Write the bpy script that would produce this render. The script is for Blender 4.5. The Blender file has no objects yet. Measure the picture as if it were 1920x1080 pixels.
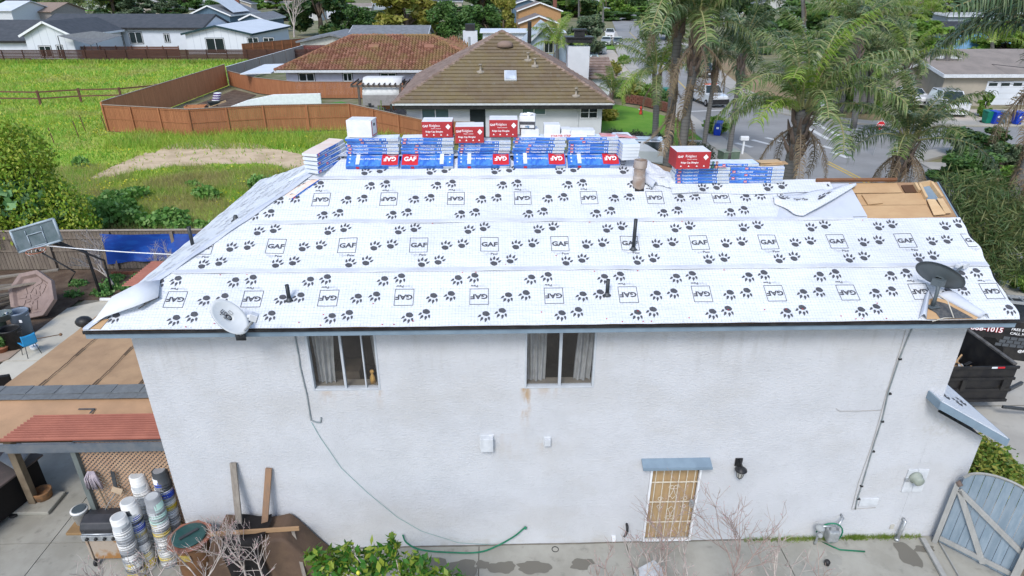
import bpy, math, random
import numpy as np
from mathutils import Vector, Matrix, Euler, noise
rnd = random.Random(7); PI = math.pi; R = math.radians
S = bpy.context.scene; COL = S.collection
# ---------------- camera, sky, sun, exposure ----------------
cam = bpy.data.objects.new('camera', bpy.data.cameras.new('camera')); COL.objects.link(cam); S.camera = cam
CX, CY, CZ, YAW, PIT, ROL, FPX = 6.2786, -9.6979, 10.6048, .0306, .4456, .0028, 1189.7
fv = Vector((math.sin(YAW)*math.cos(PIT), math.cos(YAW)*math.cos(PIT), -math.sin(PIT)))
r0 = Vector((math.cos(YAW), -math.sin(YAW), 0)); u0 = r0.cross(fv)
rv = r0*math.cos(ROL)+u0*math.sin(ROL); uv_ = -r0*math.sin(ROL)+u0*math.cos(ROL); CP = Vector((CX, CY, CZ))
cam.matrix_world = Matrix(((rv.x, uv_.x, -fv.x, CX), (rv.y, uv_.y, -fv.y, CY), (rv.z, uv_.z, -fv.z, CZ), (0, 0, 0, 1)))
cam.data.sensor_width = 36; cam.data.lens = FPX/1920*36; cam.data.clip_end = 4000; cam.data.clip_start = .1
SUN_EL, SUN_AZ = R(47), R(200)      # azimuth from +Y clockwise: behind the camera, slightly left
w = bpy.data.worlds.new('World'); S.world = w; w.use_nodes = True
nt = w.node_tree; sk = nt.nodes.new('ShaderNodeTexSky'); sk.sky_type = 'NISHITA'; sk.sun_disc = False
sk.sun_elevation = SUN_EL; sk.sun_rotation = SUN_AZ; sk.air_density = 1.0; sk.dust_density = 1.2; sk.ozone_density = 1
bg = nt.nodes['Background']; bg.inputs[1].default_value = .15; nt.links.new(sk.outputs[0], bg.inputs[0])
sl = bpy.data.lights.new('sun', 'SUN'); sl.energy = 1.5; sl.angle = R(18); sl.color = (1, .985, .965)
so = bpy.data.objects.new('sun', sl); COL.objects.link(so)
sd = Vector((math.sin(SUN_AZ)*math.cos(SUN_EL), math.cos(SUN_AZ)*math.cos(SUN_EL), math.sin(SUN_EL)))
so.rotation_euler = sd.to_track_quat('Z', 'Y').to_euler()
S.view_settings.view_transform = 'Standard'; S.view_settings.look = 'None'; S.view_settings.gamma = 1
S.view_settings.exposure = .69; S.view_settings.use_curve_mapping = False
S.cycles.max_bounces = 6; S.cycles.transparent_max_bounces = 8; S.cycles.use_denoising = True
# ---------------- measuring: photograph point -> place ----------------
def ray(x, y): return rv*((x-960)/FPX) - uv_*((y-540)/FPX) + fv
def plane(x, y, n, d):
    v = ray(x, y); n = Vector(n); return CP + v*((d-n.dot(CP))/n.dot(v))
def G(x, y, z=0): return plane(x, y, (0, 0, 1), z)
def Yp(x, y, Y): return plane(x, y, (0, 1, 0), Y)
# ---------------- materials ----------------
class X:
    """tiny node-expression helper"""
    def __init__(s, t, o): s.t, s.o = t, o
    def _b(s, op, *a):
        n = s.t.nodes.new('ShaderNodeMath'); n.operation = op; s.t.links.new(s.o, n.inputs[0])
        for i, q in enumerate(a):
            if isinstance(q, X): s.t.links.new(q.o, n.inputs[i+1])
            else: n.inputs[i+1].default_value = q
        return X(s.t, n.outputs[0])
    def __add__(s, a): return s._b('ADD', a)
    def __sub__(s, a): return s._b('SUBTRACT', a)
    def __mul__(s, a): return s._b('MULTIPLY', a)
    def __truediv__(s, a): return s._b('DIVIDE', a)
    def abs(s): return s._b('ABSOLUTE')
    def lt(s, a): return s._b('LESS_THAN', a)
    def gt(s, a): return s._b('GREATER_THAN', a)
    def mn(s, a): return s._b('MINIMUM', a)
    def mx(s, a): return s._b('MAXIMUM', a)
    def mod(s, a): return s._b('FLOORED_MODULO', a)
    def ramp(s, a, b, lo=0, hi=1):
        n = s.t.nodes.new('ShaderNodeMapRange'); n.interpolation_type = 'SMOOTHSTEP'; s.t.links.new(s.o, n.inputs[0])
        for i, q in zip((1, 2, 3, 4), (a, b, lo, hi)): n.inputs[i].default_value = q
        return X(s.t, n.outputs[0])
def rgb(c): return (c[0], c[1], c[2], 1)
class Mt:
    def __init__(s, name):
        s.m = bpy.data.materials.new(name); s.m.use_nodes = True; s.t = s.m.node_tree
        s.p = s.t.nodes['Principled BSDF']; s.tc = s.t.nodes.new('ShaderNodeTexCoord')
    def co(s, kind='Object'):
        n = s.t.nodes.new('ShaderNodeSeparateXYZ'); s.t.links.new(s.tc.outputs[kind], n.inputs[0])
        return [X(s.t, o) for o in n.outputs]
    def noise(s, sc, det=5, scale3=None, rough=.6, kind='Object'):
        n = s.t.nodes.new('ShaderNodeTexNoise'); n.inputs['Scale'].default_value = sc; n.inputs['Detail'].default_value = det
        n.inputs['Roughness'].default_value = rough; src = s.tc.outputs[kind]
        if scale3:
            mp = s.t.nodes.new('ShaderNodeMapping'); mp.inputs['Scale'].default_value = scale3
            s.t.links.new(src, mp.inputs[0]); src = mp.outputs[0]
        s.t.links.new(src, n.inputs[0]); return X(s.t, n.outputs[0])
    def voro(s, sc, feat='F1'):
        n = s.t.nodes.new('ShaderNodeTexVoronoi'); n.feature = feat; n.inputs['Scale'].default_value = sc
        s.t.links.new(s.tc.outputs['Object'], n.inputs[0]); return X(s.t, n.outputs[0])
    def mix(s, f, a, b):
        n = s.t.nodes.new('ShaderNodeMix'); n.data_type = 'RGBA'
        if isinstance(f, X): s.t.links.new(f.o, n.inputs[0])
        else: n.inputs[0].default_value = f
        for i, q in ((6, a), (7, b)):
            if hasattr(q, 'links'): s.t.links.new(q, n.inputs[i])
            else: n.inputs[i].default_value = rgb(q)
        return n.outputs[2]
    def color(s, c):
        if hasattr(c, 'links'): s.t.links.new(c, s.p.inputs['Base Color'])
        else: s.p.inputs['Base Color'].default_value = rgb(c)
        return s
    def bump(s, h, dist=.01, st=1):
        n = s.t.nodes.new('ShaderNodeBump'); n.inputs['Distance'].default_value = dist; n.inputs['Strength'].default_value = st
        s.t.links.new(h.o, n.inputs['Height']); s.t.links.new(n.outputs[0], s.p.inputs['Normal']); return s
    def set(s, rough=.8, metal=0, spec=.3):
        s.p.inputs['Roughness'].default_value = rough; s.p.inputs['Metallic'].default_value = metal
        s.p.inputs['Specular IOR Level'].default_value = spec; return s
MC = {}
def mat(name, c=(.5, .5, .5), c2=None, sc=3, rough=.8, bump=0, bsc=40, metal=0, spec=.3, s3=None, lo=.35, hi=.65, dirt=0):
    if name in MC: return MC[name]
    k = Mt(name).set(rough, metal, spec)
    c2 = c2 or tuple(q*.82 for q in c)
    col = k.mix(k.noise(sc, 6, s3).ramp(lo, hi), c, c2)
    if dirt:
        col = k.mix(k.noise(sc*4.3, 8).ramp(.55, .75)*dirt, col, tuple(q*.4 for q in c))
    k.color(col)
    if bump: k.bump(k.noise(bsc, 5, s3), bump)
    MC[name] = k.m; return k.m
def leafmat(name, a, b, c, tr=.25, rough=.5, patch=.9, d=None):
    k = Mt(name).set(rough, 0, .35); t = k.t
    g = t.nodes.new('ShaderNodeNewGeometry'); ri = X(t, g.outputs['Random Per Island'])
    big = k.noise(patch, 4).ramp(.38, .62)
    col = k.mix(ri.ramp(.3, 1), k.mix(big, a, b), c)
    if d: col = k.mix(k.noise(.13, 6).ramp(.5, .62)*.75, col, d)
    k.color(col)
    tl = t.nodes.new('ShaderNodeBsdfTranslucent'); t.links.new(col, tl.inputs[0])
    mx = t.nodes.new('ShaderNodeMixShader'); mx.inputs[0].default_value = tr
    t.links.new(k.p.outputs[0], mx.inputs[1]); t.links.new(tl.outputs[0], mx.inputs[2])
    t.links.new(mx.outputs[0], t.nodes['Material Output'].inputs[0]); MC[name] = k.m; return k.m
def woodmat(name, c, c2, sc=2, s3=(1, 1, 1), bump=.004):
    k = Mt(name).set(.85, 0, .2); n = k.noise(sc, 8, s3, .7); g = k.t.nodes.new('ShaderNodeNewGeometry')
    col = k.mix(n.ramp(.35, .65), c, c2); oi = k.t.nodes.new('ShaderNodeObjectInfo'); col = k.mix((X(k.t, g.outputs['Random Per Island'])+X(k.t, oi.outputs['Random']))*.28, col, tuple(q*.55 for q in c))
    k.color(col).bump(n, bump); MC[name] = k.m; return k.m
# ---------------- mesh builder ----------------
def rz(a): return Matrix.Rotation(a, 3, 'Z')
def smooth(pts, k=6):
    P_ = [Vector(p) for p in pts]; P_ = [P_[0]*2-P_[1]]+P_+[P_[-1]*2-P_[-2]]; out = []
    for i in range(1, len(P_)-2):
        a, b, c, d = P_[i-1:i+3]
        for j in range(k): t = j/k; out.append(.5*((2*b)+(c-a)*t+(2*a-5*b+4*c-d)*t*t+(3*b-a-3*c+d)*t**3))
    return out+[P_[-2]]
class MB:
    def __init__(s): s.v = []; s.f = []; s.mi = []
    def add(s, vs, fs, mi=0):
        o = len(s.v); s.v += [tuple(q) for q in vs]; s.f += [tuple(i+o for i in f) for f in fs]; s.mi += [mi]*len(fs); return s
    def box(s, c, sz, rot=None, mi=0):
        hx, hy, hz = sz[0]/2, sz[1]/2, sz[2]/2; c = Vector(c)
        vs = [Vector((x, y, z)) for z in (-hz, hz) for x, y in ((-hx, -hy), (hx, -hy), (hx, hy), (-hx, hy))]
        if rot is not None:
            if not isinstance(rot, Matrix): rot = rz(rot)
            vs = [rot @ v for v in vs]
        return s.add([c+v for v in vs], [(3, 2, 1, 0), (4, 5, 6, 7), (0, 1, 5, 4), (1, 2, 6, 5), (2, 3, 7, 6), (3, 0, 4, 7)], mi)
    def bb(s, x0, x1, y0, y1, z0, z1, mi=0): return s.box(((x0+x1)/2, (y0+y1)/2, (z0+z1)/2), (x1-x0, y1-y0, z1-z0), None, mi)
    def bar(s, a, b, w, h, mi=0, up=(0, 0, 1)):
        a, b = Vector(a), Vector(b); d = b-a; L = d.length; d = d/L; up = Vector(up)
        if abs(d.dot(up)) > .99: up = Vector((0, 1, 0))
        y = up.cross(d).normalized(); z = d.cross(y); M = Matrix((d, y, z)).transposed()
        return s.box((a+b)/2, (L, w, h), M, mi)
    def poly(s, pts, mi=0): return s.add(pts, [tuple(range(len(pts)))], mi)
    def extr(s, pts, vec, mi=0):
        n = len(pts); v = Vector(vec); pts = [Vector(p) for p in pts]
        return s.add(pts+[p+v for p in pts], [tuple(range(n))[::-1], tuple(range(n, 2*n))]+[(i, (i+1) % n, n+(i+1) % n, n+i) for i in range(n)], mi)
    def prism(s, xy, z0, z1, mi=0): return s.extr([(x, y, z0) for x, y in xy], (0, 0, z1-z0), mi)
    def tube(s, pts, r, n=6, mi=0, cap=True):
        pts = [Vector(p) for p in pts]; k = len(pts); rs = r if isinstance(r, (list, tuple)) else [r]*k; vs = []; prev = None
        for i, p in enumerate(pts):
            d = (pts[min(i+1, k-1)]-pts[max(i-1, 0)]).normalized()
            a = (prev - d*prev.dot(d)) if prev is not None else d.orthogonal()
            if a.length < 1e-4: a = d.orthogonal()
            a.normalize(); prev = a; b = d.cross(a)
            vs += [p+(a*math.cos(2*PI*j/n)+b*math.sin(2*PI*j/n))*rs[i] for j in range(n)]
        fs = [(i*n+j, i*n+(j+1) % n, (i+1)*n+(j+1) % n, (i+1)*n+j) for i in range(k-1) for j in range(n)]
        if cap: fs += [tuple(range(n))[::-1], tuple((k-1)*n+j for j in range(n))]
        return s.add(vs, fs, mi)
    def lathe(s, prof, n=16, c=(0, 0, 0), mi=0, M=None, sx=1, sy=1):
        c = Vector(c); vs = []
        for r, z in prof:
            for j in range(n):
                v = Vector((r*math.cos(2*PI*j/n)*sx, r*math.sin(2*PI*j/n)*sy, z)); vs.append(c+(M @ v if M else v))
        k = len(prof); fs = [(i*n+j, i*n+(j+1) % n, (i+1)*n+(j+1) % n, (i+1)*n+j) for i in range(k-1) for j in range(n)]
        fs += [tuple(range(n))[::-1], tuple((k-1)*n+j for j in range(n))]
        return s.add(vs, fs, mi)
    def ball(s, c, r, n=10, m=6, mi=0, M=None):
        rx, ry, rzz = r if isinstance(r, (tuple, list)) else (r, r, r)
        pr = [(math.sin(PI*i/m), -math.cos(PI*i/m)) for i in range(m+1)]; c = Vector(c); vs = []
        for q, z in pr:
            for j in range(n):
                v = Vector((rx*q*math.cos(2*PI*j/n), ry*q*math.sin(2*PI*j/n), rzz*z)); vs.append(c+(M @ v if M else v))
        return s.add(vs, [(i*n+j, i*n+(j+1) % n, (i+1)*n+(j+1) % n, (i+1)*n+j) for i in range(m) for j in range(n)], mi)
    def grid(s, P, nu, nv, mi=0):
        vs = [P(i/nu, j/nv) for j in range(nv+1) for i in range(nu+1)]
        return s.add(vs, [(j*(nu+1)+i, j*(nu+1)+i+1, (j+1)*(nu+1)+i+1, (j+1)*(nu+1)+i) for j in range(nv) for i in range(nu)], mi)
    def merge(s, verts, faces, M, mi=0): return s.add([M @ Vector(v) for v in verts], faces, mi)
    def build(s, name, mats, parent=None, smooth=False, kind=None, bevel=0, solid=0):
        me = bpy.data.meshes.new(name); me.from_pydata(s.v, [], s.f)
        for m in (mats if isinstance(mats, (list, tuple)) else [mats]): me.materials.append(m)
        me.polygons.foreach_set('material_index', s.mi)
        if smooth: me.polygons.foreach_set('use_smooth', [True]*len(s.f))
        me.update(); return link(name, me, parent, kind, bevel, solid)
def link(name, me, parent=None, kind=None, bevel=0, solid=0):
    o = bpy.data.objects.new(name, me); COL.objects.link(o)
    if parent: o.parent = parent
    if kind: o['kind'] = kind
    if solid:
        q = o.modifiers.new('solid', 'SOLIDIFY'); q.thickness = solid; q.offset = 0
    if bevel:
        q = o.modifiers.new('bevel', 'BEVEL'); q.width = bevel; q.segments = 2; q.limit_method = 'ANGLE'
    return o
def thing(name, label, cat, loc=(0, 0, 0), rot=0, group=None, sc=1):
    o = bpy.data.objects.new(name, None); COL.objects.link(o); o.location = loc
    o.rotation_euler = rot if isinstance(rot, (tuple, Euler)) else (0, 0, rot)
    o.scale = (sc,)*3 if not isinstance(sc, tuple) else sc
    return tag(o, label, cat, group)
def tag(o, label, cat, group=None):
    o['label'] = label; o['category'] = cat
    if group: o['group'] = group
    return o
def struct(o): o['kind'] = 'structure'; return o
CH = {}
def kids(o): return [c for c in COL.objects if c.parent == o]
def dup(root, loc, rot=0, label=None, group=None, sc=1, tree=None):
    if root.name not in CH:
        a = kids(root); CH[root.name] = [(c, kids(c)) for c in a]
    r = root.copy(); COL.objects.link(r); r.location = loc
    r.rotation_euler = rot if isinstance(rot, (tuple, Euler)) else (0, 0, rot)
    r.scale = (sc,)*3 if not isinstance(sc, tuple) else sc
    if label: r['label'] = label
    if group: r['group'] = group
    for c, gs in CH[root.name]:
        d = c.copy(); COL.objects.link(d); d.parent = r
        for g in gs:
            e = g.copy(); COL.objects.link(e); e.parent = d
    return r
TX = {}
def text(st, size=1, bold=.02, align='CENTER'):
    """flat letter faces in the XY plane, centred on the origin"""
    k = (st, bold, align)
    if k not in TX:
        cu = bpy.data.curves.new('t', 'FONT'); cu.body = st; cu.size = 1; cu.offset = bold; cu.align_x = align; cu.resolution_u = 2
        o = bpy.data.objects.new('t', cu); COL.objects.link(o)
        me = bpy.data.meshes.new_from_object(o)
        vs = [tuple(v.co) for v in me.vertices]; fs = [tuple(p.vertices) for p in me.polygons]
        bpy.data.objects.remove(o); bpy.data.meshes.remove(me); bpy.data.curves.remove(cu)
        ys = [v[1] for v in vs]; m = (min(ys)+max(ys))/2; TX[k] = ([(x, y-m, 0) for x, y, z in vs], fs)
    vs, fs = TX[k]; return [(x*size, y*size, 0) for x, y, z in vs], fs
def cloud(name, mt, parent, blobs, n, size, seed=1, shell=.55, asp=.5, kind=None, up=0, flat=0):
    """leaf-sized faces spread through a set of ellipsoids"""
    g = np.random.default_rng(seed); b = np.array(blobs, float); vol = (b[:, 3]*b[:, 4]*b[:, 5])**.67; k = g.choice(len(b), n, p=vol/vol.sum())
    d = g.normal(size=(n, 3)); d /= np.linalg.norm(d, axis=1)[:, None]; rr = (shell+(1-shell)*g.random(n))*(.88+.3*g.random(n)**3)
    c = b[k, :3]+d*rr[:, None]*b[k, 3:]; c[:, 2] = np.maximum(c[:, 2], .02)
    a = g.normal(size=(n, 3)); a[:, 2] += up; a /= np.linalg.norm(a, axis=1)[:, None]
    q = g.normal(size=(n, 3))+d*flat; q -= a*(q*a).sum(1)[:, None]; q /= np.linalg.norm(q, axis=1)[:, None]; t = np.cross(a, q)
    L = size*(.6+.8*g.random(n))[:, None]; t = t*L*asp
    v = np.stack([c-a*L, c+t, c+a*L, c-t], 1).reshape(-1, 3)
    me = bpy.data.meshes.new(name); me.vertices.add(4*n); me.vertices.foreach_set('co', v.ravel())
    me.loops.add(4*n); me.loops.foreach_set('vertex_index', np.arange(4*n, dtype=np.int32))
    me.polygons.add(n); me.polygons.foreach_set('loop_start', np.arange(0, 4*n, 4, dtype=np.int32)); me.polygons.foreach_set('loop_total', np.full(n, 4, dtype=np.int32))
    me.materials.append(mt); me.update(); me.validate(); return link(name, me, parent, kind)
def blades(name, mt, pts, h, wd, seed=1, lean=.5, kind='stuff', parent=None):
    """grass blades / stems as tall triangles standing on the given points"""
    g = np.random.default_rng(seed); p = np.asarray(pts, float); n = len(p)
    hh = (np.asarray(h)*(.5+g.random(n)))[:, None]; a = g.random(n)*2*np.pi; wv = np.stack([np.cos(a), np.sin(a), 0*a], 1)*(np.asarray(wd)*np.ones(n))[:, None]
    tip = p+np.concatenate([g.normal(size=(n, 2))*lean*hh, hh], 1)
    v = np.stack([p-wv, p+wv, tip], 1).reshape(-1, 3)
    me = bpy.data.meshes.new(name); me.vertices.add(3*n); me.vertices.foreach_set('co', v.ravel())
    me.loops.add(3*n); me.loops.foreach_set('vertex_index', np.arange(3*n, dtype=np.int32))
    me.polygons.add(n); me.polygons.foreach_set('loop_start', np.arange(0, 3*n, 3, dtype=np.int32)); me.polygons.foreach_set('loop_total', np.full(n, 3, dtype=np.int32))
    me.materials.append(mt); me.update(); me.validate(); return link(name, me, parent, kind)
# ---------------- shared materials ----------------
WHITE = mat('white_paint', (.78, .79, .8), (.7, .71, .72), 4, .6); BLACK = mat('black_plastic', (.015, .015, .017), (.03, .03, .03), 6, .45)
DKMETAL = mat('dark_metal', (.05, .055, .06), (.08, .085, .09), 8, .4, metal=.3); GALV = mat('galvanised', (.5, .52, .53), (.38, .4, .41), 12, .4, metal=.6)
BLUEGREY = mat('blue_grey_paint', (.2, .27, .33), (.165, .225, .28), 3, .7, bump=.002, bsc=60)
CONC = mat('concrete', (.375, .365, .32), (.29, .28, .24), .9, .9, bump=.006, bsc=70, dirt=.5)
GLASS = Mt('window_glass').color((.02, .03, .03)).set(.08, 0, .6).m
CLEAR = Mt('clear_glass').set(.03, 0, .5); CLEAR.color((.8, .85, .85))
_t = CLEAR.t; _tr = _t.nodes.new('ShaderNodeBsdfTransparent'); _mx = _t.nodes.new('ShaderNodeMixShader'); _gl = _t.nodes.new('ShaderNodeBsdfGlossy'); _gl.inputs['Roughness'].default_value = .03
_mx.inputs[0].default_value = .1; _t.links.new(_tr.outputs[0], _mx.inputs[1]); _t.links.new(_gl.outputs[0], _mx.inputs[2]); _t.links.new(_mx.outputs[0], _t.nodes['Material Output'].inputs[0]); CLEAR = CLEAR.m
RED = mat('red_print', (.55, .02, .03), (.5, .02, .03), 3, .5); INK = mat('black_print', (.055, .057, .065), (.085, .086, .096), 30, .7)
WPRINT = mat('white_print', (.85, .85, .85), (.8, .8, .8), 3, .6); GREYINK = mat('pale_grey_print', (.5, .51, .53), (.45, .46, .48), 9, .7)
# ================= THE HOUSE =================
O, ZE, TPS = .439, 5.478, .5531; cs = 1/math.hypot(1, TPS); sn = TPS*cs; L = 14.74; XR = L+O; VR = 3.30; VM = 4.15; YB = 8.4; XA = 9.0
APX = -O+VM*cs
def PF(U, V, h=0): return Vector((U, -O+V*cs-h*sn, ZE+V*sn+h*cs))
def PL(t, V, h=0): return Vector((-O+V*cs-h*sn, t, ZE+V*sn+h*cs))
def RFp(x, y):
    P = plane(x, y, (0, -TPS, 1), ZE+TPS*O); return P.x, (P.y+O)/cs
house = thing('white_stucco_house', 'two storey white stucco house with its roof wrapped in printed white underlayment', 'house')
# stucco with rust runs under the windows
k = Mt('white_stucco').set(.9, 0, .15); x, y, z = k.co(); n1 = k.noise(1.1, 6).ramp(.35, .7); n2 = k.noise(9, 6)
col = k.mix(n1*.7, (.56, .57, .59), (.49, .5, .515))
def stain(x0, z0, wd, ln):
    return ((x-x0+(k.noise(3)-.5)*.15).abs().ramp(0, wd, 1, 0))*(z.ramp(z0-ln, z0, 0, 1))*z.lt(z0)*k.noise(7, 6, (1, 1, .35)).ramp(.38, .62)
st = (stain(6.83, 3.93, .13, 1.25)+stain(7.25, 3.93, .5, .3)*.45+stain(3.2, 3.93, .22, .45)*.4+stain(4.15, 3.93, .12, .5)*.55+stain(3.7, 3.93, .6, .25)*.2+stain(7.2, 2.66, .2, .4)*.25+stain(6.5,2.9,.45,1.2)*.14).mn(1)
col = k.mix(st, col, (.42, .27, .13))
col = k.mix(((z.ramp(0, .45, 1, 0))*k.noise(2.2, 7, (1, 1, 2)).ramp(.45, .7))*.4, col, (.4, .36, .28))
col = k.mix(((x-14.9).abs().ramp(0, .7, 1, 0))*((z-2.9).abs().ramp(0, .5, 1, 0))*n2.ramp(.4, .7)*.5, col, (.4, .38, .33))
col = k.mix(k.noise(.45, 5, (1, 1, 1.6)).ramp(.48, .66)*.35, col, (.46, .45, .43)); col = k.mix(z.ramp(3.6, 5.1, 0, 1)*k.noise(5, 7, (1, 1, .12)).ramp(.5, .68)*.3, col, (.36, .35, .33)); cr = k.noise(.8, 8, None, .75); col = k.mix(((cr-.5).abs().lt(.0016))*((n2-.45).gt(0))*.5, col, (.3, .3, .29))
k.color(col); k.bump(k.noise(15, 6, (1, 1, 1.7), .7)+k.noise(50, 3)*.4, .026, .7); STUCCO = k.m
def wall_holes(mb, x0, x1, z0, z1, holes, y=0, dep=.13):
    xs = sorted({x0, x1} | {h[i] for h in holes for i in (0, 1)}); zs = sorted({z0, z1} | {h[i] for h in holes for i in (2, 3)})
    for a, b in zip(xs, xs[1:]):
        for c, d in zip(zs, zs[1:]):
            if any(h[0] <= a and b <= h[1] and h[2] <= c and d <= h[3] for h in holes): continue
            mb.poly([(a, y, c), (b, y, c), (b, y, d), (a, y, d)])
    for a, b, c, d in holes:
        for p, q in (((a, c), (a, d)), ((a, d), (b, d)), ((b, d), (b, c)), ((b, c), (a, c))):
            mb.poly([(p[0], y, p[1]), (q[0], y, q[1]), (q[0], y+dep, q[1]), (p[0], y+dep, p[1])])
W1 = (2.97, 4.19, 3.95, 5.16); W2 = (6.81, 8.08, 3.93, 5.16); DR = (9.33, 10.36, .02, 2.08)
mb = MB(); wall_holes(mb, 0, L, -.05, 5.34, [W1, W2, DR])
mb.poly([(0, 0, -.05), (0, 8, -.05), (0, 8, 5.27), (0, 0, 5.27)]); mb.poly([(0, 8, -.05), (12.3, 8, -.05), (12.3, 8, 5.3), (0, 8, 5.3)])
mb.poly([(12.3, 8, -.05), (12.3, 4.9, -.05), (12.3, 4.9, 5.3), (12.3, 8, 5.3)]); mb.poly([(L, 4.9, -.05), (12.3, 4.9, -.05), (12.3, 4.9, 5.3), (L, 4.9, 5.3)])
mb.poly([(L, 0, -.05), (L, 4.9, -.05), (L, 4.9, 5.5), (L, 2.45, 6.95), (L, 0, 5.5)])
mb.build('wall', STUCCO, house)
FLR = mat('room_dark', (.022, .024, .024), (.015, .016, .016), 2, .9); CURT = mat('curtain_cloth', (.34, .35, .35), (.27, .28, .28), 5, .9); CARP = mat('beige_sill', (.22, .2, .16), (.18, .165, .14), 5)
FRM = mat('window_aluminium', (.5, .53, .56), (.44, .47, .5), 5, .5)
def sliding(wd, mull, curts, extra=()):
    a, b, c, d = wd; f = MB()
    for q in ((a, a+.035, c, d), (b-.035, b, c, d), (a+.035, b-.035, c, c+.03), (a+.035, b-.035, d-.035, d)): f.bb(q[0], q[1], -.012, .1, q[2], q[3])
    fr = None
    wn = f.build('window', FRM, house, bevel=.004)
    for m, ww in mull: MB().bb(m-ww, m+ww, .01, .07, c+.035, d-.035).build('sash_bar', FRM, wn)
    MB().bb(a+.035, b-.035, .05, .056, c+.035, d-.035).build('glass_pane', CLEAR, wn)
    r = MB(); e = .003   # the room behind, its shade put into near-black walls
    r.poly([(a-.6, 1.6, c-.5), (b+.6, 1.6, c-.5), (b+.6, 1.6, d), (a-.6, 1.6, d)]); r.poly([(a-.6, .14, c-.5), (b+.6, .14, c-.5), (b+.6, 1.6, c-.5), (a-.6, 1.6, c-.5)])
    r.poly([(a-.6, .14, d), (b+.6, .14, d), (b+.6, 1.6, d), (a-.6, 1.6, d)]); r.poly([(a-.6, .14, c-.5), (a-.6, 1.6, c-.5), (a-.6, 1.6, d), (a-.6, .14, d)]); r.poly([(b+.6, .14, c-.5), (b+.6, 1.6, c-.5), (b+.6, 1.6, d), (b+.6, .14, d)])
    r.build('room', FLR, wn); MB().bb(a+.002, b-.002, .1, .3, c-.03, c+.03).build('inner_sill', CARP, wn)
    for x0, x1, x2, x3 in curts:   # top x0..x1, bottom x2..x3
        MB().grid(lambda u, v: ((x0+(x1-x0)*u)*v+(x2+(x3-x2)*u)*(1-v), .2+.03*math.sin(u*abs(x1-x0)*60)+.02*math.sin(v*5+u*9), c+.04+(d-c-.06)*v), 40, 6).build('curtain', CURT, wn, smooth=True)
    return wn
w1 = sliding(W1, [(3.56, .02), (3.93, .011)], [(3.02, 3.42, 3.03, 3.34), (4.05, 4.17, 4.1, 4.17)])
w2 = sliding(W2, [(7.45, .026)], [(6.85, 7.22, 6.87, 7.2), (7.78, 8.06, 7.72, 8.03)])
MB().bb(3.25, 3.75, .35, .8, 3.9, 4.12).build('bedside_box', mat('tan_box', (.09, .07, .05)), w1)
fig = MB().lathe([(.001, 0), (.055, 0), (.05, .12), (.025, .17), (.02, .2)], 12).ball((0, 0, .235), .042).build('wooden_peg_figure', mat('gold_wood', (.6, .36, .1), (.5, .28, .08), 8, .4), None, True)
fig.location = (4.02, .19, 3.98); tag(fig, 'small golden wooden figurine on the sill inside the left window', 'figurine')
# security door
door = MB().bb(9.37, 10.32, .07, .1, .05, 2.03).build('door', woodmat('oak_door', (.5, .36, .2), (.4, .27, .14), 3, (4, 1, .4)), house)
mb = MB()
for a, b, c, d in ((9.335, 9.375, .03, 2.06), (10.315, 10.355, .03, 2.06), (9.375, 10.315, 2.02, 2.06), (9.375, 10.315, .03, .06)): mb.bb(a, b, -.03, .03, c, d)
mb.build('door_frame', WHITE, door)
BARM = mat('cream_iron', (.72, .68, .58), (.6, .52, .4), 20, .5)
for i in range(6): MB().bb(9.375+.157*(i+.5)-.007, 9.375+.157*(i+.5)+.007, -.01, .01, .06, 2.02).build('bar', BARM, door)
for zz in (.55, 1.1, 1.62): MB().bb(9.375, 10.315, -.006, .016, zz-.008, zz+.008).build('crossbar', BARM, door)
def scroll(cx, cz, sx, sz, t0=0, turns=1.2, r=.06):
    return [(cx+sx*r*(1-.6*i/12)*math.cos(t0+i/12*turns*2*PI), -.018, cz+sz*r*(1-.6*i/12)*math.sin(t0+i/12*turns*2*PI)) for i in range(13)]
for sx in (-1, 1):
    for sz in (-1, 1):
        MB().tube([(9.845, -.018, 1.1+sz*.1), (9.845+sx*.05, -.018, 1.1+sz*.17), (9.845+sx*.085, -.018, 1.1+sz*.13), (9.845+sx*.03, -.018, 1.1+sz*.25), (9.845, -.018, 1.1+sz*.37)], .006, 5).build('scroll', BARM, door)
        MB().tube(scroll(9.845+sx*.045, 1.1+sz*.4, sx, sz), .006, 5).build('scroll', BARM, door)
        MB().tube(scroll(9.845+sx*.25, 1.1+sz*.1, -sx, sz), .006, 5).build('scroll', BARM, door)
MB().bb(10.2, 10.31, -.035, -.01, 1.0, 1.17).box((10.25, -.06, 1.12), (.05, .05, .05)).box((10.25, -.06, 1.03), (.03, .03, .07)).build('door_lock', GALV, door, bevel=.006)
MB().extr([(9.12, 0, 2.24), (9.12, -.2, 2.16), (9.12, -.2, 2.13), (9.12, 0, 2.2)], (1.36, 0, 0)).bb(9.12, 10.48, -.215, -.2, 2.11, 2.17).build('door_canopy', BLUEGREY, house, bevel=.004)
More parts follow.
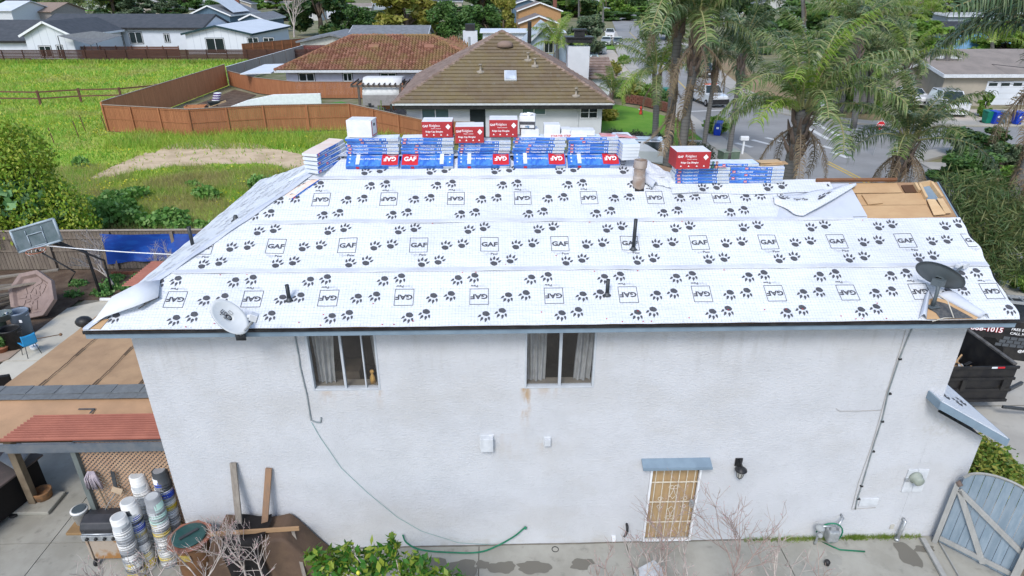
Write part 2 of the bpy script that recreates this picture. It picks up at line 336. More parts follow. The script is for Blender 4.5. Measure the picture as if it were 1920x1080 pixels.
# eaves
mb = MB(); mb.bb(-O, XR, -O, -O+.03, 5.335, 5.44); mb.bb(-O, -O+.03, -O+.03, YB, 5.335, 5.44); mb.bb(-O+.03, XR, -O+.03, -.001, 5.34, 5.355); mb.bb(-O+.03, 0, 0, YB, 5.34, 5.355)
mb.extr([PF(XR, 0, -.2), PF(XR, 0, -.02), PF(XR, VR, -.02), PF(XR, VR, -.2)], (.03, 0, 0)); mb.build('fascia', BLUEGREY, house)
mb = MB(); mb.bb(-O-.012, XR+.02, -O-.03, -O-.002, 5.435, 5.478); mb.bb(-O-.03, -O-.002, -O-.002, YB, 5.435, 5.478)
mb.extr([PF(XR+.032, -.02, -.1), PF(XR+.032, -.02, .0), PF(XR+.032, VR, .0), PF(XR+.032, VR, -.1)], (.012, 0, 0)); mb.build('drip_edge', BLACK, house)
PLY = woodmat('plywood', (.56, .37, .2), (.48, .3, .16), 1.6, (1, 3, 3), .002); PLY2 = woodmat('pale_plank', (.66, .47, .27), (.58, .38, .2), 2, (1, 4, 4), .002); DECK = mat('old_deck', (.38, .24, .13), (.3, .18, .1), 3)
d = -.03; mb = MB()
mb.poly([PF(-O, 0, d), PF(XR, 0, d), PF(XR, VR, d), PF(9.84, VR, d), PF(XA, VM, d), PF(APX, VM, d)]); mb.poly([PL(-O, 0, d), PL(APX, VM, d), (-O, YB, 5.45)])
q = Vector((9.84, 2.45, 7.05)); mb.poly([(-O, YB, 5.45), PL(APX, VM, d), PF(XA, VM, d), (12.7, YB, 5.45)]); mb.poly([(XA, APX, ZE+VM*sn-.04), q, (12.7, 5.3, 5.45), (12.7, YB, 5.45)]); mb.poly([q, PF(XR, VR, d), (XR, 5.34, 5.45), (12.7, 5.3, 5.45)])
mb.build('roof_deck', DECK, house)
# ---- printed underlayment, laid in courses ----
def memb(name, axis):
    k = Mt(name).set(.55, 0, .25); x, y, z = k.co(); u = x if axis == 'x' else y; v = ((y if axis == 'x' else x)+O)*(1/cs)
    def ln(q, p, wd): return (((q/p).mod(1)-.5).abs()).gt(.5-wd/p/2)
    g = ln(u, .054, .005).mx(ln(v, .054, .005)); m = k.noise(.7, 4).ramp(.4, .7)
    col = k.mix(m*.5, (.66, .68, .705), (.56, .59, .64)); col = k.mix(g*(.75 if axis == 'x' else .25), col, (.4, .43, .49)); col = k.mix(k.noise(.35, 7).ramp(.5, .7)*.2, col, (.5, .51, .53))  # side sheet grid weakened in colour so the left slope looks brighter
    col = k.mix(k.noise(5, 8).ramp(.6, .8)*.18, col, (.5, .5, .5)); k.color(col)
    k.bump(k.noise(2.0, 6, (1, 3, 3), .65)+k.noise(.9, 3, (3, 1, 1))*.6, .06, .7); return k.m
MEM = memb('underlayment_face', 'x'); MEML = memb('underlayment_face_side', 'y'); MEMB = mat('underlayment_back', (.5, .53, .59), (.44, .47, .53), 2, .5, bump=.004, bsc=6)
def hw(U, V, k=0):
    n = noise.noise((U*.9, V*2.2, k*7.1))*.02+noise.noise((U*3.1+9, V*1.2, k))*.011+noise.noise((U*1.3-V*4, V*5+U, k+5))*.006
    f = max(0, 1-abs((V/1.14) % 1-1)*6) if V > .3 else 0; g = max(0, 1-((V/1.14) % 1)*5) if V > .9 else 0
    return n*.8+.024+.022*f*max(0, noise.noise((U*1.7, 3, k)))+.01*g*max(0, noise.noise((U*2.3, 8, k)))
def paw():
    out = [[(.066*math.cos(t)*(1+.12*math.cos(3*t+2)), -.04+.052*math.sin(t)*(1+.14*math.sin(3*t))) for t in [i*PI/5 for i in range(10)]]]
    for a, rr, s in ((150, .092, 1.15), (108, .098, 1.3), (68, .1, 1.3), (24, .095, 1.15)):
        ax = R(a); cx, cy = rr*math.cos(ax)*.95, rr*math.sin(ax)*.85-.01
        pts = [(.004, .048), (.013, .02), (.018, 0), (.013, -.018), (0, -.024), (-.013, -.018), (-.018, 0), (-.012, .02)]; ro = (a-90)*.45
        c_, s_ = math.cos(R(ro)), math.sin(R(ro)); out.append([(cx+(px*c_-py*s_)*s, cy+(px*s_+py*c_)*s) for px, py in pts])
    t = R(-16); return [[(px*math.cos(t)-py*math.sin(t), px*math.sin(t)+py*math.cos(t)) for px, py in q] for q in out]
PAW = paw(); PAIRS = [(-.38, .34), (-.10, .40), (.49, -.03), (.79, .01), (.09, -.41), (.38, -.36)]
def prints(mb, P, U0, Vc, flip, ok, kmin, kmax, hf):
    sg = -1 if flip else 1
    def put(pts, mi, ou, ov, sc=1):
        q = [(U+sg*(ou+px*sc), Vc+sg*(ov+py*sc)) for px, py in pts]
        cu = sum(a for a, b in q)/len(q); cv = sum(b for a, b in q)/len(q)
        if not ok(cu, cv): return
        q = [P(a, b, hf(a, b)+.005) for a, b in q]; mb.poly(q, mi)
    for kk in range(kmin, kmax):
        U = U0+1.283*kk
        for ou, ov in PAIRS:
            for pg in PAW: put(pg, 0, ou+rnd.uniform(-.004, .004), ov, .99)
        for a in ((-.165, -.17, .165, -.159), (-.165, .159, .165, .17), (-.165, -.159, -.155, .159), (.155, -.159, .165, .159)):
            nseg = 6   # follow the sheet's waves
            for i in range(nseg):
                if a[2]-a[0] > .1: x0, x1 = a[0]+(a[2]-a[0])*i/nseg, a[0]+(a[2]-a[0])*(i+1)/nseg; y0, y1 = a[1], a[3]
                else: x0, x1 = a[0], a[2]; y0, y1 = a[1]+(a[3]-a[1])*i/nseg, a[1]+(a[3]-a[1])*(i+1)/nseg
                put([(x0, y0), (x1, y0), (x1, y1), (x0, y1)], 0, 0, 0)
        for st, sz, ou, ov, b, mi in (('GAF', .14, 0, .0, .036, 0), ('Tiger', .07, -.055, -.225, 0, 1), ('Paw', .07, .085, -.225, .018, 0)):
            vs, fs = text(st, sz, b)
            for f in fs: put([(vs[i][0]*1.12, vs[i][1]) for i in f], mi, ou, ov)
def dots(mb, P, Va, ok, hf, Umax=16, step=.163):
    u = -1
    while u < Umax:
        u += step; v = Va
        if ok(u, v): h = hf(u, v)+.004; mb.poly([P(u-.009, v-.009, h), P(u+.009, v-.009, h), P(u+.009, v+.009, h), P(u-.009, v+.009, h)], 2)
CRS = [(0, 1.16, -3, 12, 3.45, .59, True), (1.14, 2.30, -3, 12, 3.63, 1.74, False), (2.28, 3.44, -3, 12, 2.99, 2.88, True), (3.42, 4.16, -3, 9, 3.66, 4.02, False)]
PLYX = [12.0, 13.4]     # bare deck begins right of here on the third course
for ki, (v0, v1, a, b, U0, Vc, fl) in enumerate(CRS):
    def xmin(V): return -O+V*cs-.01
    def xmax(V, ki=ki):
        if ki == 3: return XA+(VM-V)*cs+.02
        if ki == 2: return 11.95 if V < 2.97 else (9.85+(3.3-V) if V < 3.31 else XA+(VM-V)*cs)
        return XR+.02+.025*math.sin(V*5+ki)+.02*math.sin(V*13)
    hf = lambda U, V, ki=ki: hw(U, V, ki)+.0035*ki+(.012 if ki < 2 and U > XR-.2 else 0)*math.sin(V*9)
    nv = int((v1-v0)/.06); nu = 190; mb = MB()
    mb.grid(lambda u, v: (lambda V: PF(xmin(V)+(xmax(V)-xmin(V))*u, V, hf(xmin(V)+(xmax(V)-xmin(V))*u, V)))(v0+(v1-v0)*v), nu, nv)
    c = mb.build('underlayment_course', MEM, house, smooth=True)
    ok = lambda U, V, v0=v0, v1=v1, f=xmin, g=xmax: v0+.01 < V < v1-.03 and f(V)+.05 < U < g(V)-.03 and not (U < .75 and V < .5 and False)
    m2 = MB(); prints(m2, PF, U0, Vc, fl, ok, a, b, hf)
    for dv in (.035, .40, .76): dots(m2, PF, v0+dv, ok, hf)
    m2.build('printed_pattern', [INK, GREYINK, GREYINK], c, kind='stuff')
# left hip face
for ki in range(4):
    v0, v1 = 1.14*ki, min(1.14*ki+1.16, VM+.01)
    yl = lambda V: -O+V*cs-.01; yh = lambda V: YB-(YB-APX)*V/VM
    hf = lambda t, V, ki=ki: hw(t+30, V, ki)+.0035*ki
    mb = MB().grid(lambda u, v: (lambda V: PL(yl(V)+(yh(V)-yl(V))*u, V, hf(yl(V)+(yh(V)-yl(V))*u, V)))(v0+(v1-v0)*v), 90, 12)
    c = mb.build('underlayment_course', MEML, house, smooth=True); ok = lambda t, V, v0=v0, v1=v1: v0+.01 < V < v1-.03 and yl(V)+.05 < t < yh(V)-.05
    m2 = MB(); prints(m2, PL, 1.1+.3*ki, v0+.59, ki % 2 == 1, ok, -2, 7, hf); m2.mi = [1 if q == 0 else q for q in m2.mi]  # black print turned pale: the bright light on this slope put into colour
    m2.build('printed_pattern', [INK, GREYINK, GREYINK], c, kind='stuff')
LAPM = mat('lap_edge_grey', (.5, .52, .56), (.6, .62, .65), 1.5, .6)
# lap lines: thin edge of each upper sheet, shadow put into its grey
for V, x0, x1 in ((1.137, .7, XR), (2.277, 1.8, 13.1), (3.417, 2.7, 9.7)):
    mb = MB(); n = 110
    for i in range(n):
        a, b = x0+(x1-x0)*i/n, x0+(x1-x0)*(i+1)/n; j = noise.noise((a*1.3, V, 2)); t = .006+.02*max(0, j); t2 = .006+.02*max(0, noise.noise((b*1.3, V, 2)))
        w = lambda q: V+.012*noise.noise((q*.7, V, 5)); H = lambda q: max(hw(q, V, 0), hw(q, V, 1), hw(q, V, 2))+.009
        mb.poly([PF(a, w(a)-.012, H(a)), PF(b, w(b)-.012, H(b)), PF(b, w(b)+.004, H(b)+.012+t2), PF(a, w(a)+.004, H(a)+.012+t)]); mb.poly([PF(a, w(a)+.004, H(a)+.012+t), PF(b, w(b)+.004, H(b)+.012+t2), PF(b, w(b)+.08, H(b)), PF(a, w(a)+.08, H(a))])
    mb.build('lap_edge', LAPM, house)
# hip cap strip and ridge cap
mb = MB().grid(lambda u, v: PF(-O+.0+(APX+O)*v+.09*u, VM*v, .05+.012*math.sin(v*40)) if u > .01 else PF(-O+(APX+O)*v, VM*v, .05), 2, 60)
mb.grid(lambda u, v: PL(-O+.0+(APX+O)*v+.09*u, VM*v, .05+.012*math.sin(v*33)) if u > .01 else PF(-O+(APX+O)*v, VM*v, .05), 2, 60); mb.build('hip_cap', MEMB, house, True)
mb = MB().bb(APX, XA, APX-.22, APX+.22, ZE+VM*sn+.02, ZE+VM*sn+.03); mb.build('ridge_cap', MEMB, house)
# right-hand ridge: cap sheet, underlayment folded back, bare plywood
def capsheet(U, V, h=0): return PF(U, V, h+.03+hw(U, V, 9)*1.2)
mb = MB().grid(lambda u, v: capsheet(9.75+3.2*u, 2.95+.02*math.sin(u*9)+(VR-2.95)*v), 60, 8); mb.grid(lambda u, v: Vector((9.9+3.05*u, 2.46+.5*v, 7.11-.5*v*TPS)), 10, 2)
c = mb.build('cap_sheet', MEM, house, True); m2 = MB()
okc = lambda U, V: 10 < U < 12.9 and 2.98 < V < 3.28
prints(m2, PF, 9.0, 3.5, False, okc, 0, 4, lambda U, V: .034+hw(U, V, 9)*1.2); dots(m2, PF, 2.99, okc, lambda U, V: .034+hw(U, V, 9)*1.2); m2.build('printed_pattern', [INK, GREYINK, GREYINK], c, kind='stuff')
def pxf(pts, h): return [PF(*RFp(*p), h) for p in pts]
MB().poly(pxf([(1455, 412), (1625, 408), (1590, 346), (1470, 347)], .036)).poly(pxf([(1455, 412), (1625, 408), (1625, 411), (1455, 415)], .024)).build('underlayment_back_side', MEMB, house)
# curled flap with print
HNG = [PF(*RFp(*p), .05) for p in ((1447, 374), (1500, 366), (1550, 357), (1600, 348))]; LIP = [PF(*RFp(*p), h) for p, h in (((1450, 384), .05), ((1470, 396), .07), ((1486, 407), .09), ((1503, 411), .1), ((1528, 399), .12), ((1560, 380), .13), ((1602, 354), .08))]
def pw(P_, t): t = min(max(t, 0), .9999)*(len(P_)-1); i = int(t); return P_[i].lerp(P_[i+1], t-i)
def FLP(u, v, o=0): return pw(HNG, u).lerp(pw(LIP, u), v)+Vector((0, -.2, 1))*(.05*math.sin(v*PI)+.012*math.sin(u*15+v*5)+o)
fl = MB().grid(FLP, 40, 12).build('folded_flap', MEM, house, True, solid=.004)
m2 = MB()
for cx, cy in ((.12, .35), (.66, .5)):
    for pg in PAW: m2.poly([FLP(cx+px*.75, cy-py*1.5, .01) for px, py in pg])
for st_, cx in (('Paw', .42), ('Tiger', .31)):
    vs, fs = text(st_, .12, .02)
    for f in fs: m2.poly([FLP(cx+vs[q][0]*.45, .45-vs[q][1]*1.3, .01) for q in f])
m2.build('printed_pattern', INK, fl, kind='stuff')
def sheet(name, pix, m, h, th=.012, parent=house):
    q = pxf(pix, h); return MB().extr(q, Vector((0, -sn, cs))*th).build(name, m, parent)
sheet('plywood_sheet', [(1612, 385), (1738, 384), (1752, 409), (1622, 410)], PLY, -.018); sheet('plywood_sheet', [(1606, 363), (1733, 361), (1739, 383), (1613, 384)], PLY, -.022); sheet('plywood_sheet', [(1590, 343), (1680, 342), (1692, 361), (1600, 362)], PLY, -.01)
sheet('plywood_sheet', [(1737, 375), (1752, 375), (1772, 403), (1750, 405)], PLY2, .012); sheet('plywood_sheet', [(1755, 374), (1766, 374), (1783, 401), (1771, 402)], PLY2, .02)
sheet('plank_scrap', [(1615, 366), (1646, 372), (1655, 382), (1627, 385)], PLY, .004, .02); sheet('ridge_board', [(1527, 341), (1678, 340), (1678, 344), (1527, 345)], woodmat('ridge_brown', (.25, .12, .06), (.18, .08, .04)), .05, .05)
sheet('open_rafter_bay', [(1690, 347), (1713, 346), (1722, 360), (1698, 361)], mat('dark_wood', (.12, .055, .03), (.08, .04, .02)), -.015); 
mb = MB()
for a, b in (((1722, 348), (1744, 344)), ((1744, 344), (1764, 372)), ((1722, 348), (1735, 373)), ((1722, 360), (1714, 346))): mb.bar(PF(*RFp(*a), .0), PF(*RFp(*b), .0), .05, .12)
mb.build('barge_board', PLY2, house); MB().poly(pxf([(1720, 348), (1743, 345), (1763, 374), (1735, 374)], -.02)).build('metal_flashing', BLUEGREY, house)
# lower left corner: bare deck and the corner of the sheet folded back on itself
sheet('bare_corner', [(163, 618), (190, 619), (206, 600), (184, 602)], PLY, .025, .01)
q = [PF(*RFp(*p), h) for p, h in (((171, 613), .04), ((203, 600), .1), ((262, 586), .18), ((302, 565), .12), ((303, 528), .05), ((270, 540), .16), ((222, 570), .22))]
cc = sum(q, Vector())/7+Vector((0, 0, .07)); MEML2 = mat('underlayment_back_lit', (.66, .68, .7), (.58, .6, .63), 2, .5, bump=.01, bsc=4)  # lit copy of the sheet back, brightness put into its colour
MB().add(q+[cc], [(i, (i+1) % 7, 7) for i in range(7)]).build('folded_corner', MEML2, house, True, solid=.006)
MB().tube([PF(*RFp(265, 585), .1), PF(*RFp(285, 574), .13), PF(*RFp(303, 563), .1)], .012, 5).build('fold_edge', BLACK, house)
# patch opened up round the grey dish
FELT = mat('black_felt', (.06, .065, .07), (.1, .1, .1), 20, .95)
sheet('exposed_deck', [(1735, 601), (1737, 565), (1752, 560), (1800, 575), (1832, 597), (1828, 601)], PLY, .04, .006); sheet('exposed_felt', [(1738, 582), (1745, 566), (1770, 572), (1822, 600), (1760, 601), (1752, 590)], FELT, .05, .004)
def curl(pix, hs, nm):
    q = [PF(*RFp(*p), h) for p, h in zip(pix, hs)]
    return MB().grid(lambda u, v: q[0].lerp(q[1], u).lerp(q[3].lerp(q[2], u), v)+Vector((0, 0, .09*math.sin(v*PI))), 10, 8).build(nm, MEMB, house, True, solid=.005)
curl([(1752, 556), (1834, 600), (1852, 599), (1800, 558)], (.05, .05, .04, .04), 'curled_edge'); curl([(1732, 556), (1720, 600), (1734, 601), (1740, 556)], (.05, .04, .05, .05), 'curled_edge')
# red cap nails and pipes
mb = MB()
for i in range(60):
    U, V = rnd.uniform(1, 14.5), rnd.choice([.04, .1, .25, 1.1, 1.18, 2.25, 2.3, rnd.uniform(.1, 2.2)]); mb.lathe([(.013, 0), (.013, .004)], 6, PF(U, V, .035))
mb.build('cap_nails', mat('nail_red', (.6, .03, .03)), house, kind='stuff')
BPIPE = mat('black_pipe', (.018, .022, .026), (.03, .035, .04), 5, .4)
for px, py, top, rad in ((1187, 470, 411, .034), (543, 566, 534, .034), (1138, 556, 524, .033)):
    U, V = RFp(px, py); b = PF(U, V); ht = Yp(px, top, b.y).z
    p = MB().lathe([(rad, -.1), (rad, ht-b.z), (rad*.8, ht-b.z), (rad*.8, ht-b.z-.05)], 12, b).build('vent_pipe', BPIPE, house, True)
    MB().lathe([(rad*2.2, .03), (rad*1.35, .045), (rad*1.1, .08)], 12, b).build('pipe_boot', DKMETAL, p, True)
b = plane(362, 462, (-TPS, 0, 1), ZE+TPS*O); MB().lathe([(.035, -.1), (.035, .42), (.028, .42), (.028, .38)], 12, b).build('vent_pipe', BPIPE, house, True); b = plane(443, 414, (-TPS, 0, 1), ZE+TPS*O); MB().lathe([(.1, 0), (.06, .03), (.04, .1), (.03, .12)], 10, b).build('roof_vent', DKMETAL, house, True)
U, V = RFp(1197, 350); b = PF(U, V); ht = Yp(1200, 300, b.y).z-b.z
fl_ = MB().lathe([(.125, -.2), (.12, .2), (.112, .21), (.11, ht-.15), (.13, ht-.145), (.13, ht), (.11, ht), (.11, ht-.1)], 20, b).build('flue_pipe', mat('rusty_galv', (.42, .36, .32), (.3, .22, .17), 5, .55, metal=.3, dirt=.4), house)
sheet('flue_hole', [(1186, 338), (1206, 338), (1207, 361), (1190, 361)], BLACK, .035, .004)
cr = MB().grid(lambda u, v: (lambda p: p+Vector((0, 0, .09*noise.noise((u*5, v*6, 1))*.6+.03+.03*math.sin(v*PI))))(Vector((9.15, 2.45, 7.12)).lerp(Vector((9.85, 2.2, 6.98)), u).lerp(Vector((9.25, 3.15, 7.42)).lerp(Vector((9.95, 2.7, 7.12)), u), v)), 16, 14).build('crumpled_sheet', MEM, house, True)
curl([(1196, 338), (1222, 358), (1232, 352), (1206, 330)], (.06, .08, .08, .06), 'curled_edge')
# lean-to wing at the right with its own printed sheet
mb = MB(); mb.poly([(L+.002, 0, -.05), (15.82, 0, -.05), (15.82, 0, 2.62), (L+.002, 0, 3.25)]); mb.poly([(15.82, 0, -.05), (15.82, 5, -.05), (15.82, 5, 2.62), (15.82, 0, 2.62)]); mb.build('wing_wall', STUCCO, house)
a0, a1 = Yp(1765, 753, -.35), Yp(1890, 823, -.35); dz = (a1.z-a0.z)/(a1.x-a0.x)
mb = MB().extr([(a0.x+.33, -.35, a0.z+.33*dz), (a1.x, -.35, a1.z), (a1.x, 5.1, a1.z), (a0.x+.33, 5.1, a0.z+.33*dz)], (0, 0, .02)); mb.extr([(a0.x, -.35, a0.z), (a0.x+.33, -.35, a0.z+.33*dz), (a0.x+.33, -.002, a0.z+.33*dz), (a0.x, -.002, a0.z)], (0, 0, .02))
wr = mb.build('wing_roof', MEM, house); mb = MB()
for sx, sy in ((14.95, .2), (15.3, .25), (15.1, .8), (15.5, 1.1), (15.25, 1.7), (15.6, .5)):
    for pg in PAW: mb.poly([(sx+px, sy+py*1.3, a0.z+(sx+px-a0.x)*dz+.028) for px, py in pg])
mb.build('paw_print', INK, wr, kind='stuff')
mb = MB(); mb.extr([(a0.x, -.375, a0.z-.16), (a1.x, -.375, a1.z-.16), (a1.x, -.375, a1.z), (a0.x, -.375, a0.z)], (0, .025, 0)); mb.bb(a1.x, a1.x+.02, -.37, 5.1, a1.z-.14, a1.z+.01); mb.bb(a0.x-.025, a0.x-.001, -.375, -.002, a0.z-.16, a0.z); mb.build('wing_fascia', BLUEGREY, house)
# ---- things fixed to the wall ----
def wz(x, y, d=0): p = Yp(x, y, -d); return p
PALE = mat('pale_vent_metal', (.6, .62, .64), (.5, .52, .54), 6, .5)
p = wz(913, 827); tag(MB().bb(p.x-.12, p.x+.12, -.13, 0, p.z-.16, p.z+.14).bb(p.x-.14, p.x+.14, -.012, 0, p.z-.18, p.z+.16).build('wall_vent', PALE, bevel=.01), 'larger pale square dryer vent hood in the middle of the stucco wall', 'vent')
p = wz(1026, 826); tag(MB().bb(p.x-.06, p.x+.06, -.08, 0, p.z-.08, p.z+.08).bb(p.x-.075, p.x+.075, -.01, 0, p.z-.1, p.z+.1).build('junction_box', PALE, bevel=.006), 'small pale box on the wall right of the square vent', 'box')
t = thing('wall_lantern', 'black carriage lantern mounted on stucco right of the barred door', 'wall light', wz(1384, 868))
MB().bb(-.075, .075, -.025, 0, -.06, .13).build('back_plate', BLACK, t, bevel=.008); MB().tube([(0, -.02, .1), (0, -.1, .13), (0, -.17, .08), (0, -.17, .02)], .016, 8).build('arm', BLACK, t, True)
MB().lathe([(.02, .05), (.06, .03), (.115, -.015), (.12, -.03), (.07, -.025)], 16, (0, -.17, 0)).build('hood', BLACK, t, True)
MB().lathe([(.085, -.03), (.05, -.2), (.02, -.215)], 8, (0, -.17, 0)).build('lamp_glass', mat('lamp_glass', (.45, .45, .42), (.35, .34, .3), 6, .15), t)
mb = MB()
for i in range(8): a = i*PI/4; mb.tube([(.088*math.cos(a), -.17+.088*math.sin(a), -.03), (.053*math.cos(a), -.17+.053*math.sin(a), -.2)], .005, 4)
mb.lathe([(.055, -.2), (.05, -.215), (.015, -.24), (.01, -.265), (.001, -.27)], 10, (0, -.17, 0)); mb.build('cage', BLACK, t)
p = wz(1714, 900); t = thing('electric_meter', 'round grey-green electric meter on a pale two door wall cabinet', 'electric meter', (14.75, 0, 1.55))
MB().bb(-.2, -.004, -.035, 0, -.28, .3).bb(.004, .22, -.035, 0, -.28, .3).build('cabinet_door', PALE, t, bevel=.006)
Mx = Matrix.Rotation(R(90), 3, 'X'); MB().lathe([(.13, .03), (.13, .08), (.1, .1), (.1, .19), (.07, .21), (.001, .21)], 18, (-.03, 0, .12), M=Mx).build('meter_dial', mat('greygreen', (.3, .33, .28), (.24, .27, .23), 6, .35), t, True)
MB().bb(-.22, -.13, -.07, -.03, .02, .1).bb(.08, .13, -.09, -.03, .05, .12).build('meter_clamp', GALV, t, bevel=.01)
p = wz(1628, 940); tag(MB().bb(p.x-.19, p.x+.19, -.03, 0, p.z-.1, p.z+.1).build('utility_box', PALE, bevel=.006), 'low white flat utility panel on stucco left of the electric meter', 'panel')
p = wz(1672, 987); tag(MB().bb(p.x-.04, p.x+.04, -.02, 0, p.z-.06, p.z+.06).build('power_outlet', mat('outlet', (.5, .48, .42)), bevel=.004), 'small outdoor power outlet low on the wall near the gate', 'outlet')
p = wz(1150, 1008); tag(MB().bb(p.x-.045, p.x+.045, -.06, 0, p.z-.06, p.z+.07).build('foundation_box', WHITE, bevel=.006), 'small white box low on the wall left of the door', 'box')
p = wz(1174, 990); tag(MB().tube([(p.x, 0, p.z+.12), (p.x, -.06, p.z+.12), (p.x+.01, -.08, p.z), (p.x-.03, -.1, p.z-.1), (p.x-.06, -.12, p.z-.13)], [.025, .03, .028, .026, .02], 8).build('drain_spout', BLACK, None, True), 'short black drain spout on the wall left of the barred door', 'pipe')
tag(MB().tube([(14.8, -.02, .52), (14.8, -.09, .52), (14.78, -.1, .3), (14.74, -.11, .02)], .035, 10).lathe([(.05, 0), (.05, .06)], 12, (14.74, -.11, 0)).build('standpipe', GALV, None, True), 'short grey standpipe against wall near the arched gate', 'pipe')
t = thing('gas_meter', 'grey gas meter with regulator and valves at the foot of the wall', 'gas meter', (13.25, -.2, 0))
MB().box((0, 0, .3), (.24, .18, .3)).build('meter_case', GALV, t, bevel=.04); MB().tube([(-.08, 0, .45), (-.08, 0, .55), (-.3, 0, .55), (-.3, 0, .1), (-.3, .05, -.02)], .025, 8).tube([(.08, 0, .45), (.08, 0, .62), (.2, .1, .66), (.2, .2, .66)], .025, 8).build('pipework', GALV, t, True)
MB().ball((-.3, 0, .5), (.1, .1, .07)).ball((-.3, -.06, .36), (.06, .06, .06)).build('regulator', mat('reg_grey', (.36, .38, .38)), t, True); MB().lathe([(.02, 0), (.05, .02), (.06, .1), (.03, .14)], 10, (-.3, -.5, 0)).build('hose_nozzle', BLACK, t, True)
HOSE = mat('green_hose', (.015, .19, .1), (.01, .14, .075), 9, .4)
tag(MB().tube([(12.95+.25*(1-math.cos(i/14*PI*1.6)), -.12-.1*math.sin(i/4), .28+.33*math.sin(i/14*PI*1.6)+.02) for i in range(15)]+[(13.4, -.35, .03), (13.9, -.4, .02)], .016, 6).build('garden_hose', HOSE, None, True), 'green hose looped over the grey gas meter', 'hose')
q = [wz(755, 1003, .05), wz(763, 1018, .08)]+[G(x, y, .03) for x, y in ((790, 1031), (850, 1036), (900, 1035))]+[wz(935, 1022, .06), wz(965, 1005, .06), wz(983, 990, .03)]
tag(MB().tube(smooth(q), .017, 6).ball(wz(985, 990, .05), .035).build('garden_hose', HOSE, None, True), 'green garden hose sagging along the foot of the wall from a brass tap', 'hose')
WIRE = mat('grey_wire', (.2, .24, .25), (.3, .32, .32), 7, .6)
def cable(pts, r, label, m=WIRE, clips=()):
    q = [wz(x, y, .02) for x, y in pts]; q = [q[0]]+[q[i].lerp(q[i+1], s) for i in range(len(q)-1) for s in (.5, 1)]
    o = tag(MB().tube([Vector((a.x+.01*noise.noise((i, 2, 3)), -.018, a.z)) for i, a in enumerate(q)], r, 5).build('wall_cable', m, None, True), label, 'cable')
    for x, y in clips: p = wz(x, y); MB().bb(p.x-.02, p.x+.03, -.04, 0, p.z-.015, p.z+.015).build('cable_clip', BLACK, o)
cable([(553, 630), (560, 668), (563, 690), (575, 740), (583, 788), (593, 792), (601, 792), (602, 783)], .014, 'grey cable hanging beside the left window and hooked back up at its end')
cable([(584, 792), (600, 820), (640, 878), (690, 925), (745, 970), (790, 996), (860, 1018), (930, 1022)], .005, 'thin teal wire slanting down the stucco to the garden hose', mat('teal_wire', (.25, .42, .4)))
cable([(1712, 612), (1700, 640), (1686, 675), (1666, 735), (1655, 785), (1640, 830), (1618, 905), (1608, 935), (1604, 955)], .014, 'thick grey cable clipped down the right part of the stucco wall', WIRE, ((1686, 672), (1667, 737), (1653, 789), (1636, 845), (1614, 910), (1608, 934)))
cable([(1698, 620), (1690, 650), (1663, 735), (1648, 790), (1635, 835), (1610, 905), (1597, 955), (1642, 952)], .005, 'thin beige wire running parallel to the thick cable', mat('beige_wire', (.45, .42, .38)))
cable([(1568, 766), (1574, 771), (1610, 771), (1654, 769)], .005, 'short thin wire running level to the thick cable', mat('beige_wire'))
# ---- satellite dishes ----
def dish(loc, nrm, up, rx, ry, face, back, label, mark):
    t = thing('satellite_dish', label, 'satellite dish'); n = Vector(nrm).normalized(); uu = Vector(up); uu = (uu-n*uu.dot(n)).normalized(); rr = uu.cross(n); M = Matrix((rr, uu, n)).transposed(); c = Vector(loc)
    def P(a, q, o): return c+M @ Vector((q*rx*math.cos(a), q*ry*math.sin(a), .16*rx*q*q*1.6-.1*rx+o))
    mb = MB(); nn = 36
    for o, mi in ((.0, 0), (-.012, 1)):
        vs = [P(2*PI*j/nn, i/6, o) for i in range(1, 7) for j in range(nn)]+[P(0, 0, o)]
        fs = [(i*nn+j, i*nn+(j+1) % nn, (i+1)*nn+(j+1) % nn, (i+1)*nn+j) for i in range(5) for j in range(nn)]+[(j, (j+1) % nn, 6*nn) for j in range(nn)]
        mb.add(vs, fs, mi)
    b = len(mb.v)//2; mb.f += [(5*nn+j, 5*nn+(j+1) % nn, b+5*nn+(j+1) % nn, b+5*nn+j) for j in range(nn)]; mb.mi += [1]*nn
    mb.build('reflector', [face, back], t, True)
    return t, c, M, P
DG = mat('pale_dish', (.6, .62, .62), (.55, .57, .57), 4, .45); DD = mat('grey_dish', (.1, .12, .13), (.08, .1, .11), 4, .4)
cd = Yp(430, 595, -.62)
t, c, M, P = dish(cd, (.55, -.55, .5), (-.75, 0, 1), .215, .35, DG, DKMETAL, 'pale satellite dish with black lettering on the front eave at the left', 1)
vs, fs = text('dish', .2, .01); mk = MB()
for f in fs: mk.poly([c+M @ Vector((-vs[i][1]*.7-.02, vs[i][0]*.55+.08, .004)) for i in f])
for a in ((.05, .0, .09, .005), (.05, .07, .09, .075), (.05, .005, .055, .07), (.085, .005, .09, .07)): mk.poly([c+M @ Vector((x, y, .0)) for x, y in ((a[0], a[1]), (a[2], a[1]), (a[2], a[3]), (a[0], a[3]))])
mk.build('dish_lettering', INK, t)
b = Yp(450, 628, -.5); foot = PF(RFp(450, 620)[0], 0)
MB().tube([c-M.col[2]*.03, c-M.col[2]*.12+Vector((.05, 0, -.1)), b, foot+Vector((0, -.02, -.05))], .022, 8).bb(foot.x-.08, foot.x+.08, -O-.06, -O-.03, 5.3, 5.48).build('mount', DKMETAL, t, True)
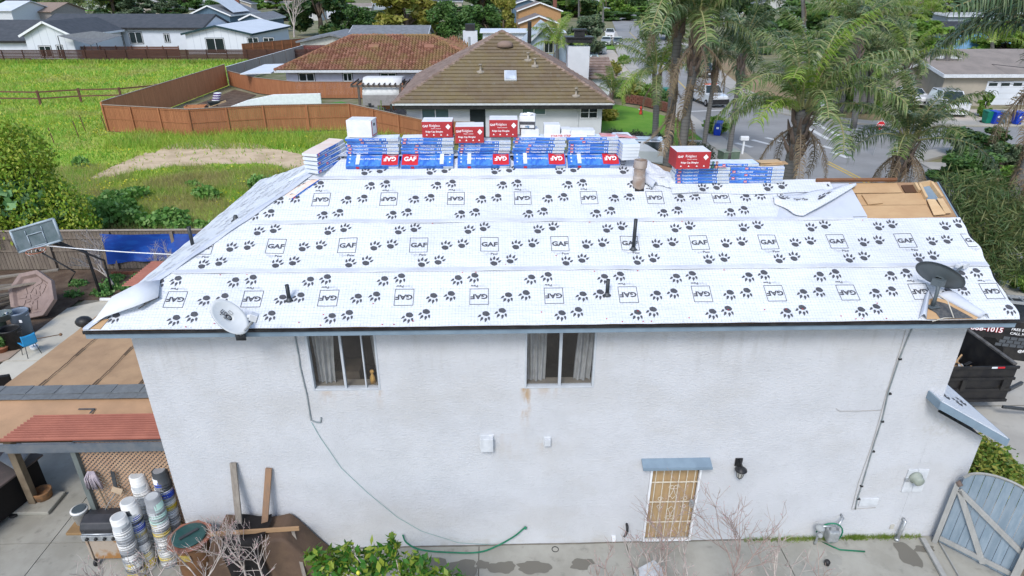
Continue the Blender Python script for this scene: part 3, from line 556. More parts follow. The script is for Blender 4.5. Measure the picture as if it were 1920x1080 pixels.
e = Yp(478, 596, -.95); MB().tube([b, b.lerp(e, .5)+Vector((0, 0, -.02)), e], .02, 6).build('feed_arm', GALV, t, True); MB().box(e+Vector((0, -.03, .03)), (.12, .1, .12), Matrix.Rotation(.4, 3, 'Y')).lathe([(.035, 0), (.035, .06)], 10, e+Vector((-.05, 0, .03)), M=Matrix.Rotation(R(-90), 3, 'Y')).build('receiver', PALE, t, bevel=.01)
cd = Yp(1762, 520, -.05)
t, c, M, P = dish(cd, (.42, .6, .62), (-.7, .1, .55), .3, .46, DD, DD, 'large dark grey satellite dish on the bare patch near the right roof corner', 0)
U, V = RFp(1745, 578); b = PF(U, V, .06); k2 = c-M.col[2]*.1
MB().tube([c-M.col[2]*.06, k2, b+Vector((0, 0, .28)), b], [.05, .035, .03, .03], 8).build('mast', DD, t, True); MB().box(b, (.2, .14, .02), .2).build('foot_plate', DD, t, bevel=.006); MB().box(k2, (.16, .16, .12), .5).build('mount_bracket', DD, t, bevel=.006)
e = Yp(1808, 497, .45); MB().tube([k2, k2.lerp(e, .5)+Vector((0, 0, -.05)), e], .022, 6).build('feed_arm', DD, t, True); MB().box(e, (.16, .1, .1), .5).box(e+Vector((-.12, -.03, 0)), (.09, .08, .08), .5).build('receiver', PALE, t, bevel=.015)
MB().tube([b+Vector((0, 0, .25)), b+Vector((.15, -.1, .15)), PF(U+.25, V-.25, .08), PF(U+.1, .02, .06), PF(U-.1, -.02, .02)], .009, 5).build('coaxial_cable', mat('cream_cable', (.55, .52, .45)), t, True)
# ================= ROOFING MATERIAL STACKED ON THE RIDGE =================
def wrapmat(name, a, b, amt=.5, sx=9):
    k = Mt(name).set(.35, 0, .5); n = k.noise(sx, 3, (1, .3, 3)); k.color(k.mix(n.ramp(.45, .6)*amt, a, b)); k.bump(k.noise(14, 4), .006, .6); return k.m
BLUEW = wrapmat('blue_wrapper', (.03, .13, .5), (.1, .33, .68)); TOPW = wrapmat('pale_wrapper_top', (.72, .75, .8), (.45, .6, .78), .45, 4); LABW = wrapmat('pale_label', (.58, .64, .7), (.4, .46, .54), .7, 30); ENDW = wrapmat('white_wrapper_end', (.68, .72, .75), (.6, .65, .7), .4)
TOPO = wrapmat('orange_wrapper_top', (.75, .62, .52), (.68, .4, .25), .6, 3)
def bundle(var, top=TOPW, tall=.064):
    t = thing('shingle_bundle', 'blue wrapped shingle bundle', 'shingle bundle'); m = MB(); h = tall; hx, hy = .485, .165
    xs = [-hx+2*hx*i/8 for i in range(9)]
    P = lambda x, y, z: (x, y, z+.004*math.sin(x*9+z*50))
    m.add([P(x, y, z) for x in xs for y, z in ((-hy, .003), (-hy-.006, h/2), (-hy, h-.003), (hy, h-.003), (hy+.006, h/2), (hy, .003))], [(i*6+j, i*6+(j+1) % 6, (i+1)*6+(j+1) % 6, (i+1)*6+j) for i in range(8) for j in (0, 1, 3, 4)], 0)
    o = len(m.v)-54; m.f += [(o+i*6+2, o+i*6+3, o+(i+1)*6+3, o+(i+1)*6+2) for i in range(8)]+[(o+i*6+5, o+i*6, o+(i+1)*6, o+(i+1)*6+5) for i in range(8)]; m.mi += [1]*16
    m.f += [tuple(o+j for j in range(6))[::-1], tuple(o+48+j for j in range(6))]; m.mi += [2, 2]
    m.build('wrapper', [BLUEW, top, ENDW], t)
    y = -hy-.009; rx = -.42 if var == 0 else -.2
    MB().bb(.27, .485, y, y+.008, .006, h-.006).build('pale_label', LABW, t)
    m = MB()
    for i in range(9): m.bb(.29+.021*i, .3+.021*i+.004*(i % 3), y-.002, y, .014+.012*(i % 2), h-.02)
    m.build('label_print', GREYINK, t)
    MB().bb(rx-.028, rx+.028, y, y+.008, .016, h-.012).build('brand_mark', RED, t)
    def tx(s, sz, x, z, mm, nm, b=.01, inv=1):
        vs, fs = text(s, sz, b); return MB().add([(x+inv*a, y-.003, z+inv*c) for a, c, _ in vs], fs).build(nm, mm, t)
    tx('GAF', .026, rx, h/2, WPRINT, 'brand_lettering', .03); tx('Timberline HDZ', .042, rx+.2, h/2, WPRINT, 'product_lettering')
    m = MB(); 
    for dx in (.2, .235): m.add([(dx-.015, y, h/2), (dx, y, h/2-.015), (dx+.015, y, h/2), (dx, y, h/2+.015)], [(0, 1, 2, 3)])
    m.build('diamond_mark', TOPW, t); return t
def draped(inv):
    """a bundle lying on the slope, its broad face with the big logo up"""
    t = thing('shingle_bundle', 'blue bundle', 'shingle bundle'); m = MB()
    m.grid(lambda u, v: (-.485+.97*u, -.18+.36*v, .085+.02*math.sin(v*PI)+.006*math.sin(u*20)), 12, 6); m.add([(-.485, -.18, 0), (.485, -.18, 0), (.485, -.18, .085), (-.485, -.18, .085), (-.485, .18, 0), (.485, .18, 0), (.485, .18, .085), (-.485, .18, .085)], [(0, 1, 2, 3), (1, 5, 6, 2), (5, 4, 7, 6), (4, 0, 3, 7)])
    m.build('wrapper', BLUEW, t); s = -1 if inv else 1
    MB().grid(lambda u, v: (s*(-.47+.3*u), -.16+.3*v, .0885+.02*math.sin((v*.83+.055)*PI)+.006*math.sin((.5+s*(-.485+.31*u))*20)), 4, 6).build('red_logo_panel', RED, t)
    vs, fs = text('GAF', .17, .03); MB().add([(s*(-.32+x*.72), s*y-.01, .115+0*x) for x, y, _ in vs], fs).build('brand_lettering', WPRINT, t)
    vs, fs = text('Timberline HDZ', .07, .01); MB().add([(s*(.08+x), s*y-.01, .114) for x, y, _ in vs], fs).build('product_lettering', WPRINT, t)
    m = MB()
    for q in (-.1, 0, .1): m.add([(s*.42-.02, q, .113), (s*.42, q-.025, .113), (s*.42+.02, q, .113), (s*.42, q+.025, .113)], [(0, 1, 2, 3)])
    m.bb(s*.27-.035, s*.27+.035, -.15, .15, .1, .1125); m.build('pale_band', TOPW, t)
    MB().bb(.3, .48, -.188, -.18, .01, .07).build('pale_label', LABW, t); MB().bb(-.3, -.24, -.188, -.18, .02, .065).build('brand_mark', RED, t)
    return t
b0, b1 = bundle(0), bundle(1); bO = bundle(0, TOPO); used = set()
ORD = ['bottom', 'second', 'third', 'fourth', 'fifth', 'sixth', 'top']
def place(proto, loc, rot, label, grp, sc=1):
    if proto.name not in used:
        used.add(proto.name); CH[proto.name] = [(c, kids(c)) for c in kids(proto)]; proto.location = loc; proto.rotation_euler = rot if isinstance(rot, tuple) else (0, 0, rot); proto['label'] = label; proto['group'] = grp; proto.scale = (sc,)*3 if not isinstance(sc, tuple) else sc; return proto
    return dup(proto, loc, rot, label, grp, sc)
def xw(px, py, Y): return Yp(px, py, Y).x
names = ['leftmost ridge stack', 'second ridge stack from the left', 'middle ridge stack', 'fourth ridge stack from the left', 'fifth ridge stack from the left']
Y0 = 3.16; Z0 = 7.5+.035
cxs = [xw((a+b)/2, 290, Y0-.17) for a, b in ((650, 750), (752, 852), (857, 957), (962, 1060), (1063, 1160))]
dA, dB = draped(True), draped(False); nl = [5, 5, 4, 5, 5]
for i, cx in enumerate(cxs):
    for j in range(nl[i]):
        place((b0, b1)[(i*3+j*2+(j > 2)) % 2], (cx+rnd.uniform(-.026, .026), Y0+rnd.uniform(-.025, .02), Z0+.0655*j+.004), rnd.uniform(-.025, .025), '%s flat blue shingle bundle of the %s' % (ORD[j], names[i]), 'blue shingle bundles in the ridge stacks', (1.07, 1, 1))
    p = PF(cx, 3.87, .03)
    place(dB if i == 1 else dA, (cx, p.y, p.z), (math.atan(TPS), 0, rnd.uniform(-.01, .01)), 'blue bundle with %s red logo draped below the %s' % ('upright' if i == 1 else 'upside down', names[i]), 'bundles draped down the front slope', (1.07, 1, 1))
ZT = Z0+.0655*5+.01
# fanned stack at the left hip
for j in range(5): place(bO if j == 4 else (b0, b1)[j % 2], (2.98-.02*j, 2.98+.012*j, 7.35+.073*j), (0, R(-9+j), R(60+2.5*j)), '%s bundle of the slanted stack at the left end of the ridge' % ORD[j], 'slanted bundles on the left hip')
place(bO, (2.62, 2.5, 7.06), (R(8), R(-20), R(48)), 'orange topped bundle slipping down the left hip below the slanted stack', 'slanted bundles on the left hip')
place(b1, (2.45, 3.55, 7.02), (R(6), R(-26), R(20)), 'blue bundle poking out beyond the left hip behind the slanted stack', 'slanted bundles on the left hip')
fl = MB().grid(lambda u, v: Vector((2.5-.2*v+.25*u, 2.15+.45*u, 6.98-.1*v+.2*u+.06*math.sin(v*PI)*math.cos(u*2))), 8, 6).build('loose_wrapper', ENDW, None, True, solid=.005); tag(fl, 'torn pale wrapper flap hanging off the slanted bundles at the left hip', 'plastic wrap')
# stack seen from its pale end, right of the ridge
for j in range(5): place((b0, b1)[j % 2], (xw(1179, 290, 2.75)-.06+.01*j, 3.14-.012*j, 7.5+.0655*j), (0, R(2), R(-82-1.2*j)), '%s bundle of the stack turned to show its pale end, left of the flue' % ORD[j], 'bundles turned end on beside the flue')
# right wing stacks
for i, (a, b, n) in enumerate(((1266, 1365, 5), (1368, 1467, 5))):
    cx = xw((a+b)/2, 335, 2.35)
    for j in range(n): place((b0, b1)[(j*3+i) % 2 if i else 0], (cx+rnd.uniform(-.015, .015), 2.5, 7.09+.0655*j), rnd.uniform(-.01, .01), '%s blue bundle of the %s stack on the lower right ridge' % (ORD[j], ('left', 'right')[i]), 'blue bundles on the lower right ridge', (1.09, 1, 1))
cx = xw(1400, 312, 2.4); place(b1, (cx-.28, 2.5, 7.09+.0655*5.05), .01, 'blue bundle bridging the two stacks on the lower right ridge', 'blue bundles on the lower right ridge')
# cartons
CARD = mat('white_carton', (.72, .72, .72), (.64, .65, .66), 5, .7); CARDR = mat('red_carton', (.4, .035, .04), (.36, .03, .035), 5, .6)
def carton(loc, sz, rot, label, red=True, grp=None):
    W_, D, H = sz; t = thing('red_carton' if red else 'white_carton', label, 'carton', loc, rot, grp)
    m = MB().box((0, 0, H/2), (W_, D, H)); m.mi = [0, 0, 1 if red else 0, 1 if red else 0, 1 if red else 0, 1 if red else 0]; m.build('box_body', [CARD, CARDR], t, bevel=.006)
    MB().bb(-W_/2+.01, W_/2-.01, -.0015, .0015, H+.001, H+.003).build('lid_seam', GREYINK, t)
    if red:
        y = -D/2-.002
        def tx(s, sz, x, z, b=.01, mm=WPRINT, nm='lettering'): vs, fs = text(s, sz, b); MB().add([(x+a, y, z+c) for a, c, _ in vs], fs).build(nm, mm, t)
        tx('GAF', .058, -W_*.385, H*.72, .025); tx('Ridglass', .068, -W_*.08, H*.73, .0); tx('Ridge Cap Shingles', .045, -W_*.1, H*.36, .02); tx('Impact resistant', .03, -W_*.04, H*.56, .0)
        m = MB().add([(W_*.36-.05, y, H*.68), (W_*.36, y, H*.68-.055), (W_*.36+.05, y, H*.68), (W_*.36, y, H*.68+.055)], [(0, 1, 2, 3)])
        for q in (-.35, -.12, .12, .33): m.add([(W_*q-.018, y, H*.13), (W_*q+.018, y, H*.13), (W_*q, y, H*.13+.03)], [(0, 1, 2)])
        m.build('diamond_mark', WPRINT, t)
    return t
G1 = 'red cartons on the shingle stacks'
def cpos(px, py, Y, z): p = Yp(px, py, Y); return (p.x, Y, z)
t = carton(cpos(680, 250, 3.2, ZT), (.5, .4, .33), -.12, 'white carton with red edged right end on the leftmost ridge stack', False); MB().bb(.253, .256, -.17, -.15, .02, .31).bb(.253, .256, .15, .17, .02, .31).bb(.253, .256, -.15, .15, .02, .035).build('red_border', RED, t); MB().bb(.2505, .254, -.05, .04, .2, .25).build('hand_hole', BLACK, t)
carton(cpos(822, 252, 3.2, ZT), (.6, .46, .31), 0, 'leftmost red carton, on the second ridge stack', grp=G1); carton(cpos(881, 255, 3.15, ZT-.1), (.56, .46, .32), .02, 'red carton resting a little lower, between the leftmost and third red cartons', grp=G1)
carton(cpos(944, 248, 3.2, ZT), (.56, .46, .34), -.01, 'third red carton, right beside the black banded box', grp=G1); carton(cpos(1291, 308, 2.42, 7.09+.0655*5+.01), (.66, .5, .33), .02, 'red carton on the lower right ridge, apart from the others', grp=G1)
carton(cpos(992, 256, 3.25, ZT-.02), (.36, .32, .15), .05, 'low white box beneath the black banded box', False)
t = carton(cpos(989, 238, 3.25, ZT+.14), (.31, .3, .25), -.1, 'white box with a black printed band and torn top', False); MB().bb(-.157, .157, -.157, -.152, .08, .14).bb(-.157, -.14, -.156, -.152, .0, .14).bb(.14, .157, -.156, -.152, 0, .14).bb(-.14, .14, -.156, -.152, 0, .015).build('black_band', INK, t)
m = MB(); m.grid(lambda u, v: Vector((-.13+.25*u, -.1+.22*v, .26+.05*noise.noise((u*4, v*4, 2)))), 8, 8).build('torn_flap', CARD, t); vs, fs = text('mfg', .06, .02); MB().add([(x, -.158, .04+y) for x, y, _ in vs], fs).build('lettering', mat('blue_ink', (.05, .2, .4)), t)
carton(cpos(1034, 246, 3.2, ZT), (.32, .3, .22), 0, 'plain white box standing on the fourth ridge stack', False)
for i, (px, py, wd) in enumerate(((1060, 250, .2), (1090, 253, .5))): carton(cpos(px, py, 3.25, ZT), (wd, .32, .1+.02*(1-i)), 0, ('thin small white box next to the plain white box', 'long flat white carton on the fifth ridge stack')[i], False)
t = carton(cpos(1060, 259, 3.1, ZT-.02), (.86, .12, .06), 0, 'long narrow white carton with red lettering in front of the plain white box', False); vs, fs = text('STARTER STRIP', .06, .02); MB().add([(x-.1, -.063, .03+y) for x, y, _ in vs], fs).build('lettering', RED, t)
PINK = mat('pink_sheet', (.6, .2, .2), (.66, .4, .4), 5, .5)
tag(MB().grid(lambda u, v: Vector((8.45+.75*u, 3.05+.3*v, ZT+.015*noise.noise((u*5, v*3, 1))-.06*u*u)), 8, 4).build('red_wrapper_sheet', PINK, None, True, solid=.005), 'pinkish red wrapper lying over the right end of the ridge stacks', 'plastic wrap')
tag(MB().grid(lambda u, v: Vector((10.3+.5*u, 2.28+.25*v, 7.09+.0655*5+.012+.01*noise.noise((u*5, v*3, 1)))), 8, 4).build('red_wrapper_sheet', PINK, None, True, solid=.005), 'red wrapper scrap beside the caulk tubes on the lower right stack', 'plastic wrap')
for i, px in enumerate((1330, 1336, 1343)):
    p = Yp(px, 303, 2.4); t = thing('caulk_tube', ('white caulk tube, left of three on the lower right stack', 'green caulk tube, middle of three on the lower right stack', 'salmon caulk tube, right of three on the lower right stack')[i], 'caulk tube', (p.x, 2.35, 7.09+.0655*5+.04), (R(8), 0, -.35), 'caulk tubes')
    Mx2 = Matrix.Rotation(R(90), 3, 'X'); MB().lathe([(.03, -.12), (.03, .12), (.012, .13), (.006, .19)], 12, M=Mx2).build('tube_body', mat('tube%d' % i, ((.6, .6, .6), (.05, .16, .1), (.6, .25, .18))[i], rough=.4), t, True); MB().lathe([(.031, .05), (.031, .12)], 12, M=Mx2).build('end_cap', BLACK, t, True)
for i, (dx, dz, a) in enumerate(((0, 0, .05), (.1, .022, -.1), (-.02, .044, .12))): p = Yp(1444, 312, 2.45); tag(MB().box((p.x+dx, 2.5, 7.09+.0655*5+.02+dz), (.45, .2, .018), a).build('wood_scrap', (PLY2, PLY, PLY2)[i]), ('lowest', 'middle', 'topmost')[i]+' wood offcut at the right end of the lower right stack', 'wood offcut', 'wood offcuts')
# ================= GROUND NEAR THE HOUSE =================
def wetmat(nm, c): return Mt(nm).color(c).set(.45, 0, .5).m
k = Mt('terrain_green').set(.95, 0, .1); x, y, z = k.co(); n = k.noise(.06, 8).ramp(.4, .6); n2 = k.noise(.5, 8).ramp(.35, .65)
k.color(k.mix(n2*.6, k.mix(n, (.1, .13, .045), (.2, .19, .1)), (.3, .26, .2))); k.bump(k.noise(3, 6), .06); TERR = k.m
struct(MB().poly([(-1600, -300, -.1), (1600, -300, -.1), (1600, 3500, -.1), (-1600, 3500, -.1)]).build('ground', TERR))
def gpoly(name, pix, z, m, kind='structure', parent=None): return MB().poly([G(px, py, z) for px, py in pix]).build(name, m, parent, kind=kind)
def wpoly(name, pts, z, m, kind='structure', parent=None, th=0):
    mb = MB(); mb.prism(pts, z-th, z) if th else mb.poly([(a, b, z) for a, b in pts]); return mb.build(name, m, parent, kind=kind)
# concrete slabs with recessed joints
pat = thing('concrete_patio', '', ''); del pat['label'], pat['category']; pat['kind'] = 'structure'
wpoly('joint_bed', [(-15, -4.5), (17, -4.5), (17, 0), (0, 0), (0, 9), (-3.2, 11.9), (-9, 11.9), (-9, 6), (-15, 6)], -.035, mat('joint_dirt', (.14, .13, .11), (.2, .18, .14)), parent=pat)
def slab(pts, col=CONC): MB().prism(pts, -.03, .0).build('slab', col, pat)
gp = .018
for x0, x1, y0, y1 in ((-15, -7.2, -4.4, .3), (-7.2, -3.1, -4.4, .3), (-3.1, -.4, -4.4, -1.6), (-.4, 2.6, -4.4, 0), (-3.1, -.4, -1.6, .3), (2.6, 5.9, -4.4, 0), (5.9, 9, -4.4, 0), (9, 12.2, -4.4, 0), (12.2, 17, -4.4, 0), (-15, -7.2, .3, 3.2), (-7.2, -3.1, .3, 3.2), (-3.1, -.02, .3, 4), (-7.2, -3.1, 3.2, 7.6), (-3.1, -.02, 4, 9)):
    slab(**dict(col=mat('pale_patio_concrete', (.55, .51, .42), (.46, .43, .355), .8, .9, bump=.005, bsc=60, dirt=.35) if y0 > 3 else CONC, pts=[(x0+gp/2, y0+gp/2), (x1-gp/2, y0+gp/2), (x1-gp/2, y1-gp/2), (x0+gp/2, y1-gp/2)]))
CONC2 = mat('pale_patio_concrete', (.55, .51, .42), (.46, .43, .355), .8, .9, bump=.005, bsc=60, dirt=.35)
slab([(-9.2, 7.62), (-3.12, 7.62), (-3.12, 11.8), (-8.2, 11.8), (-9.2, 11.2)], CONC2); slab([(-8.7, 3.22), (-7.22, 3.22), (-7.22, 7.58), (-9, 7.58)], CONC2)
WET = wetmat('wet_concrete', (.15, .14, .115)); DRYST = mat('dry_stain', (.29, .285, .25), (.33, .325, .29), 2)
def blot(cx, cy, rx, ry, seed, m=WET, nm='wet_patch', z=.004):
    z += .0007*(seed % 5)
    n = 26; pts = []
    for i in range(n): a = 2*PI*i/n; r = 1+.55*noise.noise((math.cos(a)*1.6+seed, math.sin(a)*1.6, seed)); c, s = math.cos(a), math.sin(a); pts.append((cx+rx*r*c, cy+ry*r*s, z))
    MB().poly(pts).build(nm, m, pat, kind='structure')
for i, (px, py, rx, ry) in enumerate(((800, 1061, .55, .16), (868, 1066, .3, .2), (905, 1060, .16, .1), (943, 1064, .3, .15), (1000, 1064, .35, .17), (1092, 1058, .24, .15), (1703, 1040, .2, .32), (1735, 1030, .2, .1))):
    p = G(px, py); blot(p.x, p.y, rx, ry, i*3.3+1)
for i in range(14): blot(rnd.uniform(-3, 14), rnd.uniform(-1.6, -.3), rnd.uniform(.15, .6), rnd.uniform(.1, .3), i*2.1, DRYST, 'old_stain', .003)
p = G(1041, 1030); MB().lathe([(.07, -.02), (.075, .006), (.06, .006), (.055, -.015)], 16, p).build('floor_drain', BLACK, pat, kind='structure')
t = MB(); pts = []
g = np.random.default_rng(5)
gx = np.concatenate([g.uniform(11.5, 15.3, 900), g.normal(13.9, .12, 500), g.normal(14.5, .1, 150), g.normal(12.6, .3, 200)]); gy = -np.abs(g.normal(0, .035, len(gx)))-.01
GRASSM = leafmat('grass_blade', (.12, .24, .03), (.2, .3, .05), (.3, .32, .1), .2)
blades('wall_weeds', GRASSM, np.stack([gx, gy, 0*gx], 1), .1, .006, 3, .5)
MB().tube([(x, -.015+.006*math.sin(x*3), .012) for x in [i*.5 for i in range(30)]], .012, 4).build('base_joint', mat('joint_dirt'), pat, kind='structure')
# soil bed, back fence yard
SOIL = mat('dark_soil', (.085, .055, .038), (.14, .1, .07), 1.5, .95, bump=.03, bsc=9, dirt=.4)
wpoly('soil_bed', [(-14, 11.9), (-2, 11.9), (-2, 14.7), (-14, 14.7)], -.01, SOIL, th=.05); wpoly('side_yard_soil', [(-20, 3.5), (-9.05, 3.5), (-9.2, 11.9), (-20, 14.7)], -.02, SOIL, th=.03)
tag(MB().tube([(-8.3, 11.75, .06), (-7, 11.7, .06), (-5.5, 11.9, .06), (-4.4, 12.3, .06)], .07, 8).build('pvc_pipe', WHITE, None, True), 'long white plastic pipe edging the concrete in front of the soil bed', 'pipe')
# flagstones
fp = thing('flagstone_path', '', ''); del fp['label'], fp['category']; fp['kind'] = 'structure'; STONE = woodmat('flagstone', (.42, .31, .24), (.34, .27, .2), 3)
sites = [(-9.6+.62*i+rnd.uniform(-.15, .15)-(j % 2)*.25, 3.2+.52*j+rnd.uniform(-.12, .12)) for i in range(-4, 3) for j in range(10)]
def cell(c, pts, r=.55):
    poly = [(c[0]+r*math.cos(a), c[1]+r*math.sin(a)) for a in [i*PI/6 for i in range(12)]]
    for q in pts:
        if q == c or (q[0]-c[0])**2+(q[1]-c[1])**2 > 2: continue
        nx, ny = q[0]-c[0], q[1]-c[1]; l = math.hypot(nx, ny); nx /= l; ny /= l; d = l/2-.03; out = []
        for i in range(len(poly)):
            a, b = poly[i], poly[(i+1) % len(poly)]; da = (a[0]-c[0])*nx+(a[1]-c[1])*ny-d; db = (b[0]-c[0])*nx+(b[1]-c[1])*ny-d
            if da <= 0: out.append(a)
            if da*db < 0: t = da/(da-db); out.append((a[0]+(b[0]-a[0])*t, a[1]+(b[1]-a[1])*t))
        poly = out
        if len(poly) < 3: return None
    return poly
for c in sites:
    if c[0] > -8.9: continue
    q = cell(c, sites)
    if q: MB().prism(q, -.02, .02+rnd.uniform(0, .015)).build('stone', STONE, fp, bevel=.01)
# ---- fences ----
GREYW = woodmat('grey_fence_wood', (.24, .2, .16), (.15, .12, .1), 2, (3, 3, .6)); ORW = woodmat('orange_fence_wood', (.4, .17, .08), (.31, .125, .058), 1.2, (3, 3, .5), .002); ORW2 = woodmat('bright_fence_wood', (.62, .28, .13), (.52, .22, .1), 1.2, (3, 3, .5), .002)
DKW = woodmat('dark_brown_slats', (.085, .042, .032), (.06, .03, .025), 2, (.6, .6, 3), .002); CAPW = woodmat('weathered_cap', (.42, .36, .3), (.33, .27, .22), 3)
def fence(pts, h, m, label, postm=None, bw=.14, rails=(.35, .85), step=2.4, vert=True, cap=True, side=-1, name='wooden_fence', zb=0, capm=None):
    t = thing(name, label, 'fence', (pts[0][0], pts[0][1], zb)); o = Vector((pts[0][0], pts[0][1], 0)); bd = MB(); rl = MB(); cp = MB(); postm = postm or m; hs = h if isinstance(h, (list, tuple)) else [h]*len(pts)
    for i in range(len(pts)-1):
        a, b = Vector((*pts[i], 0))-o, Vector((*pts[i+1], 0))-o; d = b-a; Ln = d.length; d /= Ln; nn = Vector((d.y, -d.x, 0))*side*-1; h0, h1 = hs[i], hs[i+1]
        if vert:
            k_ = max(1, int(Ln/bw))
            for j in range(k_):
                p = a+d*(j+.5)*Ln/k_; hh = h0+(h1-h0)*(j+.5)/k_+rnd.uniform(-.01, .01); bd.box(p+Vector((0, 0, hh/2))+nn*rnd.uniform(0, .008), (Ln/k_-.012, .02, hh), math.atan2(d.y, d.x))
        else:
            k_ = int(h0/bw)
            for j in range(k_): bd.bar(a+Vector((0, 0, (j+.5)*bw)), b+Vector((0, 0, (j+.5)*bw)), .02, bw-.03)
        for r in rails: rl.bar(a+nn*.03+Vector((0, 0, h0*r)), b+nn*.03+Vector((0, 0, h1*r)), .04, .07)
        if cap: cp.bar(a+Vector((0, 0, h0+.02)), b+Vector((0, 0, h1+.02)), .12, .035)
        k_ = max(1, round(Ln/step))
        for j in range(k_+(i == len(pts)-2)):
            p = a+d*j*Ln/k_+nn*.07; hh = h0+(h1-h0)*j/k_; MB().box(p+Vector((0, 0, hh/2-.01)), (.13, .1, hh-.03), math.atan2(d.y, d.x)).build('post', postm, t)
    bd.build('board', m, t, kind='stuff')
    if rails: rl.build('rail', postm, t)
    if cap: cp.build('cap_rail', capm or CAPW, t)
    return t
fence([(-14.2, 14.75), (-4.2, 14.75)], 1.66, GREYW, 'weathered grey board fence behind the soil bed, blue tarp hung on it', rails=(.5, .82))
TARP = wrapmat('blue_tarp', (.01, .05, .28), (.015, .09, .4), .6, 2)
tp_ = MB().grid(lambda u, v: Vector((-9.5+5.2*u+.08*math.sin(v*4), 14.62-.06*math.sin(u*9+v*4)-.05*math.sin(u*25)*v, 1.58-.05*math.sin(u*PI)-(1.35-.25*math.sin(u*3))*v)), 60, 14).build('blue_tarp', TARP, None, True); tag(tp_, 'bright blue tarp draped over the weathered board fence', 'tarp')
BRK = woodmat('brick_red', (.24, .1, .06), (.18, .08, .05)); eb = thing('brick_edging', 'low brick edging along the foot of the fence with the blue tarp', 'edging', (-9, 14.2, 0))
for i in range(22):
    MB().box((i*.23-.1, rnd.uniform(-.01, .01), .05), (.21, .1, .1+rnd.uniform(0, .02)), rnd.uniform(-.03, .03)).build('brick', BRK, eb)
LEAFG = leafmat('weed_leaf', (.07, .2, .05), (.12, .28, .07), (.2, .33, .1)); 
cloud('bed_weeds', LEAFG, None, [(rnd.uniform(-10, -4.5), rnd.uniform(12.2, 14), .05, .4, .3, .15) for i in range(26)], 5000, .07, 4, .2, .6, 'stuff', up=1.5)
TWIG = mat('grey_twig', (.5, .45, .4), (.36, .3, .27), 6); TWIGR = mat('red_twig', (.3, .22, .19), (.4, .33, .29), 8)
def bare_tree(loc, h, label, m=TWIG, seed=1, spread=.6, levels=4, r0=.035, lean=(0, 0), buds=None, nb=3, name='bare_fruit_tree'):
    g = random.Random(seed); t = thing(name, label, 'tree', loc); mb = MB(); tips = []
    def grow(p, d, ln, r, lv):
        pts = [p]; q = p; dd = d.copy()
        for i in range(4): dd = (dd+Vector((g.uniform(-1, 1), g.uniform(-1, 1), g.uniform(-.3, .7)))*.13).normalized(); q = q+dd*ln/4; pts.append(q)
        mb.tube(pts, [r*(1-.12*i) for i in range(5)], 5 if r > .012 else 3, cap=False)
        if lv <= 1: tips.extend(pts[1:])
        if lv:
            for i in range(nb+(lv > 1)):
                s = pts[g.choice((2, 3, 4, 4))]; nd = (dd+Vector((g.uniform(-1, 1), g.uniform(-1, 1), g.uniform(-.3, .6)))*spread*1.25).normalized(); grow(s, nd, ln*g.uniform(.55, .85), max(r*.6, .0045), lv-1)
    grow(Vector((0, 0, 0)), Vector((lean[0], lean[1], 1)).normalized(), h*.34, r0, levels); mb.build('branches', m, t, True)
    if buds:
        b = MB()
        for p in tips:
            if g.random() < .22: s = g.uniform(.006, .012); q = p+Vector((g.uniform(-1, 1), g.uniform(-1, 1), 0))*.01; b.add([q+Vector((s, 0, 0)), q+Vector((0, s, 0)), q+Vector((-s, 0, 0)), q+Vector((0, -s, 0)), q+Vector((0, 0, s)), q-Vector((0, 0, s))], [(0, 1, 4), (1, 2, 4), (2, 3, 4), (3, 0, 4), (1, 0, 5), (2, 1, 5), (3, 2, 5), (0, 3, 5)])
        b.build('buds', buds, t, kind='stuff')
    return t
bare_tree((-8.4, 12.9, 0), 2.6, 'bare fruit tree with a pale trunk left of the blue tarp', seed=3, lean=(-.35, .1), r0=.06); bare_tree((-6.4, 13.0, 0), 2.3, 'bare many stemmed fruit tree in front of the blue tarp', seed=9, r0=.04, spread=.8); bare_tree((-5.4, 13.3, 0), 1.7, 'small bare sapling before the right end of the blue tarp', seed=11, r0=.02)
# basketball hoop
t = thing('basketball_hoop', 'portable basketball hoop with a clear grey framed backboard over the side yard', 'basketball hoop', (-8.9, 12.3, 0))
BB = [Vector(Yp(px, py, 11.9))-Vector((-8.9, 12.3, 0)) for px, py in ((22, 434), (98, 412), (113, 450), (38, 468))]; BB[3] = BB[2]+(BB[0]-BB[1])
BB = [b+(b-sum(BB, Vector())/4)*.06 for b in BB]; dn = (BB[1]-BB[0]).cross(BB[3]-BB[0]).normalized(); dn = -dn if dn.y > 0 else dn
MB().extr([b*.96+sum(BB, Vector())/4*.04 for b in BB], dn*.01).build('backboard', mat('smoky_board', (.15, .19, .21), (.1, .14, .15), 2.5, .12), t)
m = MB(); FR = mat('hoop_frame', (.35, .42, .47), rough=.4)
for i in range(4): m.tube([BB[i], BB[(i+1) % 4]], .045, 6)
m.build('backboard_frame', FR, t, True); cB = sum(BB, Vector())/4; ux = (BB[1]-BB[0]).normalized(); uy = (BB[0]-BB[3]).normalized(); m = MB(); lc = cB-uy*.12
sq = [lc+ux*a+uy*b+dn*.03 for a, b in ((-.3, -.22), (.3, -.22), (.3, .22), (-.3, .22))]
for i in range(4): m.tube([sq[i], sq[(i+1) % 4]], .018, 5)
for s in (-1, 1): m.tube([lc+ux*s*.32+uy*.4+dn*.03, lc+ux*s*.32+uy*.22+dn*.03], .015, 5)
m.build('target_square', FR, t, True); rc = cB-uy*.42+Vector((.05, -.35, -.02)); m = MB()
m.tube([rc+Vector((.3*math.cos(a), .3*math.sin(a), 0)) for a in [i*PI/10 for i in range(21)]], .014, 5); m.build('rim', mat('rust_orange', (.4, .13, .07)), t, True); m = MB()
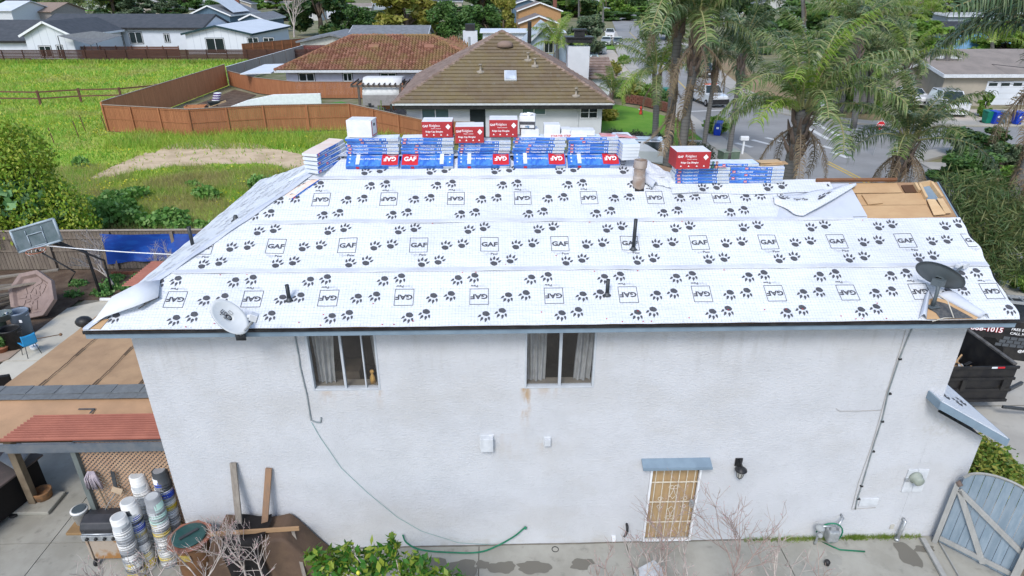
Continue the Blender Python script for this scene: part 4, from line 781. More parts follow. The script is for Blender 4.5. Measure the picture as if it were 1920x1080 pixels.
for i in range(12): a = i*PI/6; m.tube([rc+Vector((.3*math.cos(a), .3*math.sin(a), 0)), rc+Vector((.24*math.cos(a+.2), .24*math.sin(a+.2), -.1))], .006, 3)
m.build('net', WHITE, t); m = MB().tube([cB+Vector((.05, .1, -.2)), Vector((.0, .35, 1.6)), Vector((.35, -.1, 0))], .055, 8).tube([cB+Vector((.5, .1, -.2)), Vector((.5, .45, 1.2)), Vector((.55, .3, 0))], .04, 8).tube([cB+Vector((-.5, .05, -.3)), Vector((-.6, .3, .8)), Vector((-.75, 0, .5))], .03, 6)
m.build('pole', BLACK, t, True)
a, b = Yp(88, 461, 11.7), Yp(322, 477, 9); tag(MB().tube([a, a.lerp(b, .33)+Vector((0, 0, -.03)), a.lerp(b, .66)+Vector((0, 0, -.03)), b], .018, 5).build('clothes_line', WHITE, None, True), 'white line stretched from the basketball hoop to the roof', 'line')
# sandbox lid leaning on its side
t = thing('sandbox_lid', 'brown octagonal plastic sandbox lid leaning beside the hoop', 'sandbox lid'); oc = [G(20, 515, .55), G(55, 497, .85), G(103, 545, .35), G(98, 565, .0)]
TBM = mat('brown_plastic', (.26, .19, .165), (.21, .15, .13), 3, .6, bump=.01, bsc=5); Mx3 = Euler((R(52), R(20), R(-28))).to_matrix(); cc = Vector((-9.95, 10.9, .68))
def oct_(r, z): return [cc+Mx3 @ Vector((r*1.15*math.cos(PI/8+i*PI/4), r*math.sin(PI/8+i*PI/4), z)) for i in range(8)]
A_, B_, C2, D2 = oct_(.86, 0), oct_(.86, .16), oct_(.72, .16), oct_(.64, .05)
m = MB().add(A_+B_+C2+D2, [tuple(range(8))[::-1]]+[(k*8+i, k*8+(i+1) % 8, (k+1)*8+(i+1) % 8, (k+1)*8+i) for k in range(3) for i in range(8)]+[tuple(range(24, 32))]); m.build('lid_shell', TBM, t, bevel=.015)
sts = [(rnd.uniform(-.5, .5), rnd.uniform(-.45, .45)) for i in range(22)]
for c in sts:
    if c[0]**2+c[1]**2 > .2: continue
    q = cell(c, sts, .2)
    if q: MB().extr([cc+Mx3 @ Vector((a, b, .06)) for a, b in q], Mx3 @ Vector((0, 0, .012))).build('moulded_stone', TBM, t, bevel=.004)
# bins and chair
def bin_round(loc, r, h, m, label, rimm=None, grp='round bins at the left edge', open_=True):
    t = thing('rubbish_bin', label, 'bin', loc, 0, grp); MB().lathe([(r*.8, 0), (r*.98, h*.93), (r*1.04, h*.94), (r*1.04, h), (r*.95, h)]+([(r*.93, h*.9), (r*.78, .05)] if open_ else [(r*.9, h+.03), (r*.3, h+.07)]), 24).build('bin_body', m, t, True)
    m2 = MB()
    for s in (-1, 1): m2.tube([(s*r*1.0, -.09, h*.85), (s*r*1.13, -.06, h*.87), (s*r*1.13, .06, h*.87), (s*r*1.0, .09, h*.85)], .012, 5)
    m2.build('handle', m, t); return t
GB = mat('grey_blue_bin', (.2, .25, .32), (.17, .21, .27), 3, .5); t = bin_round(G(48, 625), .29, .85, GB, 'blue grey open bin, farthest back at the left edge'); MB().bb(.16, .25, -.27, -.265, .55, .65).build('label', WHITE, t)
bin_round(G(30, 652), .3, .72, BLACK, 'black round bin with a clear tub on top beside the blue chair'); p = G(20, 640); bin_round((p.x-.15, p.y+.25, .7), .27, .22, mat('clear_tub', (.2, .24, .24), (.12, .15, .15), 3, .25), 'smoky clear round tub resting on the black bin', grp='tubs'); bin_round(G(2, 632), .3, .8, mat('green_bin', (.12, .18, .16)), 'greenish bin half cut by the left picture edge')
CHB = mat('sky_blue_plastic', (.03, .3, .6), (.03, .27, .55), 3, .4); t = thing('plastic_chair', 'sky blue plastic school chair with thin metal legs beside black bin', 'chair', G(60, 664), R(55))
MB().grid(lambda u, v: Vector((-.2+.4*u, .2-(.4*min(v*1.6, 1)) if v < .625 else -.2-.06*(v-.625), (.4+.012*math.cos(u*PI*2) if v < .625 else .4+.36*(v-.625)/.375)+(.03*(abs(u-.5)*2)**3))), 12, 16).build('seat_shell', CHB, t, True, solid=.012)
for sx in (-1, 1):
    for sy in (-1, 1): MB().tube([(sx*.14, sy*.14, .39), (sx*.19, sy*.2, 0)], .011, 6).build('leg', DKMETAL, t, True)
p = G(58, 664); tag(MB().ball((p.x, p.y, .47), (.17, .12, .05)).build('black_cushion', BLACK, None, True), 'small dark bundle lying on the sky blue chair', 'cushion'); tag(MB().tube([(p.x+.05, p.y, .5), (p.x+.75, p.y+.5, .42)], .015, 6).ball((p.x+.75, p.y+.5, .42), .05).build('wooden_stick', mat('stick_brown', (.2, .12, .07)), None, True), 'short stick with a knob leaning off the blue chair', 'stick')
TERRA = mat('terracotta', (.36, .15, .08), (.3, .12, .07), 6); t = thing('flower_pot', 'terracotta pot with green plant left of black bin', 'plant pot', G(6, 660)); MB().lathe([(.14, 0), (.2, .18), (.22, .18), (.22, .22), (.19, .22)], 16).build('pot', TERRA, t, True); cloud('foliage', LEAFG, t, [(0, 0, .42, .22, .22, .22)], 400, .06, 5)
tag(MB().lathe([(.1, 0), (.12, .14), (.11, .14)], 14, G(66, 655)).build('white_tub', WHITE, None, True), 'small white tub under the sky blue chair', 'tub')
PLKS = woodmat('old_grey_plank', (.3, .26, .21), (.2, .17, .14), 2)
for i in range(9): tag(MB().box((-11.0+rnd.uniform(-.3, .3), 10.9+rnd.uniform(-.9, .9), .15+.12*i), (2.2, .16, .05), Euler((rnd.uniform(-.1, .1), rnd.uniform(-.15, .1), rnd.uniform(.1, .9))).to_matrix()).build('old_plank', PLKS), 'weathered plank in the heap under the backboard', 'plank', 'heap of weathered planks')
tag(MB().bb(-10.9, -10.0, 10.4, 10.9, .0, .35).build('plank_rack', mat('shade_box', (.06, .055, .05)), bevel=.02), 'dark low crate holding up the plank heap', 'crate')  # added block; its dark colour stands for shade among the planks
# ---- patio cover ----
t = pc = thing('patio_cover', 'flat patio cover in brown roofing felt joined to the left wall', 'patio cover')
FB = mat('brown_felt', (.43, .28, .16), (.35, .225, .13), 1.4, .95, bump=.008, bsc=5, dirt=.25); FB2 = mat('orange_felt', (.48, .29, .165), (.38, .235, .135), 1.1, .95, bump=.006, bsc=4, dirt=.2)
xe = lambda y: -4.12+.02*y
def pcz(x, y): return (2.96-.03*(y-1.5) if y > 1.5 else 2.96-.13*(1.5-y))
def sag(x, y): return .02*noise.noise((x*.8, y*.5, 1))+.012*noise.noise((x*.5, y*3.2, 4))
MB().grid(lambda u, v: (lambda y: (lambda x: (x, y, pcz(x, y)+sag(x, y)))(xe(y)+(-.01-xe(y))*u))(1.4+7.3*v), 40, 60).build('felt_sheet', FB, t, True)
MB().grid(lambda u, v: (lambda y, x: (x, y, pcz(x, y)+sag(x, y)*.8+.004))(1.42-1.2*v, -7.5+7.49*u), 40, 14).build('felt_sheet', FB2, t, True)
m = MB()
for x0 in (-3.3, -2.2, -1.25): 
    for i in range(19): y = 1.6+i*.35; m.bar((x0+.02*math.sin(i), y, pcz(x0, y)+.03+sag(x0, y)), (x0+.02*math.sin(i+1), y+.35, pcz(x0, y)+.03+sag(x0, y+.35)), .02 if i % 4 else .04, .006)
m.build('felt_lap', mat('lap_dark', (.12, .08, .05)), t)
SH = woodmat('grey_shingle', (.2, .215, .22), (.15, .16, .165), 8)
for i in range(26):
    x = -7.4+i*.287; MB().bar((x, 1.55, pcz(x, 1.55)+.04+.006*(i % 2)), (x+.3, 1.55, pcz(x, 1.55)+.045+.006*(i % 2)), .3, .01).build('shingle', SH, t)
    MB().bar((x, 1.33, pcz(x, 1.33)+.045+.006*(i % 2)), (x+.3, 1.33, pcz(x, 1.33)+.05), .2, .01).build('shingle', SH, t)
p, q = Yp(145, 765, .95), Yp(177, 767, .95); m = MB(); z0 = pcz(0, .95)+.03; m.bb(p.x, q.x, .95, .985, z0, z0+.008).bb(q.x-.035, q.x, .82, .95, z0, z0+.008); m.build('tar_mark', FELT, t)
CRG = mat('brick_corrugated', (.34, .125, .085), (.28, .1, .07), 2, .6, dirt=.2)
x0, x1 = Yp(62, 778, .75).x, -.01
MB().grid(lambda u, v: (x0+(x1-x0)*u-.28*v*(1-u), .78-.66*v, pcz(0, .78-.66*v)+.045+.03*math.sin(v*2*PI*11)), 6, 132).build('corrugated_panel', CRG, t, True)
MB().grid(lambda u, v: (-4.3+.6*u-.0*v, 6.9+1.8*v, 2.86+.03*math.sin(v*2*PI*14)), 4, 120).build('corrugated_panel', CRG, t, True)
m = MB().bb(-3.0, -.005, .06, .1, pcz(0, .1)-.2, pcz(0, .1)-.01); m.bb(-7.5, -3.0, .06, .1, pcz(0, .1)-.16, pcz(0, .1)-.01); m.build('front_fascia', mat('dark_grey_paint', (.1, .12, .14), (.14, .15, .16), 4, .6), t); m = MB()
for i in range(13): y = .3+i*.65; m.bb(-7.4 if y < 1.6 else xe(y)+.05, -.02, y, y+.05, pcz(0, y)-.17, pcz(0, y)-.03)
m.build('joist', woodmat('old_joist', (.16, .1, .06), (.1, .065, .04)), t); PW = woodmat('weathered_post', (.24, .19, .13), (.17, .13, .09), 3)
m1 = G(68, 945); 
for x, y, wd in ((m1.x, m1.y-.02, .15), (Yp(124, 824, .12).x+.03, .16, .1), (-4.3, 8.4, .12)): MB().box((x, y, pcz(x, y)/2-.12), (wd, wd, pcz(x, y)-.22)).build('post', PW if wd > .1 else mat('green_grey_post', (.14, .16, .15)), t, bevel=.006)
MB().bb(m1.x-.55, m1.x+.5, m1.y-.35, m1.y+.3, 0, .09).build('concrete_footing', CONC, t, bevel=.02); MB().bar((m1.x, m1.y, 2.1), (m1.x+.55, m1.y+.1, 2.78), .07, .07).build('brace', PW, t)
# lattice
lx0, lx1 = Yp(130, 826, .2).x+.08, -.02; zt = 2.72; LAT = mat('tan_lattice', (.42, .28, .18), (.36, .23, .15), 3); m = MB(); H_ = zt-.1; Wd = lx1-lx0; st_ = .09
for s in (1, -1):
    i = -int(H_/st_)-1
    while i*st_ < Wd+H_:
        a = i*st_; u0_, u1_ = max(0, a if s == 1 else a-H_), None
        # strip x = a + s*(z) clipped to the panel
        pts = []
        z0_, z1_ = 0.0, H_
        if s == 1: z0_, z1_ = max(0, -a), min(H_, Wd-a)
        else: z0_, z1_ = max(0, a-Wd), min(H_, a)
        if z1_-z0_ > .02: xa, xb = a+s*z0_, a+s*z1_; m.bar((lx0+xa, .2+(.004 if s == 1 else -.004), .1+z0_), (lx0+xb, .2+(.004 if s == 1 else -.004), .1+z1_), .006, .04, up=(0, 1, 0)) if False else m.extr([(lx0+xa-.022, .2-.007*s, .1+z0_), (lx0+xa+.022, .2-.007*s, .1+z0_), (lx0+xb+.022, .2-.007*s, .1+z1_), (lx0+xb-.022, .2-.007*s, .1+z1_)], (0, .006, 0))
        i += 1
m.build('lattice_strips', LAT, t, kind='stuff'); MB().bb(lx0-.04, lx0, .17, .23, .05, zt).bb(lx0, lx1, .18, .22, .05, .1).bb(lx0, lx1, .18, .22, zt, zt+.06).build('lattice_frame', mat('dark_grey_paint'), t)
tag(MB().ball(G(157, 603, 3.0), (.2, .17, .14), 12, 8).tube([G(146, 608, 2.95), G(150, 611, 2.9), G(156, 609, 2.95)], .02, 5).build('black_bowl', BLACK, None, True), 'small black covered pot at the far left edge of the patio cover', 'pot')
# ---- under the cover: bar counter, pot, hanging tools ----
t = thing('outdoor_counter', 'dark outdoor kitchen counter with closed black base beneath the patio cover', 'counter', (0, 0, 0)); CT = mat('dark_counter', (.09, .075, .07), (.13, .1, .09), 3, .5)
ca, cb = G(92, 915), G(0, 990); dd = (cb-ca).normalized(); nn = Vector((dd.y, -dd.x, 0)); nn = -nn if nn.x > 0 else nn; ln = 3.2; q = [ca, ca+dd*ln, ca+dd*ln+nn*1.0, ca+nn*1.0]; MB().prism([(v.x, v.y) for v in q], .1, .88).build('counter_base', mat('black_cloth', (.012, .01, .01), rough=.7), t, bevel=.01)
q2 = [ca-dd*.1-nn*.08, ca+dd*ln-nn*.08, ca+dd*ln+nn*1.1, ca+nn*1.1-dd*.1]; MB().prism([(v.x, v.y) for v in q2], .885, .93).build('counter_top', CT, t, bevel=.01); w_ = ca+dd*.9; MB().lathe([(.08, 0), (.08, .05)], 12, (w_.x, w_.y, .02)).build('caster', BLACK, t)
o = ca+nn*.4+dd*.3; tag(MB().box((o.x+.2, o.y, 1.15), (.75, .03, .5), Euler((R(-55), 0, R(-30))).to_matrix()).build('grill_lid_panel', mat('steel_panel', (.2, .2, .2), rough=.35, metal=.5), bevel=.01), 'thin grey metal panel leaning up over the dark counter', 'panel')
o = ca+dd*1.9+nn*.3; tag(MB().ball((o.x, o.y, 1.0), (.12, .1, .1)).ball((o.x+.03, o.y-.1, 1.1), (.07, .07, .1)).build('plastic_bag', ENDW, None, True), 'crumpled pale plastic bag standing on the dark counter', 'bag')
q = [(v.x+dd.x*-.4, v.y, 0) for v in q]; tag(MB().box((ca.x-1.3, ca.y+.5, 2.0), (1.6, .1, 1.3), .3).build('shade_cloth', mat('black_cloth')), 'black shade cloth hanging at the left side of the patio cover', 'cloth')
t = thing('flower_pot', 'rusty round pot with dried soil beside the post footing', 'plant pot', G(85, 938, .0)); MB().lathe([(.15, 0), (.2, .28), (.2, .3), (.17, .3), (.16, .22)], 14).build('pot', mat('rust_pot', (.28, .14, .06), (.16, .1, .06), 9, .8), t, True)
def hang(px, py, label, nm, fn): p = Yp(px, py, .12); fn(p, thing(nm, label, nm.replace('_', ' '), p))
def mop(p, t):
    m = MB()
    for i in range(22): a = rnd.uniform(-1, 1); m.tube([(a*.06, 0, .02), (a*.14, -.03-rnd.random()*.05, -.12), (a*.17, -.02-rnd.random()*.04, -.34-rnd.random()*.06)], .014, 4)
    m.build('mop_head', mat('mop_grey', (.42, .36, .38), (.3, .26, .3), 12), t, True); MB().tube([(.0, 0, -.1), (.1, 0, -1.25)], .014, 6).build('handle', PW, t)
hang(171, 885, 'grey string mop hung upside down on the lattice', 'string_mop', mop)
def spat(p, t): MB().tube([(-.32, -.02, -.45), (0, 0, 0)], .009, 6).build('handle', GALV, t); MB().box((.06, -.01, .07), (.2, .03, .14), Matrix.Rotation(.5, 3, 'Y')).build('wooden_head', mat('pale_wood', (.5, .38, .26)), t, bevel=.006)
hang(216, 924, 'long handled wooden brush hanging on the lattice left of the buckets', 'grill_brush', spat)
hang(214, 900, 'narrow dark metal strip hanging on the lattice beside the brush', 'metal_strip', lambda p, t: MB().box((0, 0, 0), (.07, .02, .42), Matrix.Rotation(.1, 3, 'Y')).build('strip', DKMETAL, t))
# grill
t = thing('gas_grill', 'black lidded gas grill with a rusty cabinet and tan side shelf', 'grill', (-1.8, -.02, 0)); RUST = mat('rusty_steel', (.36, .3, .24), (.3, .15, .05), 3, .6, dirt=.3, lo=.45, hi=.6)
MB().extr([(-.1, y, z) for y, z in ((-.26, .82), (-.27, .95), (-.2, 1.06), (-.02, 1.12), (.18, 1.08), (.25, .96), (.25, .82))], (.78, 0, 0)).build('lid', mat('grill_black', (.03, .032, .036), (.045, .045, .05), 5, .4), t, bevel=.02); MB().tube([(.0, -.3, .93), (.0, -.36, .93), (.58, -.36, .93), (.58, -.3, .93)], .014, 6).build('lid_handle', GALV, t, True)
MB().bb(-.1, .68, -.3, .25, .68, .815).build('control_panel', GALV, t, bevel=.01)
for i in range(4): MB().lathe([(.035, 0), (.03, .035)], 12, (.02+.17*i, -.3, .75), M=Matrix.Rotation(R(90), 3, 'X')).build('knob', BLACK, t, True)
MB().bb(-.02, .66, -.25, .22, .14, .675).build('cabinet', RUST, t, bevel=.015); MB().bb(-.45, -.105, -.2, .22, .74, .8).build('side_shelf', mat('tan_shelf', (.3, .19, .09), (.24, .15, .07), 4), t, bevel=.01); MB().bar((-.05, -.25, .14), (-.05, -.25, .68), .04, .04).build('frame_leg', RUST, t)
for sx in (.0, .6): MB().lathe([(.075, -.025), (.085, 0), (.075, .025)], 14, (sx, -.27, .08), M=Matrix.Rotation(R(90), 3, 'Y')).build('wheel', BLACK, t, True)
# buckets
BM = {n: mat('bucket_'+n, c, tuple(q*.85 for q in c), 5, .5, dirt=.2) for n, c in dict(white=(.72, .71, .68), grey=(.27, .28, .29), pale=(.48, .5, .5), dark=(.05, .055, .06), yellow=(.65, .48, .05), mint=(.4, .6, .52), blueband=(.03, .07, .4)).items()}
def bucket(m):
    t = thing('bucket', 'bucket', 'bucket'); MB().lathe([(.135, .36), (.138, .355), (.15, .05), (.158, .05), (.16, .0), (.15, 0), (.145, .03), (.13, .34)], 20).build('bucket_body', BM[m], t, True)
    MB().lathe([(.155, .075), (.16, .08), (.16, .09), (.152, .095)], 20).build('rim_ring', BM[m], t, True); MB().lathe([(.11, .3605), (.11, .366), (.02, .366)], 16).build('base_ring', BM['pale' if m != 'dark' else 'grey'], t); return t
BP = {n: bucket(n) for n in BM}
stacks = [((-.84, -.6), 20, ['white', 'white'], 'front left stack'), ((-.76, -.34), 22, ['white', 'white', 'dark', 'grey', 'pale', 'blueband'], 'tall white topped front stack'), ((-.36, -.28), 23, ['grey', 'grey', 'mint', 'grey', 'mint', 'pale'], 'grey topped stack by the barrel'),
 ((-.74, .08), 26, ['white', 'white', 'white', 'pale'], 'tall white topped back stack'), ((-.33, .06), 28, ['dark', 'dark', 'white', 'blueband', 'blueband', 'grey', 'pale'], 'black topped stack at the wall corner')]
def ordn(n):
    a = 'zeroth first second third fourth fifth sixth seventh eighth ninth tenth eleventh twelfth thirteenth fourteenth fifteenth sixteenth seventeenth eighteenth nineteenth'.split(); return a[n] if n < 20 else 'twentieth' if n == 20 else 'twenty '+a[n-20]
gb = random.Random(4); POOL = ['white', 'grey', 'pale', 'white', 'grey', 'pale', 'dark', 'white', 'grey', 'yellow']
for (x, y), nb_, tops, nm in stacks:
    cols = [gb.choice(POOL) if i > 3 else gb.choice(['yellow', 'white', 'grey']) for i in range(nb_-len(tops))]+tops[::-1]
    for j, cn in enumerate(cols):
        lab = '%s bucket, %s of the %s' % ({'blueband': 'bright blue', 'pale': 'pale grey', 'dark': 'black'}.get(cn, cn), 'topmost' if j == nb_-1 else 'lowest' if j == 0 else ordn(j+1)+' up', nm)
        place(BP[cn], (x+.004*math.sin(j*1.7)+.0022*j*(-.5 if x < -.5 else .4), y+.003*j, .062*j+.003), (.02*math.sin(j*2.1), .02*math.cos(j*1.3), j*.9), lab, 'upturned buckets stacked by the lattice')
p = Yp(160, 952, .1); t = thing('lidded_bucket', 'white bucket with a dark lid standing on the grill side shelf', 'bucket', (-2.02, .03, .86)); MB().lathe([(.12, 0), (.15, .3), (.158, .3), (.158, .33)], 18).build('bucket_body', BM['white'], t, True); MB().lathe([(.13, .331), (.12, .345), (.02, .345)], 18).build('dark_lid', mat('dark_lid', (.08, .1, .11), rough=.3), t); MB().tube([(.16*math.cos(a), .16*math.sin(a), .27-.03*math.sin(a*1)) for a in [i*PI/8 for i in range(-8, 1)]], .005, 4).build('wire_handle', GALV, t)
# barrel planter, basin, tarp heap, boards
t = thing('rusty_barrel', 'rusty octagonal barrel with a round dark green lid on top', 'barrel', (.4, -.62, .02)); RB = mat('brown_barrel', (.2, .1, .045), (.13, .07, .035), 3, .8, dirt=.3)
MB().lathe([(.26, 0), (.3, .1), (.3, .5), (.32, .55), (.3, .6), (.31, .95)], 20).build('barrel_body', RB, t, True); MB().lathe([(.33, .96), (.42, 1.04), (.41, 1.06), (.3, 1.05)], 8).build('octagonal_collar', mat('red_rust', (.3, .11, .07), (.2, .12, .09), 8, .8, dirt=.4), t); MB().lathe([(.3, 1.065), (.31, 1.09), (.28, 1.1), (.02, 1.1)], 28).build('green_lid', mat('green_lid', (.02, .065, .06), (.03, .08, .075), 5, .4), t, True); MB().box((0, 0, 1.12), (.36, .06, .04), .8).build('lid_bar', BM['dark'], t, bevel=.01); MB().bb(-.1, .1, -.33, -.32, .75, .9).build('warning_label', mat('yellow_label', (.5, .4, .08), (.3, .2, .08), 9), t)
t = thing('basin_on_drum', 'pale round basin upturned on a black drum next to the rusty barrel', 'drum', (.95, -.35, 0)); MB().lathe([(.24, 0), (.25, .6)], 16).build('drum', BM['dark'], t, True); MB().lathe([(.3, .6), (.28, .74), (.18, .84), (.02, .86)], 20).build('basin', mat('basin_grey', (.4, .43, .46), (.35, .38, .42), 4, .4), t, True)
BRT = mat('brown_tarp', (.13, .085, .055), (.1, .065, .045), 2, .8, bump=.02, bsc=4)
def hump(u, v): return min(1, .35+u*6)*(1-max(0, u-.68)/.32)**.8 if u < 1 else 0
tag(MB().grid(lambda u, v: Vector((.62+2.25*u+.2*v*(u-.4), -.06-.62*min(v*2.2, 1)-.22*max(0, v-.45)-.03*math.sin(u*26)*v, max(.01, (1.0+.03*math.sin(u*11))*hump(u, v)*(1-max(0, v-.45)/.55)+.09*noise.noise((u*5, v*4, 3))))), 34, 20).build('brown_tarp', BRT, None, True), 'brown tarp draped over a heap against the white wall', 'tarp')
tag(MB().grid(lambda u, v: Vector((1.08+.72*u+.06*math.sin(v*8), -.1-.66*min(v*2.2, 1)-.25*max(0, v-.45)-.04*math.sin(u*16)*v, max(.03, 1.07-.85*max(0, v-.42)/.58+.03*math.sin(u*7+v*3)))), 14, 14).build('black_sheet', mat('black_cloth'), None, True), 'black cloth hanging over the middle of the brown tarp', 'cloth')
GPL = woodmat('grey_plank', (.3, .27, .23), (.22, .19, .16), 4, (4, 4, .6)); BPL = woodmat('brown_plank', (.33, .2, .12), (.25, .17, .12), 4, (4, 4, .6)); TPL = woodmat('tan_plank', (.42, .27, .15), (.36, .22, .12), 4, (.6, 4, 4))
def board(a, b, w, h, m, lab, up=(0, 1, 0)): return tag(MB().bar(a, b, h, w, 0, up).build('wooden_board', m, bevel=.004), lab, 'board')
board(Yp(437, 868, -.04), G(458, 1075, .0), .045, .12, GPL, 'tall grey board leaning on the wall above the brown tarp'); board(Yp(504, 878, -.04), G(490, 1068, .0), .045, .12, BPL, 'reddish brown board leaning on the wall right of the grey board'); board((.8, -.62, 1.12), (2.45, -.5, 1.1), .09, .04, TPL, 'tan board lying level across the brown tarp', (0, 0, 1))
board((2.25, -.35, .9), (2.6, -1.0, .02), .12, .06, GPL, 'short grey board slanting at the right end of the brown tarp', (0, 0, 1))
t = thing('yellow_pail', 'yellow labelled plastic pail on the ground under the lemon bush', 'pail', G(563, 1078)); MB().lathe([(.12, -.2), (.14, .1), (.15, .1), (.12, .08)], 16).build('pail_body', BM['yellow'], t, True); MB().lathe([(.137, -.05), (.1385, .02)], 16).build('white_label', WHITE, t, True)
t = thing('yellow_pail', 'pale pail with green contents left of the yellow pail', 'pail', G(532, 1080)); MB().lathe([(.12, -.2), (.14, .0), (.13, 0)], 16).build('pail_body', BM['mint'], t, True)
# lemon shrub and blossoming twigs in front
LEM = leafmat('lemon_leaf', (.04, .15, .02), (.09, .24, .03), (.3, .36, .05), .3, .4); base = Vector((4.85, -2.35, .42)); t = thing('lemon_bush', 'bushy lemon shrub with yellow tipped leaves in front of the wall', 'shrub', base)
bl = [(-1.35, .55, 1.15, .35, .35, .35), (-.7, .5, 1.2, .45, .4, .35), (.0, .4, 1.05, .45, .4, .4), (.5, .3, .95, .3, .35, .3), (-.35, .6, 1.5, .14, .16, .3), (-1.7, .6, 1.2, .2, .2, .35), (.8, .35, .9, .18, .2, .2), (.3, .0, .7, .7, .5, .4), (-.6, 0, .8, .8, .5, .4), (-1.1, .6, 1.5, .15, .15, .2)]
cloud('foliage', LEM, t, bl, 2300, .085, 8, .35, .42, up=.4); m = MB()
for b in bl: m.tube([(0, 0, 0), (b[0]*.5, b[1]*.4, b[2]*.6), (b[0], b[1], b[2])], [.03, .018, .008], 5)
m.build('stems', TWIG, t, True)
for i, (dx, dy, z) in enumerate(((-.9, .25, 1.3), (-.55, .2, 1.1), (-.2, .15, 1.25), (.15, .1, .95), (.5, .05, 1.0), (-1.2, .2, .9))): MB().ball((dx, dy, z), (.035, .035, .045), 8, 6).build('lemon', mat('lemon_yellow', (.75, .6, .05), (.6, .6, .08), 8, .5), t, True)
BUD = mat('pink_bud', (.5, .26, .27), (.6, .42, .42), 20)
for i, (px, py, h, lab) in enumerate(((470, 1105, 2.2, 'bare twiggy tree with pale stems in front of the rusty barrel'), (1250, 1140, 2.7, 'pink budded bare tree in front of the barred door'), (1365, 1140, 3.0, 'pink budded bare tree standing right of the barred door'), (1130, 1150, 2.0, 'thin bare sapling left of the barred door'), (300, 1130, 1.8, 'low bare twiggy tree in front of the bucket stacks'), (1520, 1150, 1.6, 'small pink budded sapling near the gas meter'), (395, 1128, 2.0, 'pale twiggy tree rising before the barrel and basin'), (215, 1140, 1.8, 'pale low twigs at the foot of the gas grill'), (1440, 1150, 2.3, 'pink budded tree between the door and the gas meter'), (1295, 1165, 2.2, 'pink budded tree directly below the barred door'), (1200, 1135, 1.9, 'small budded tree beside the folding step stool'), (510, 1130, 1.7, 'pale twiggy tree before the brown tarp'))):
    bare_tree(G(px, py), h, lab, TWIGR if i in (1, 2, 3, 5) else TWIG, 21+i*4, .75, 4 if i < 3 else 3, .03, buds=BUD, nb=3, name='bare_budding_tree')
p = G(1215, 1105); t = thing('pet_carrier', 'pale folding step stool half hidden behind the bare pink budded tree', 'step stool', (p.x, p.y, 0), .5); t.name = 'step_stool'
MB().bb(-.25, .25, -.18, .18, .46, .49).build('top_step', PALE, t, bevel=.01)
for sx in (-1, 1):
    for sy in (-1, 1): MB().tube([(sx*.22, sy*.15, .46), (sx*.25, sy*.25, 0)], .016, 6).build('leg', GALV, t)
# ---- arched gate ----
gp_ = Vector((15.5, -.14, 0)); ge = Vector((16.45, -1.22, 0)); ga = math.atan2(ge.y-gp_.y, ge.x-gp_.x); gw = (ge-gp_).length; t = thing('arched_gate', 'arched weathered blue wooden garden gate at the right corner of the wall', 'gate', gp_, ga); BG = woodmat('weathered_blue_board', (.3, .37, .43), (.2, .27, .33), 3, (3, 3, .5)); PG = woodmat('pale_grey_timber', (.42, .42, .4), (.34, .34, .32), 3, (3, 3, .6))
na = 9; x0 = .1; bw = (gw-.1)/na
def arch(x): q = (x-x0)/(gw-.1)*2-1; return 1.72+.42*math.sqrt(max(0, 1-q*q*.97))
for i in range(na):
    a, b = x0+i*bw+.004, x0+(i+1)*bw-.004; MB().extr([(a, 0, .06), (b, 0, .06), (b, 0, arch(b)), ((a+b)/2, 0, arch((a+b)/2)), (a, 0, arch(a))], (0, .022+.004*(i % 2), 0)).build('board', BG, t)
MB().tube([(x, -.005, arch(x)+.012) for x in [x0+(gw-.1)*i/18 for i in range(19)]], .028, 5).build('arch_trim', PG, t); 
for a, b in (((x0, 1.5), (gw-.05, .75)), ((x0, 1.5), (gw*.62, .1)), ((x0, .18), (gw, .2))): MB().bar((a[0], -.032, a[1]), (b[0], -.032-.006*(a[1] < 1), b[1]), .045, .1, up=(0, 0, 1)).build('brace', PG, t, bevel=.004)
MB().bb(0, .09, -.06, .06, 0, 1.62).build('hinge_post', PG, t, bevel=.008); MB().tube([(.045, -.02, 1.6), (.045, -.02, 1.66), (.1, -.04, 1.6)], .05, 8).build('hinge', mat('hinge_brown', (.17, .13, .11)), t, True); MB().bb(gw-.1, gw+.03, -.12, -.05, .0, 1.3).build('latch_post', PG, t, bevel=.008); MB().bb(gw+.02, gw+.2, -.1, .05, 0, 1.5).build('outer_post', GREYW, t, bevel=.008)
q0 = ge+Vector((.1, -.1, 0)); fence([(q0.x, q0.y), (q0.x+1.4, q0.y-1.7)], 1.5, GREYW, 'brown grey board fence running on from the arched gate', rails=(.3, .8), bw=.15)
tag(MB().bar(G(1730, 1010, .05), G(1775, 1090, .05), .1, .06).build('ground_beam', PG, bevel=.006), 'pale timber lying on the concrete before the arched gate', 'timber'); tag(MB().bar(G(1757, 1010, .03), G(1800, 1085, .03), .02, .05).build('ground_batten', PG), 'thin batten on the ground beneath the arched gate', 'timber')
